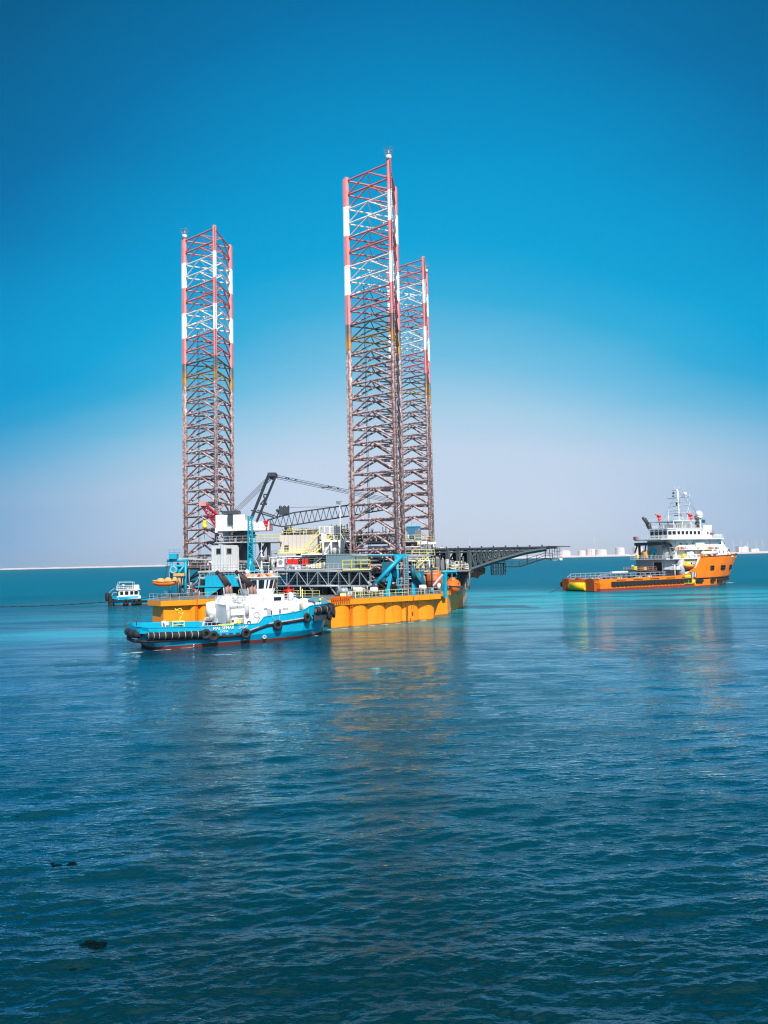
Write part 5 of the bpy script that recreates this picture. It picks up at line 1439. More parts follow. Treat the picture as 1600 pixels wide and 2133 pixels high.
# rubbing strake all round
def strake_z(x): return 1.28 if x < 15 else (1.28 + (x - 15) * .30 if x < 19 else 2.48 + (x - 19) * .075)
mb = MB()
for s_ in (-1, 1):
    pts = [(x, s_ * (side_y(x) + .08), strake_z(x)) for x in (-.5, .9, 2.6, 6.4, 9, 12, 15, 17, 19, 22.3, 25.3, 27)]
    mb.path(pts, .22, 8)
    for p in pts: mb.sphere(p, .22, 8, 5)
mb.path([(-.6, -3.4, 1.28), (-1.0, -1.5, 1.28), (-1.0, 1.5, 1.28), (-.6, 3.4, 1.28)], .25, 8)
mb.build('rubbing_strake', M['black'], tug)
mb = MB(); pts = [(x, -(side_y(x) + .28), strake_z(x) + .25) for x in (19.2, 22.3, 25.6)]; mb.path(pts, .1, 5); pts = [(x, -(side_y(x) + .28), strake_z(x) + .3) for x in (15.9, 17.6)]; mb.path(pts, .08, 5); mb.build('strake_edge', M['lgrey'], tug)
# bow fenders
mb = MB()
for s_ in (-1, 1):
    rows = []
    for x in (27.2, 28.5, 29.3, 30.4, 31.2, 32.4, 33.1):
        y = side_y(x) * s_ - (.15 if x > 33 else 0) * s_; k = .42
        rows.append([(x + .1, y, 2.5), (x + .35, y + k * s_, 2.6), (x + .35, y + k * s_, 3.55), (x + .1, y, 3.65)])
    mb.grid(rows, sm=False)
mb.build('bow_fender_block', M['dgrey'], tug)
mb = MB()
bf = [(28.0, -4.55), (29.8, -3.95), (31.3, -3.1), (32.6, -2.1), (33.5, -.8), (33.7, 0), (33.5, .8), (32.6, 2.1), (31.3, 3.1), (29.8, 3.95)]
pts = [(x, y, 4.25 + .05 * (x - 28)) for x, y in bf]; mb.path(pts, .52, 12)
for p in pts[1:-1]: mb.sphere(p, .52, 10, 6)
mb.build('bow_roll_fender', M['black'], tug)
MB().tube((27.86, -4.6, 4.25), (27.95, -4.57, 4.25), .34, 12).build('fender_end_cap', M['maroon'], tug)
mb = MB()
for x, y in ((28.9, -4.2), (30.6, -3.5), (31.9, -2.7)): mb.torus((x, y, 4.3), (1, .45, 0), .55, .04, 14, 5)
mb.build('fender_strap', M['lgrey'], tug)
for x, y, z, a in ((31.6, -3.35, 3.3, .75), (33.4, -1.7, 3.55, 1.1), (34.1, 0, 3.6, 1.57), (33.3, 1.8, 3.5, 2.1), (32.4, -2.7, 3.9, .95)):
    tyre('tyre_fender', (x, y, z), (math.sin(a), -math.cos(a), 0), .92, tug)
for x, z in ((9.48, 1.80), (10.58, 1.47), (15.49, 1.49), (20.6, 2.44), (25.97, 3.22)):
    tyre('tyre_fender', (x, -(side_y(x) + .42), z), (0.06 if x < 24 else .2, -1, 0.12), .80, tug)
    mb = MB(); y = -(side_y(x) + .3); zt = ztop(x)
    mb.tube((x - .15, y - .1, z + .5), (x - .75, -(side_y(x) + .06), zt - .1), .03, 4); mb.tube((x + .15, y - .1, z + .5), (x + .5, -(side_y(x) + .06), zt - .1), .03, 4)
    mb.build('tyre_chain', M['lgrey'], tug)
# lettering on the hull side
YS = -5.56
text('MAL SEMAR', .62, (12.2, YS, 2.52), (math.pi / 2, 0, 0), 'white2', tug)
text('DOHA', .40, (12.3, YS, 2.02), (math.pi / 2, 0, 0), 'white2', tug)
mb = MB()
for q in ([(14.35, 2.38), (14.6, 2.3), (14.85, 2.36), (14.95, 2.55)], [(15.0, 2.4), (15.2, 2.52), (15.3, 2.4), (15.5, 2.42), (15.62, 2.7)], [(15.7, 2.42), (15.85, 2.75)]): mb.path([(x, YS, z) for x, z in q], .045, 5)
for x, z in ((14.6, 2.62), (14.75, 2.62), (15.2, 2.68)): mb.box((x, YS, z), (.09, .04, .09))
mb.build('lettering', M['white2'], tug)
mb = MB()
for i in range(4): mb.box((11.2 + i * 1.05, -5.54, 1.66), (.62 if i else .8, .06, .16))
mb.build('freeing_port', M['dgrey'], tug)
mb = MB()
for z in (.15, .4, .68, .9): mb.box((7.9, -(4.98 + z * .25), z), (.18, .06, .1))
mb.build('draft_mark', M['white2'], tug)
mb = MB(); mb.torus((18.6, -5.32, .75), (0, 1, .2), .26, .05, 14, 5); mb.box((18.6, -5.33, .75), (.7, .04, .07)); mb.build('load_line_mark', M['white2'], tug)
# aft deck gear
mb = MB(); mb.tube((5.0, -1.0, 2.3), (5.0, -1.0, 3.6), .3, 10); mb.tube((5, 1, 2.3), (5, 1, 3.6), .3, 10); mb.tube((5, -1.6, 3.3), (5, 1.6, 3.3), .2, 8); mb.build('towing_bitt', M['white'], tug)
mb = MB(); mb.box((6.6, -1.0, 3.55), (1.9, 1.2, .12)); mb.box((6.6, -1.0, 3.1), (1.8, 1.1, .08)); [mb.box((6.6 + dx, -1 + dy, 2.9), (.1, .1, 1.3)) for dx in (-.85, .85) for dy in (-.5, .5)]; mb.build('deck_rack', M['pyellow'], tug)
mb = MB(); mb.path([(9.6, -3.4, 2.3), (9.9, -3.4, 3.6), (10.3, -3.2, 4.0), (10.9, -3.2, 3.9)], .16, 8); mb.tube((10.8, -3.2, 3.9), (11.3, -3.2, 4.2), .35, 10); mb.path([(10.2, -2.4, 2.3), (10.0, -2.6, 3.3), (9.4, -3, 3.5)], .1, 6); mb.build('vent_cowl', M['lgrey'], tug)
MB().bb(8.4, 12.9, -4.4, -2.4, 2.3, 2.75).build('deck_hatch', M['white'], tug)
mb = MB(); mb.tube((.2, 0, 3.2), (.2, 0, 4.5), .09, 6); mb.build('stern_post', M['dgrey'], tug)
mb = MB(); mb.path([(7.6, 3.6, 2.4), (8.6, 3.6, 4.6), (8.2, 3.6, 5.2), (7.4, 3.6, 4.9)], .07, 6); mb.path([(7.2, 3.0, 5.2), (7.7, 3.2, 4.6), (8.3, 3.4, 4.3)], .09, 6); mb.build('towing_hook', M['yellow'], tug)
mb = MB(); mb.bb(11.6, 14.0, -4.9, -4.6, 2.7, 3.05, 0); mb.bb(10.0, 12.0, -4.9, -4.7, 2.75, 2.9, 1); mb.sphere((14.9, -4.5, 3.1), .38, 10, 6); mb.build('fender_float', [M['yellow'], M['red']], tug)
# deckhouse
WH = 'white2'
mb = MB()
mb.prism([(17.0, -3.9), (23.2, -3.75), (25.4, -2.9), (26.3, -1.6), (26.6, 0), (26.3, 1.6), (25.4, 2.9), (23.2, 3.75), (17.0, 3.9)], 2.8, 5.3)
mb.prism([(16.6, -3.75), (23.0, -3.6), (24.8, -2.8), (25.7, -1.4), (25.9, 0), (25.7, 1.4), (24.8, 2.8), (23.0, 3.6), (16.6, 3.75)], 5.3, 5.85)
house = mb.build('deckhouse', M[WH], tug)
mb = MB(); mb.bb(16.4, 22.6, -3.4, 3.4, 5.85, 6.95); mb.build('upper_deckhouse', M[WH], tug)
for (x, z) in ((20.3, 4.35), (21.7, 4.5), (23.6, 4.72), (24.5, 4.78), (25.3, 4.85)):
    y = -3.95 if x < 22 else -(3.8 - (x - 22.5) * .42)
    if x > 24: y = -(3.2 - (x - 24) * .5)
    MB().box((x, y + .12, z - .1), (.16, .35, .62), rz=(0 if x < 23 else .45)).build('window', M['glass'], house)
text('RESCUE', .26, (22.6, -3.86, 4.75), (math.pi / 2, 0, 0), 'maroon', tug)
text('46', .78, (17.85, -3.46, 6.42), (math.pi / 2, 0, 0), 'black', tug, sx=1.1)
mb = MB(); mb.torus((17.85, -3.98, 4.05), (0, 1, 0), .42, .1, 18, 6); mb.tube((17.85, -3.93, 4.05), (17.85, -3.99, 4.05), .36, 14, m=1); mb.build('porthole', [M['lgrey'], M['white']], house)
mb = MB(); mb.bb(20.9, 22.1, -3.46, -3.4, 6.05, 6.6); mb.build('window', M['glass'], tug)
mb = MB(); [mb.bb(17.0, 17.7, -4.0, -3.9, z, z + .09) for z in (5.0, 5.22)]; [mb.bb(19.1, 19.6, -3.99, -3.92, z, z + .07) for z in (4.9,)]; mb.build('vent_grille', M['dgrey'], house)
mb = MB(); mb.path([(18.2, -4.6, 2.95), (19.0, -4.2, 3.9)], .04, 4); mb.path([(17.6, -4.6, 2.95), (18.4, -4.2, 3.9)], .04, 4); mb.build('handrail', M['lgrey'], tug)
# funnel casings either side, engine casing between
for s_ in (1, -1):
    mb = MB(); x0_ = 13.3
    y0_, y1_ = (1.6, 4.2) if s_ > 0 else (-4.0, -2.0)
    prof = [(x0_, 2.8), (x0_ + 3.6, 2.8), (x0_ + 3.8, 6.8), (x0_ + 1.0, 6.9), (x0_ + .4, 5.8)] if s_ > 0 else [(15.9, 2.8), (19.0, 2.8), (19.0, 6.9), (17.0, 6.9), (16.0, 5.8)]
    mb.extr(prof, y0_, y1_); mb.build('funnel_casing', M[WH], tug)
mb = MB(); mb.tube((13.4, 3.9, 3.4), (13.4, 3.9, 5.7), 1.1, 18); mb.sphere((13.4, 3.9, 5.7), 1.1, 18, 4, sz=.3, v1=.5); mb.sphere((13.4, 3.9, 3.4), 1.1, 18, 4, sz=-.3, v1=.5); mb.build('ventilator', M[WH], tug)
mb = MB(); mb.bb(13.4, 16.6, -3.0, 2.2, 2.8, 5.7); mb.build('engine_casing', M[WH], tug)
mb = MB(); mb.bb(14.0, 16.0, -3.5, -3.0, 4.15, 5.15); mb.build('locker', M[WH], tug)
mb = MB(); mb.bb(13.9, 14.9, -3.56, -3.0, 5.2, 5.5); mb.bb(15.05, 16.1, -3.56, -3.0, 5.2, 5.5); mb.build('awning', M['lgrey'], tug)
mb = MB(); mb.tube((16.35, -3.9, 3.9), (16.35, -3.9, 5.55), .32, 12); mb.sphere((16.35, -3.9, 3.9), .32, 10, 6); mb.tube((13.55, -3.6, 2.8), (13.55, -3.6, 4.9), .33, 12); mb.sphere((13.55, -3.6, 4.9), .33, 10, 6); mb.build('vent_pipe', M['lgrey'], tug)
mb = MB(); mb.box((14.6, -3.25, 3.35), (.9, .3, .9)); mb.box((15.6, -3.2, 3.2), (.5, .3, .6), m=1); mb.tube((14.3, -3.1, 3.3), (14.3, -3.5, 3.3), .16, 10, m=2); mb.torus((16.6, -4.1, 2.95), (0, 1, 0), .25, .07, 12, 5, 2); mb.build('deck_locker', [M[WH], M['lgrey'], M['dgrey']], tug)
railing([(13.3, -3.2, 5.75), (16.6, -3.2, 5.75)], 1.15, .55, .03, (.33, .66)).build('railing', M[WH], tug)
railing([(13.3, 2.2, 5.75), (13.3, -3.2, 5.75)], 1.15, .9, .03, (.33, .66)).build('railing', M[WH], tug)
railing([(22.8, -3.0, 5.9), (25.2, -2.2, 5.9), (25.6, 0, 5.9)], 1.15, .6, .03, (.33, .66)).build('railing', M[WH], tug)
MB().tube((24.6, -1.2, 5.9), (24.6, -1.2, 6.7), .35, 10).sphere((24.6, -1.2, 6.8), .4, 10, 6).build('searchlight', M[WH], tug)
# funnels: two leaning pipes each
for (xb, yb, xt_, nm) in ((15.3, 2.4, 13.9, 1), (17.55, -2.6, 15.4, 2)):
    mb = MB()
    for dx, dy in ((0, 0), (.75, .25)):
        mb.path([(xb + dx, yb + dy, 6.7), (xb + dx * .8 - .1, yb + dy, 8.5 - dx * .0)], .31, 12)
        mb.path([(xb + dx * .8 - .1, yb + dy, 8.4), (xt_ + dx, yb + dy, 10.45 - dx * .5)], .33, 12, m=1)
        mb.sphere((xb + dx * .8 - .1, yb + dy, 8.45), .30, 12, 7)
        mb.tube((xt_ + dx, yb + dy, 10.4 - dx * .5), (xt_ + dx - .35, yb + dy, 10.8 - dx * .5), .28, 12, m=2)
    mb.tube((xb - .55, yb - .3, 6.7), (xb - .7, yb - .3, 8.2), .12, 6, m=3)
    mb.build('funnel', [M['maroon'], M['soot'], M['black'], M['lgrey']], tug)
    MB().box((xb + .35, yb + .1, 6.95), (1.9, 1.1, .5)).build('funnel_base', M['lgrey'], tug)
MB().tube((16.2, -2.9, 6.9), (15.4, -2.9, 10.3), .11, 6).build('vent_pipe', M['lgrey'], tug)
# wheelhouse with outward leaning windows
def ringp(rx0, rx1, ry, z, ch=.8): return [(rx0, -ry + ch, z), (rx0 + ch, -ry, z), (rx1 - ch, -ry, z), (rx1, -ry + ch, z), (rx1, ry - ch, z), (rx1 - ch, ry, z), (rx0 + ch, ry, z), (rx0, ry - ch, z)]
r0, r1, r2, r3 = ringp(17.2, 21.6, 2.0, 6.95), ringp(17.0, 21.9, 2.15, 7.7), ringp(16.7, 22.3, 2.45, 9.55), ringp(16.6, 22.45, 2.55, 9.72)
mb = MB(); mb.grid([r0, r1, r2, r3], sm=False, close=True); mb.add(r3, [tuple(range(8))]); wh = mb.build('wheelhouse', M[WH], tug)
mb = MB()
def pane(a, b_, c, d, u0, u1, v0=.14, v1=.87, off=.04):
    a, b_, c, d = map(Vector, (a, b_, c, d))      # a,b bottom  d,c top
    nrm = (b_ - a).cross(d - a).normalized()
    f = lambda u, v: (a.lerp(b_, u)).lerp(d.lerp(c, u), v) + nrm * off
    return [f(u0, v0), f(u1, v0), f(u1, v1), f(u0, v1)]
for i in range(8):
    j = (i + 1) % 8; a, b_, c, d = r1[i], r1[j], r2[j], r2[i]
    wdt = (Vector(a) - Vector(b_)).length
    spl = {1: ((.03, .24), (.32, .57), (.67, .74), (.82, .97)), 5: ((.02, .3), (.36, .64), (.7, .97))}.get(i, ((.1, .9),) if wdt < 2 else ((.05, .47), (.53, .95)))
    for u0, u1 in spl:
        q = pane(a, b_, c, d, u0, u1); MB().add(q, [(0, 1, 2, 3)]).build('window', M['glass'], wh)
# coloured roof rim
cols = [M['red'], M['hull'], M['lgrey']]
mb = MB(); rA, rB = ringp(16.5, 22.6, 2.7, 9.72), ringp(17.2, 21.9, 2.1, 10.2)
for i in range(8):
    j = (i + 1) % 8
    n = max(1, int((Vector(rA[i]) - Vector(rA[j])).length / .55))
    for k in range(n):
        A0, A1 = Vector(rA[i]).lerp(Vector(rA[j]), k / n), Vector(rA[i]).lerp(Vector(rA[j]), (k + 1) / n)
        B0, B1 = Vector(rB[i]).lerp(Vector(rB[j]), k / n), Vector(rB[i]).lerp(Vector(rB[j]), (k + 1) / n)
        mb.add([A0, A1, B1, B0], [(0, 1, 2, 3)], (1, 2, 0)[k % 3])
mb.add(rB, [tuple(range(8))], 2); mb.add(rA, [tuple(reversed(range(8)))], 2)
mb.path([Vector(p) for p in rA] + [Vector(rA[0])], .07, 5, m=3)
mb.build('roof', cols + [M['white2']], wh)
mb = MB(); mb.tube((20.2, 0, 10.1), (20.2, 0, 13.6), .2, 8, r2=.1); mb.tube((20.2, -1.6, 12.6), (20.2, 1.6, 12.6), .06, 5); mb.box((20.2, 0, 12.95), (.5, 1.4, .16)); mb.tube((20.2, 0, 13.6), (20.2, 0, 15.2), .04, 5); mb.tube((20.2, 0, 10.4), (19.3, 0, 12.4), .06, 5); mb.tube((20.2, 0, 12.0), (21.4, 0, 12.0), .06, 5)
for z in (11.2, 13.2, 13.8): mb.sphere((20.2, 0, z), .2, 8, 6)
mb.build('mast', M['white2'], tug)
mb = MB(); mb.sphere((18.0, .6, 10.6), .38, 10, 7); mb.sphere((21.5, -.8, 10.45), .28, 10, 7); mb.tube((17.6, -1.6, 10.2), (17.6, -1.6, 11.4), .04, 4); mb.tube((21.8, 1.2, 10.2), (21.8, 1.2, 11.6), .04, 4); mb.build('antenna', M['white2'], tug)
railing([(16.9, -2.3, 9.9), (22.0, -2.3, 9.9)], .8, 1.2, .02).build('roof_rail', M['white2'], tug)
# small fittings
MB().bb(19.6, 20.3, -3.97, -3.88, 3.0, 4.9).build('door', M['lgrey'], house)
for x, z in ((19.0, 6.4), (23.9, 4.0)): MB().torus((x, -3.5 if z > 6 else -3.72, z), (0, 1, 0), .26, .07, 14, 6).build('lifebuoy', M['lifeb'], tug)
mb = MB(); mb.tube((21.6, -3.1, 5.9), (21.6, -3.1, 7.3), .03, 4); mb.tube((22.0, -3.1, 5.9), (22.0, -3.1, 7.3), .03, 4); [mb.tube((21.6, -3.1, z), (22.0, -3.1, z), .025, 4) for z in (6.1, 6.4, 6.7, 7.0)]; mb.build('ladder', M['lgrey'], tug)
MB().torus((6.9, -3.4, 2.55), (0, 0, 1), .5, .13, 16, 6).torus((6.9, -3.4, 2.75), (0, 0, 1), .42, .12, 16, 6).build('rope_coil', M['tan'], tug)
mb = MB(); [mb.tube((x, -4.9, 2.4), (x, -4.9, 3.15), .13, 8) for x in (3.6, 4.1)]; mb.build('bollard', M['dgrey'], tug)
mb = MB(); mb.path([(20.2, 0, 13.4), (26.5, 0, 6.2)], .02, 4); mb.path([(20.2, 0, 13.4), (14.5, 0, 7.4)], .02, 4); mb.build('stay_wire', M['cable'], tug)
railing([(9.5, -4.2, 2.35), (11.5, -4.2, 2.35)], 1.0, .6, .025).build('railing', M['white2'], tug)
# fore deck: windlass, canvas cover, yellow post
mb = MB(); mb.box((28.3, 0, 3.7), (2.0, 2.6, 1.2)); mb.tube((28.3, -1.9, 4.4), (28.3, 1.9, 4.4), .75, 14, m=1); mb.tube((28.3, -2.0, 4.4), (28.3, -1.85, 4.4), 1.0, 16, m=1); mb.build('anchor_winch', [M['lgrey'], M['white']], tug)
mb = MB()
rows = []
for k, z in enumerate((3.0, 4.7, 5.9)):
    rows.append([(27.0 + i * .62, 2.6 - .02 * i * i + .08 * math.sin(i * 1.9), z + (.12 * math.sin(i * 2.3) if k == 2 else 0)) for i in range(10)])
mb.grid(rows); rows2 = [[(x, y + .12, z) for x, y, z in r_] for r_ in rows]; mb.grid(rows2); mb.build('canvas_screen', M['white'], tug)
mb = MB(); mb.tube((27.0, -1.2, 3.0), (27.0, -1.2, 7.6), .09, 6); mb.build('yellow_post', M['pyellow'], tug)
mb = MB(); mb.extr([(30.2, 4.3), (32.4, 5.3), (31.8, 6.0), (30.4, 6.1), (29.4, 5.6)], -1.4, 1.4); mb.build('bow_cover', M['tealg'], tug)
mb = MB(); [mb.tube((29.0 + i * .6, -2.9 + i * .3, 4.8), (29.0 + i * .6, -2.9 + i * .3, 5.4), .16, 8) for i in range(3)]; mb.sphere((30.4, -1.9, 5.75), .26, 8, 6, 1); mb.build('bollard', [M['white'], M['yellow']], tug)

for o_ in list(tug.children_recursive):
    if o_.type == 'MESH' and o_.location.length < 1e-6:      # draw the ends in to the hull's real length
        for v_ in o_.data.vertices:
            x = v_.co.x
            if x < 3: v_.co.x = 3 - (3 - x) * .76
            elif x > 25: v_.co.x = 25 + (x - 25) * .83

# ================================================================== OFFSHORE SUPPLY SHIP
_a, _b = ground(1248, 1233), ground(1512, 1216)
_v = _b - _a; SH = math.atan2(_v.y, _v.x) - math.asin(9 / _v.length)
SO = (_a.x - 9 * math.sin(SH), _a.y + 9 * math.cos(SH), 0)
ship = thing('supply_ship', 'orange hulled offshore supply ship with white bridge and tall mast at the right', 'supply ship', SO, SH)
q = .965
def ssec(xw, xt, bw, bk, bt, zt, zd, zk=2.6):
    f = lambda z: xw + (xt - xw) * max(0, z) / zt
    return ([(xw, .02, -2), (xw, bw, -1.2), (f(.95 if xt < 46 else .4), bw + (bk - bw) * .3, .95 if xt < 46 else .4), (f(zk), bk, zk), (f(zk + .9), bk + (bt - bk) * .3, zk + .9), (xt, bt, zt)], zd)
stn = [(0.6, -.6, 7.2, 7.6, 7.8, 3.9, 2.9), (1.2, .4, 8.3, 8.8, 8.9, 4.0, 2.9), (3, 2.6, 8.8, 9, 9, 4.05, 2.9), (20, 20, 9, 9, 9, 4.1, 2.9), (36, 36, 9, 9, 9, 4.3, 2.9), (41.5, 41.5, 9, 9, 9, 4.6, 2.9), (44, 44, 9, 9, 9, 6.2, 2.9),
       (46, 46.6, 9, 9, 9, 6.9, 2.9), (47, 49.2, 9, 9, 9, 10.6, 8.6), (54, 56.5, 8.2, 8.4, 8.9, 10.8, 9.6), (61, 64.5, 6.3, 6.8, 8.0, 11.0, 9.8), (67, 71.5, 3.6, 4.4, 6.0, 11.2, 10), (70.5, 75.8, 1.7, 2.4, 3.8, 11.4, 10), (73, 78.3, .15, .4, 1.2, 11.5, 10.2)]
hull_mesh([ssec(*s_) for s_ in stn], [2, 2, 0, 0, 0, 0], .3, 1).build('hull', [M['ship'], M['deck'], M['tred']], ship)
def ship_side(x, z):
    # starboard surface y at x,z
    def prof(i):
        p = ssec(*stn[i])[0]
        for (xa_, ba_, za_), (xb2, bb2, zb2) in zip(p[:-1], p[1:]):
            if za_ <= z <= zb2: t = (z - za_) / max(zb2 - za_, 1e-6); return xa_ + (xb2 - xa_) * t, ba_ + (bb2 - ba_) * t
        return p[-1][0], p[-1][1]
    pr = [prof(i) for i in range(len(stn))]
    for (x0_, b0_), (x1_, b1_) in zip(pr[:-1], pr[1:]):
        if x0_ <= x <= x1_: return -(b0_ + (b1_ - b0_) * (x - x0_) / max(x1_ - x0_, 1e-6))
    return -pr[-1][1]
mb = MB(); mb.bb(-1.0, .3, 4.3, 7.6, .2, 4.2); mb.bb(-.8, .3, -7.6, -3.9, .2, 4.2); mb.build('stern_quarter', M['stern'], ship)
mb = MB(); mb.tube((-.35, -3.6, 1.6), (-.35, 4.2, 1.6), 1.4, 18); mb.build('stern_roller', paint('roller_yellow_paint', (.90, .58, .01), .5, .08), ship)
mb = MB()
for y in (-3.3, 0, 3.5): mb.torus((-.35, y, 1.6), (0, 1, 0), 1.41, .05, 18, 5)
mb.build('roller_ring', M['tan'], ship)
mb = MB(); mb.bb(.0, 2.0, -3.6, 4.2, 3.0, 3.4); mb.build('stern_platform', M['lgrey'], ship)
mb = MB(); mb.tube((-.6, 8.1, 2.2), (-.2, 8.5, 2.2), .9, 12); mb.build('stern_fender', M['black'], ship)
# white/yellow gunwale, black fender band
mb = MB(); rows = []
for x in np.linspace(5.5, 43.5, 12): y = ship_side(x, 2.5) - .02; rows.append([(x, y, 1.75), (x, y - .35, 1.85), (x, y - .35, 3.0), (x, y, 3.1)])
mb.grid(rows, sm=False)
for x in np.arange(6, 43, 1.9): mb.bb(x, x + 1.5, -9.45, -9.0, 1.7, 3.15)
mb.build('fender_band', M['black'], ship)
mb = MB()
for i in range(5): x = 8 + i * 7.8; mb.bb(x, x + 4.2, -9.12, -8.98, 3.5, 3.7)
mb.build('freeing_port', M['black'], ship)
mb = MB()
for x in np.arange(12, 39, 1.6): mb.add([(x, -9.05, 1.6), (x + 1.3, -9.05, 1.6), (x + .65, -9.05, .7)], [(0, 1, 2)]); mb.add([(x, -9.1, 1.6), (x + 1.3, -9.1, 1.6), (x + .65, -9.1, .7)], [(0, 1, 2)])
mb.build('hull_marking', M['rorange'], ship)
mb = MB(); mb.bb(40.5, 44.8, -9.12, -8.95, 3.3, 4.4); mb.bb(40.0, 45.5, -9.2, -8.95, 1.1, 2.6)
for i in range(9): mb.tube((40.3 + i * .6, -9.25, 1.1), (40.3 + i * .6, -9.25, 2.6), .16, 6)
mb.build('pilot_hatch', M['yellow'], ship)
mb = MB()
for x0_, x1_ in ((46.5, 50), (55, 57.5), (60, 66), (68, 71.5)):
    for x in np.arange(x0_, x1_, .9): y = ship_side(x, 2.4); mb.tube((x, y + .1, 2.1), (x, y - .55, 2.1), .62, 8)
mb.build('bow_fender', M['black'], ship)
mb = MB(); pts = [(x, ship_side(x, 3.0) - .12, 3.0 + (0 if x > 50 else 0)) for x in (45, 48, 52, 56, 60, 64, 67, 70, 72, 73.5)]; mb.path(pts, .2, 6); mb.build('rubbing_strake', M['black'], ship)
for xc, n in ((55.3, 2), (62.5, 3), (69.5, 2)):
    mb = MB()
    for i in range(n):
        for k in range(2):
            x = xc + (i - (n - 1) / 2) * 1.0; z = 6.9 - k * .75; y = ship_side(x, z); mb.torus((x, y - .12, z), (0, 1, .3), .42, .2, 12, 6)
    mb.build('tyre_cluster', M['black'], ship)
mb = MB()
for xt_, xb2 in ((53.0, 50.6), (59.0, 56.0), (66.5, 63.0)):
    pr_ = None
    for k in range(9):
        t = k / 8; z = 3.4 + (10.6 - 3.4) * t; x = xb2 + (xt_ - xb2) * t; p = (x, ship_side(x, z) - .03, z)
        if pr_: mb.tube(pr_, p, .06, 4)
        pr_ = p
mb.build('hull_seam', M['maroon'], ship)
mb = MB()
for s_ in (-1, 1): mb.path([(x, s_ * (b_ + .05), z + .05) for x, b_, z in ((49.2, 9, 10.6), (56.5, 8.9, 10.8), (64.5, 8, 11), (71.5, 6, 11.2), (75.8, 3.8, 11.4), (78.3, 1.2, 11.5))], .16, 5)
mb.build('gunwale_cap', M['tred'], ship)
mb = MB(); mb.bb(43.5, 46.4, -9.15, -8.98, 3.4, 5.4); mb.build('side_opening', M['dgrey'], ship)
mb = MB(); [mb.bb(44.0 + i * .8, 44.3 + i * .8, -9.22, -9.1, 3.5, 5.3) for i in range(3)]; mb.build('side_frame', M['white'], ship)
# crash rails on the cargo deck
for s_, x1_ in ((1, 31), (-1, 33)):
    mb = MB(); y = 7.3 * s_
    for z in (3.9, 4.8, 5.7):
        mb.path([(2.5, y, z), (x1_, y, z)], .13, 5)
    mb.tube((1.0, y, 4.6), (3.0, y, 5.7), .12, 5)
    for x in np.arange(2.5, x1_, 2.3): mb.tube((x, y, 2.9), (x, y, 5.7), .13, 5); mb.tube((x, y, 3), (x, y + .9 * s_, 4.9), .08, 4)
    mb.build('crash_rail', M['steel'], ship)
mb = MB()
for i in range(46):
    x = rng.uniform(4, 34); y = rng.uniform(-5.5, 5.5); mb.box((x, y, 3.0 + rng.uniform(.2, .6)), (rng.uniform(.5, 2), rng.uniform(.5, 1.6), rng.uniform(.4, 1.8)), 0, rng.randint(0, 5))
mb.build('deck_cargo', [M['lgrey'], M['crimson'], M['pyellow'], M['white'], M['dgrey'], M['crimson']], ship)
mb = MB(); [mb.tube((rng.uniform(18, 22), y, 3.6), (rng.uniform(34, 40), y + .3, 3.9), .3, 6, m=i % 2) for i, y in enumerate((-6.2, -5.4, -4.6, -3.8))]; mb.build('deck_pipe', [M['crimson'], M['lgrey']], ship)
MB().bb(20, 28, 5.0, 6.2, 5.6, 6.1).build('gangway', M['white'], ship)
# superstructure
W = 'white'
def win_row(parent, x0_, x1_, n, y, z0_, z1_, face='s', frac=.62, nm='window'):
    for i in range(n):
        if face == 's':
            u = x0_ + (x1_ - x0_) * (i + .5) / n; wd = (x1_ - x0_) / n * frac
            MB().bb(u - wd / 2, u + wd / 2, y - .06, y + .02, z0_, z1_).build(nm, M['glass'], parent)
        else:
            u = x0_ + (x1_ - x0_) * (i + .5) / n; wd = (x1_ - x0_) / n * frac
            MB().bb(y - .06, y + .02, u - wd / 2, u + wd / 2, z0_, z1_).build(nm, M['glass'], parent)
l1 = MB().prism([(34.5, -5.5), (47.5, -7.6), (50, -7.6), (50, 7.6), (34.5, 7.6)], 2.9, 10.0).build('main_deckhouse', M['lgrey'], ship)
MB().bb(34.38, 34.5, -4.6, -1.0, 3.4, 9.0).build('garage_door', M['black'], l1)
MB().bb(34.34, 34.42, -5.2, -4.6, 3.2, 9.3).bb(34.34, 34.42, -1.0, -.5, 3.2, 9.3).build('door_frame', M['white'], l1)
MB().bb(32.5, 54, -8.3, 8.3, 10.0, 10.35).build('boat_deck', M[W], ship)
MB().bb(34, 50, -8.6, -5, 6.3, 6.5).build('side_deck', M['lgrey'], ship)
railing([(32.6, 8.2, 10.35), (32.6, -8.2, 10.35), (50, -8.2, 10.35)], 1.1, 1.6, .05).build('railing', M[W], ship)
mb = MB(); mb.prism([(27.5, 1), (33, -3.5), (34.4, -3.5), (34.4, 7), (28, 7)], 6.0, 6.4); mb.build('crane_platform', M['brown'], ship)
railing([(27.6, 7, 6.4), (27.6, 1, 6.4), (33, -3.4, 6.4)], 1.1, 1.3, .05).build('railing', M['tan'], ship)
mb = MB(); mb.box((29.3, 3.5, 7.1), (1.4, 1.4, 1.3)); mb.box((31.5, 1, 6.9), (1.6, 1.2, 1), 0, 1); mb.tube((30.5, 5.5, 6.4), (30.5, 5.5, 8.2), .5, 10, m=2); mb.build('deck_locker', [M['yellow'], M['tan'], M['lgrey']], ship)
MB().tube((30, 0, 2.9), (30, 0, 6), .5, 8).tube((32.5, 5, 2.9), (32.5, 5, 6), .4, 8).build('platform_leg', M['dgrey'], ship)
l2 = MB().prism([(38.5, -5.5), (41, -6.8), (62, -6.8), (62, 6.8), (41, 6.8), (38.5, 5.5)], 10.35, 17.0).build('accommodation_block', M[W], ship)
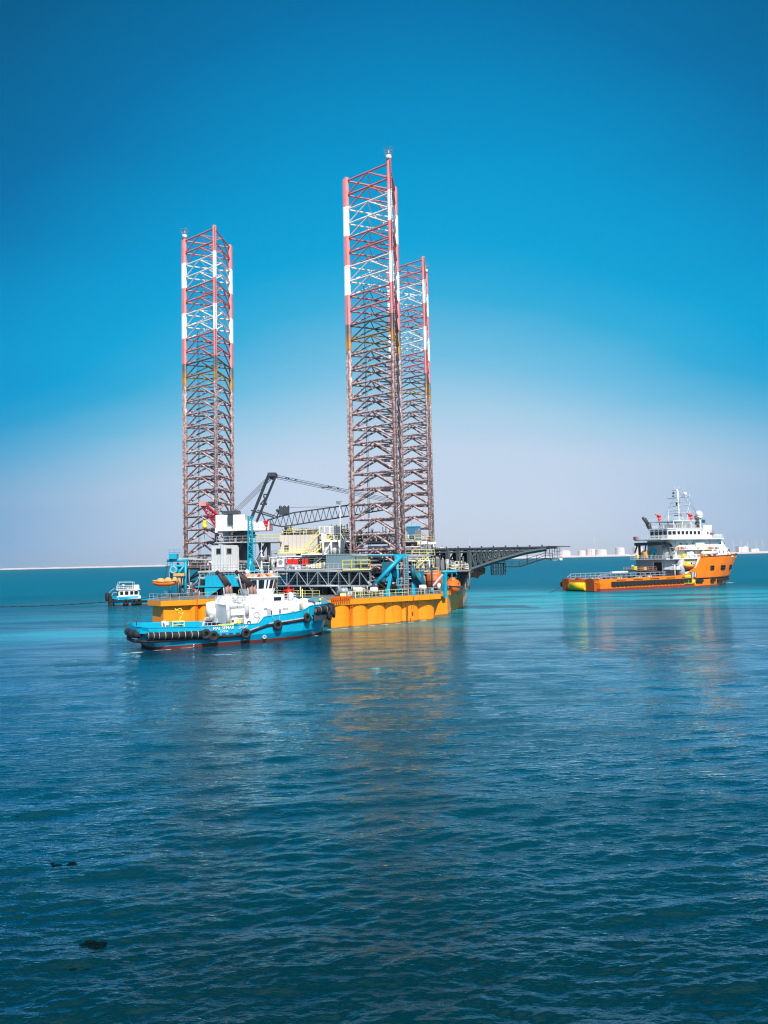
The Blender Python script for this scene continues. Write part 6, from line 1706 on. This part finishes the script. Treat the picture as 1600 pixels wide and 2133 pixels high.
MB().extr([(60, 10.3), (70.2, 10.3), (68.5, 11.5), (63.5, 17.0), (60, 17.0)], -6.6, 6.6).build('forward_block', M['white2'], ship)
for x, z in ((62.3, 15.2), (63.3, 15.2), (65.2, 15.2), (62.5, 12), (64.5, 12), (67.0, 12.2), (67.0, 11.3)): MB().bb(x - .2, x + .2, -6.66, -6.6, z, z + .6).build('window', M['glass'], ship)
for x, z in ((42, 15.2), (45, 15.0), (48, 15.2), (52.5, 13.2), (55.5, 13.2), (45, 12.5)): MB().bb(x - .25, x + .25, -6.87, -6.8, z, z + .6).build('window', M['glass'], l2)
for y, z in ((-3, 15.2), (1, 15.2), (4, 15.2)): MB().bb(38.42, 38.5, y - .25, y + .25, z, z + .6).build('window', M['glass'], l2)
MB().bb(49, 53.5, -7.4, -6.8, 13.0, 15.8).build('locker', M['white2'], ship)
MB().bb(40, 58, -8.3, -6.8, 13.2, 13.4).build('side_deck', M[W], ship)
railing([(40, -8.2, 13.4), (58, -8.2, 13.4)], 1.0, 1.4, .04).build('railing', M[W], ship)
mb = MB(); mb.tube((52, -7.6, 12.0), (60, -7.2, 12.0), .75, 12); mb.sphere((52, -7.6, 12), .75, 10, 6); mb.build('life_raft_row', M['white2'], ship)
MB().prism([(35.5, -8.8), (63, -8.4), (64.5, -6), (64.5, 6), (63, 8.4), (35.5, 8.8), (34, 5), (34, -5)], 17.0, 17.4).build('bridge_deck', M[W], ship)
railing([(62.8, -8.2, 17.4), (35.6, -8.6, 17.4), (34.1, -5, 17.4), (34.1, 5, 17.4), (35.6, 8.6, 17.4)], 1.25, 1.2, .05, (.3, .6)).build('railing', M[W], ship)
railing([(57, -8.1, 17.4), (63.5, -7.2, 17.4), (64.3, 0, 17.4)], 1.4, 1.0, .06, (.25, .5, .75)).build('railing', M[W], ship)
MB().box((34.8, 7.4, 17.9), (1.4, 1.2, 1.2)).box((35.5, 8.2, 18.3), (.8, .5, .6)).build('wing_light', M['maroon'], ship)
MB().box((56.5, -8.3, 19.0), (1.4, .7, .9)).build('wing_light', M['maroon'], ship)
br = MB().prism([(38.5, -4.2), (41, -5.8), (54, -5.8), (56, -4.2), (56, 4.2), (54, 5.8), (41, 5.8), (38.5, 4.2)], 17.4, 21.0).build('bridge', M['white2'], ship)
win_row(br, 41.2, 53.8, 6, -5.8, 18.9, 20.1)
win_row(br, -4.0, 4.0, 4, 38.5, 18.7, 20.2, 'a', .8)
a, b_ = Vector((38.5, -4.2)), Vector((41, -5.8))
for t in (.25, .75):
    c = a.lerp(b_, t); MB().box((c.x - .03, c.y - .05, 19.5), (1.15, .08, 1.3), math.atan2(b_.y - a.y, b_.x - a.x)).build('window', M['glass'], br)
win_row(br, -4.0, 4.0, 4, 38.5, 20.45, 20.75, 'a', .7, 'skylight'); win_row(br, -4.0, 4.0, 4, 38.5, 17.9, 18.3, 'a', .7, 'lower_window')
MB().prism([(38.1, -4.4), (40.8, -6.1), (54.2, -6.1), (56.4, -4.4), (56.4, 4.4), (54.2, 6.1), (40.8, 6.1), (38.1, 4.4)], 21.0, 21.3).build('roof', M['white2'], br)
mb = MB(); mb.bb(40, 54, -5.5, 5.5, 23.7, 23.95)
for x in (40.5, 45, 49.5, 53.5):
    for y in (-5.2, 5.2): mb.tube((x, y, 21.3), (x, y, 23.7), .16, 6)
mb.build('top_platform', M[W], ship)
railing([(54, -5.4, 21.3), (40.2, -5.4, 21.3), (40.2, 5.4, 21.3)], 1.1, 1.0, .05, (.33, .66)).build('railing', M[W], ship)
railing([(54, -5.4, 23.95), (40, -5.4, 23.95), (40, 5.4, 23.95)], 1.0, 1.6, .04).build('railing', M[W], ship)
mb = MB()
for i in range(9): mb.box((rng.uniform(42, 53), rng.uniform(-4, 4), 22.1), (1.1, 1, 1.5), 0, i % 3)
mb.build('deck_equipment', [M[W], M['lgrey'], M['steel']], ship)
for x, y, dx, nm in ((40.5, 5.6, -3.6, 1), (53.0, -5.2, -.9, 2)):
    mb = MB(); mb.tube((x, y, 21.3), (x + dx * .35, y, 23.2), .8, 10); mb.path([(x + dx * .35, y, 23.0), (x + dx, y, 25.6)], .5, 8); mb.path([(x + dx * .35 + 1, y, 22.7), (x + dx + 1.2, y, 25.3)], .45, 8); mb.build('funnel', M['dgrey'], ship)
for x, y in ((42.5, 3.0), (51.5, -3.5)):
    mb = MB(); mb.tube((x, y, 23.9), (x, y, 25.6), .5, 8, r2=.32); mb.box((x, y, 25.9), (1.3, .9, .8)); mb.tube((x, y, 26.1), (x - 1.8, y, 26.6), .25, 6); mb.box((x + .3, y, 24.9), (.5, 1.3, .6)); mb.build('fire_monitor', M['red'], ship)
# mast
mb = MB(); xm = 49.5
mb.tube((xm, 0, 23.9), (xm, 0, 36.0), .55, 8, r2=.32)
for z_ in range(24, 36): mb.tube((xm - .45, -.5, z_), (xm - .45, .5, z_ + .5), .06, 4)
for dy in (-.9, .9): mb.tube((xm + 1.4, dy, 23.9), (xm, dy * .2, 28.5), .1, 5)
for z, w_, rr_ in ((26.9, 5.0, .19), (28.0, 4.4, .12), (29.7, 4.9, .19), (31.0, 4.2, .12), (32.8, 5.2, .2)):
    mb.tube((xm, -w_, z), (xm, w_, z), rr_, 5)
    if rr_ > .1: mb.tube((xm, -w_, z), (xm, -w_ - .05, z + .9), .12, 5)
mb.bb(xm - .5, xm + .5, .2, 2.2, 35.6, 35.9); mb.tube((xm, 1.2, 35.9), (xm, 1.2, 37.2), .07, 4); mb.tube((xm, -.6, 36), (xm, -.6, 37), .05, 4); mb.bb(xm - .1, xm + .1, -2.2, -.2, 35.8, 36.0)
mb.build('mast', M['white2'], ship)
MB().sphere((xm, -3.2, 33.9), .75, 12, 8).tube((xm, -3.2, 32.8), (xm, -3.2, 33.4), .3, 8).build('radome', M['white2'], ship)
mb = MB(); mb.sphere((xm, 2.0, 34.7), .45, 8, 6); mb.sphere((xm, 2.2, 33.6), .4, 8, 6); mb.build('signal_shape', M['tealg'], ship)
MB().box((xm - .5, 0, 26.2), (.4, 3.2, .25)).box((xm - .5, .3, 30.5), (.4, .5, 1.2)).build('radar', M['dgrey'], ship)
MB().tube((54.7, -4.6, 17.4), (54.7, -4.6, 25.2), .62, 10).build('dome_post', M['white2'], ship)
mb = MB(); mb.sphere((54.7, -4.6, 26.3), 1.35, 16, 10, sz=1.05); mb.tube((54.7, -4.6, 24.9), (54.7, -4.6, 25.5), 1.2, 14, r2=1.3); mb.build('satellite_dome', M['white2'], ship)
MB().box((56.0, -5.4, 23.7), (1.3, .5, 1.2)).build('flag_panel', M['dblue'], ship)
MB().bb(56, 60.5, -5, 3, 17.4, 20.6).bb(57, 61.5, -4.5, 2, 20.6, 22.4).build('forward_house', M['white2'], ship)
MB().bb(58.2, 58.9, -5.07, -5.0, 19.0, 19.9).build('window', M['glass'], ship)
# aft deck crane (dark grey), reels, funnel casings
mb = MB(); mb.path([(36, 7, 10.3), (36, 7, 15.5)], .5, 8); mb.bb(34.5, 36.5, -5, 8, 15.2, 16.3); mb.path([(35.5, -5, 15.8), (37.5, -6, 15.3), (38.5, -6.2, 13.0)], .4, 6); mb.path([(35.5, 7.5, 15.4), (34.6, 8, 12.6)], .3, 6); mb.tube((35, 3, 15.3), (34.5, 3, 13), .25, 6); mb.build('deck_crane', M['dgrey'], ship)
mb = MB(); mb.tube((35.5, 2.2, 11.9), (35.5, 4.6, 11.9), 1.5, 16); mb.build('cable_reel', M['tan'], ship)
MB().extr([(34.6, 10.4), (36.6, 10.4), (36.2, 14), (35.2, 14)], -.8, .8).build('covered_winch', M['teal'], ship)
mb = MB(); mb.tube((37.5, -3.6, 10.4), (37.5, -3.6, 14.8), 1.15, 14); mb.tube((40.5, -7.4, 2.9), (40.5, -7.4, 9.9), 1.35, 14); mb.build('ventilator', M['lgrey'], ship)
mb = MB(); mb.box((34.3, -1.8, 11.4), (.9, .9, 2.2)); mb.box((34.2, 6.5, 11.2), (1, 1, 1.2), 0, 1); mb.box((42, -7.6, 11.2), (1.8, .9, 1.4), 0, 1); mb.box((38, -7.3, 11.1), (1.2, .9, 1.4), 0, 2); mb.build('deck_locker', [M['dgrey'], M['yellow'], M['white']], ship)
mb = MB(); mb.bb(44, 47.5, -7.5, -6.9, 10.4, 12.8); mb.sphere((46, -7.6, 11.5), 1.2, 12, 8, sx=1.4, sy=.4); mb.build('covered_boat', M['white'], ship)
mb = MB(); mb.tube((36.5, -8.3, 3), (36.5, -8.3, 8.0), .18, 6); mb.tube((38, -8, 6.4), (40, -8.3, 8.5), .2, 6); mb.box((38.2, -8, 6.9), (1.5, .8, 1.5)); mb.build('boat_davit', M['white'], ship)
mb = MB(); mb.extr([(48.8, 10.5), (50.5, 10.5), (49, 6.8), (46, 5.0), (41, 4.8), (41, 5.3), (46, 6)], -8.9, -8.2); mb.build('side_plate', M['white'], ship)
mb = MB()
for i in range(7): mb.box((51 + i * 3.6, -6.5 + i * .55, 11.3), (1.3, .9, 1.1), 0, i % 3)
mb.box((74, 0, 11.6), (2, 2, 1.8), 0, 2); mb.box((71.5, -1.5, 11.6), (2, 1.5, 1.5), 0, 0)
mb.build('windlass', [M['tan'], M['yellow'], M['rorange']], ship)
MB().tube((72.3, -3, 10.8), (72.3, -3, 13.4), .25, 6).build('bow_post', M['black'], ship)
# more fittings on the ship
for y in (-7.9, 7.9): MB().path([(52, y, 10.4), (52, y, 13.0), (55, y, 13.6)], .16, 6).build('boat_davit', M['white'], ship)
mb = MB()
for i in range(26):
    x = rng.uniform(35, 61); mb.box((x, -7.9 + rng.uniform(-.3, .3), 10.8 + (2.9 if rng.random() < .4 else 0)), (rng.uniform(.4, 1.3), .5, rng.uniform(.5, 1.3)), 0, rng.randint(0, 4))
mb.build('deck_equipment', [M['white'], M['lgrey'], M['yellow'], M['dgrey'], M['rorange']], ship)
mb = MB()
for z in (11.2, 14.2, 6.8, 8.2):
    mb.path([(36, -7.2 if z > 10 else -7.75, z), (48, -7.2 if z > 10 else -7.75, z)], .1, 5)
for x in (39, 44, 48.5, 57): mb.tube((x, -6.95, 10.4), (x, -6.95, 17), .1, 5)
mb.build('pipework', M['lgrey'], ship)
mb = MB(); mb.path([(49.5, 0, 35.5), (77.5, 0, 11.8)], .04, 4); mb.path([(49.5, 0, 35.5), (36, 0, 17.6)], .04, 4); mb.path([(49.5, -4.8, 32.8), (54, -5.4, 24)], .03, 4); mb.build('stay_wire', M['cable'], ship)
mb = MB()
for x, y in ((46, -3), (48, 3.4), (52, 2), (44, 0), (53, -1)): mb.tube((x, y, 23.9), (x, y, 23.9 + 2.6 + (x % 3)), .07, 5); mb.sphere((x, y, 26.0), .22, 7, 5)
mb.build('antenna', M['white2'], ship)
# fast rescue craft on the side of the ship
cf = thing('rescue_craft', 'small orange and yellow enclosed rescue craft on the side of the supply ship', 'rescue craft', Matrix.Translation(SO) @ Matrix.Rotation(SH, 4, 'Z') @ Vector((43.3, -8.7, 7.6)), SH)
mb = MB(); mb.grid(boat_loft(6.2, 2.4, 2.0, canopy=False), close=True); mb.build('hull', M['lifeb'], cf)
mb = MB(); mb.extr([(-2.6, .1), (1.2, .1), (.7, 1.5), (-1.9, 1.6)], -.9, .9); cb = mb.build('cabin', M['yellow'], cf)
MB().bb(-1.3, -.3, -.97, -.9, .5, 1.2).build('window', M['white2'], cb); MB().bb(-.1, .5, -.97, -.9, .5, 1.2).build('window', M['glass'], cb)
# ship mooring line to the water at its stern
a = Matrix.Translation(SO) @ Matrix.Rotation(SH, 4, 'Z') @ Vector((-.8, 8.3, 1.6)); b_ = ground(1135, 1236)
mb = MB(); mb.path([Vector((0, 0, 0)), (Vector((b_.x, b_.y, -.2)) - a) * .5 + Vector((0, 0, -.5)), Vector((b_.x, b_.y, -.2)) - a], .07, 5); ml = mb.build('mooring_line', M['cable']); ml.location = a
tag(ml, 'thin dark line slanting into the water from the supply ship stern', 'rope')

# ================================================================== SMALL WORKBOAT
BO = ground(236, 1262.5); BH = R(206)
boat = thing('workboat', 'small white and blue workboat with black tyres on the left beyond the tow line', 'workboat', (BO.x, BO.y, 0), BH)
# local x forward; bow at x=0, hull extends to x=-17 ; port side (+y) faces the viewer
bst = []
for xw, xt, b0, b1, b2, zt in ((-17, -17.3, 2.0, 2.3, 2.4, 1.9), (-14, -14, 2.3, 2.5, 2.6, 1.9), (-9, -9, 2.3, 2.6, 2.7, 2.0), (-5, -5, 2.2, 2.6, 2.7, 2.2), (-2, -1.6, 1.8, 2.3, 2.5, 2.5), (-.4, .3, .9, 1.5, 1.9, 2.9), (.1, 1.0, .1, .4, .9, 3.1)):
    bst.append(sec(xw, xt, b0, b1, b2, zt, zt - .6))
hull_mesh(bst, [1, 1, 1, 0, 0, 0], .12, 2).build('hull', [M['tug'], M['tred'], M['deck']], boat)
mb = MB(); mb.path([(-17, 2.62, 1.25), (-9, 2.75, 1.3), (-5, 2.75, 1.45), (-1.6, 2.55, 1.7), (.3, 1.9, 2.0)], .2, 6); mb.build('rubbing_strake', M['black'], boat)
mb = MB(); mb.bb(.4, 1.3, -1.5, 1.5, -.2, 3.3); mb.box((1.5, 0, 3.4), (1.5, 2.8, 1.0)); mb.build('push_knee', M['black'], boat)
tyre('tyre_fender', (1.9, .9, 2.3), (1, .3, 0), .8, boat); tyre('tyre_fender', (1.9, -.8, 2.3), (1, 0, 0), .8, boat)
for x, z in ((-3.2, 1.2), (-5.6, 1.1), (-7.0, 1.2), (-12, 1.4), (-14.6, 1.4)): tyre('tyre_fender', (x, 2.9, z), (0, 1, 0), .85 if x > -8 else .5, boat)
bh = MB().bb(-7.6, -.9, -2.1, 2.1, 1.6, 2.9).bb(-7.4, -1.2, -2.3, 2.3, 1.6, 2.3).build('deckhouse', M['white2'], boat)
MB().bb(-6.8, -1.2, 2.1, 2.15, 2.25, 2.8).build('blue_stripe', M['teal'], bh)
mb = MB(); mb.grid([ringp(-7.3, -1.4, 1.8, 2.9, .5), ringp(-7.3, -1.1, 1.85, 4.7, .5)], sm=False, close=True); mb.add(ringp(-7.3, -1.1, 1.85, 4.7, .5), [tuple(range(8))]); bc2 = mb.build('wheelhouse', M['white2'], boat)
for x0_, x1_ in ((-2.6, -1.75), (-4.1, -3.1), (-5.5, -4.6), (-6.8, -5.8)): MB().bb(x0_, x1_, 1.82, 1.9, 3.3, 4.35).build('window', M['glass'], bc2)
MB().bb(-1.3, -1.05, .2, 1.2, 3.3, 4.35).build('window', M['glass'], bc2)
MB().bb(-7.6, -.8, -2.05, 2.05, 4.7, 4.85).build('roof', M['white2'], bc2)
railing([(-1, 1.9, 4.85), (-7.3, 1.9, 4.85), (-7.3, -1.9, 4.85), (-1, -1.9, 4.85), (-1, 1.9, 4.85)], 1.1, 1.0, .03).build('railing', M['white2'], boat)
mb = MB(); mb.path([(-1, 1.8, 4.85), (-1.6, 1.8, 7.1), (-5.8, 1.8, 7.0), (-5.8, 1.8, 4.85)], .05, 5); mb.path([(-1, -1.8, 4.85), (-1.6, -1.8, 7.1), (-5.8, -1.8, 7.0), (-5.8, -1.8, 4.85)], .05, 5); mb.tube((-1.6, -1.8, 7.1), (-1.6, 1.8, 7.1), .05, 4); mb.build('awning_frame', M['white2'], boat)
mb = MB(); mb.sphere((-2.8, .6, 6.1), .5, 10, 6, sz=.6); mb.tube((-2.8, .6, 4.85), (-2.8, .6, 6), .1, 6); mb.box((-6.5, .5, 5.5), (1.4, 2, 1.3)); mb.box((-3.9, 1, 5.2), (.9, .8, .7), 0, 1); mb.box((-5, 1.3, 5.0), (1.2, .5, .3), 0, 2); mb.box((-3, 1.4, 5.0), (1.6, .3, .2), 0, 3); mb.build('roof_equipment', [M['white2'], M['lgrey'], M['tan'], M['maroon']], boat)
mb = MB(); mb.path([(1.2, 1, 3.2), (1.0, 1, 4.4), (-.2, 1, 5.3)], .04, 4); mb.path([(.6, 1.6, 3.0), (.2, 1.6, 4.0), (-1, 1.6, 4.1)], .04, 4); mb.build('bow_rail', M['white2'], boat)
mb = MB(); mb.bb(-16, -9, -1.6, 1.6, 1.3, 1.5); mb.tube((-12, 2.2, 1.9), (-12, 2.2, 2.4), .12, 6); mb.tube((-16.4, 1.8, 1.9), (-15, 1.8, 4.0), .08, 5); mb.tube((-16.4, -1.8, 1.9), (-15, -1.8, 4.0), .08, 5); mb.build('aft_frame', M['steel'], boat)

WEED = paint('dark_weed', (.003, .010, .013), .9, .1, 3, spec=.0)
# dark floating weed clumps in the near water, lower left
for i, (px, py, s_, lab) in enumerate(((128, 1797, .42, 'dark floating weed clump in the left foreground water, widest one'), (163, 2008, .36, 'dark floating weed clump lowest in the left foreground'), (22, 1697, .35, 'small dark floating weed clump near the left edge'), (103, 1727, .22, 'tiny dark floating weed clump right of the one at the left edge'), (192, 1966, .3, 'small dark floating weed clump just above the lowest one'))):
    g = ground(px, py); mb = MB(); rw = random.Random(i)
    for k in range(14):
        a = rw.uniform(0, 6.28); r_ = s_ * rw.random() ** .5
        mb.sphere((r_ * 1.5 * math.cos(a), r_ * .8 * math.sin(a), rw.uniform(-.055, -.005)), s_ * rw.uniform(.14, .34), 9, 4, sx=1.9, sz=.12)
    o = mb.build('floating_weed', WEED); o.location = g + Vector((0, 0, .0)); tag(o, lab, 'seaweed', group='floating weed clumps')

split_all({'deck_column', 'column', 'door_frame', 'stern_quarter', 'roller_ring', 'fender_strap', 'bridge_support', 'draft_mark', 'side_frame', 'freeing_port', 'vent_grille', 'awning', 'hull_seam', 'tank_shell_', 'life_raft_row_', 'stair_landing', 'strap', 'brace', 'backstay'})
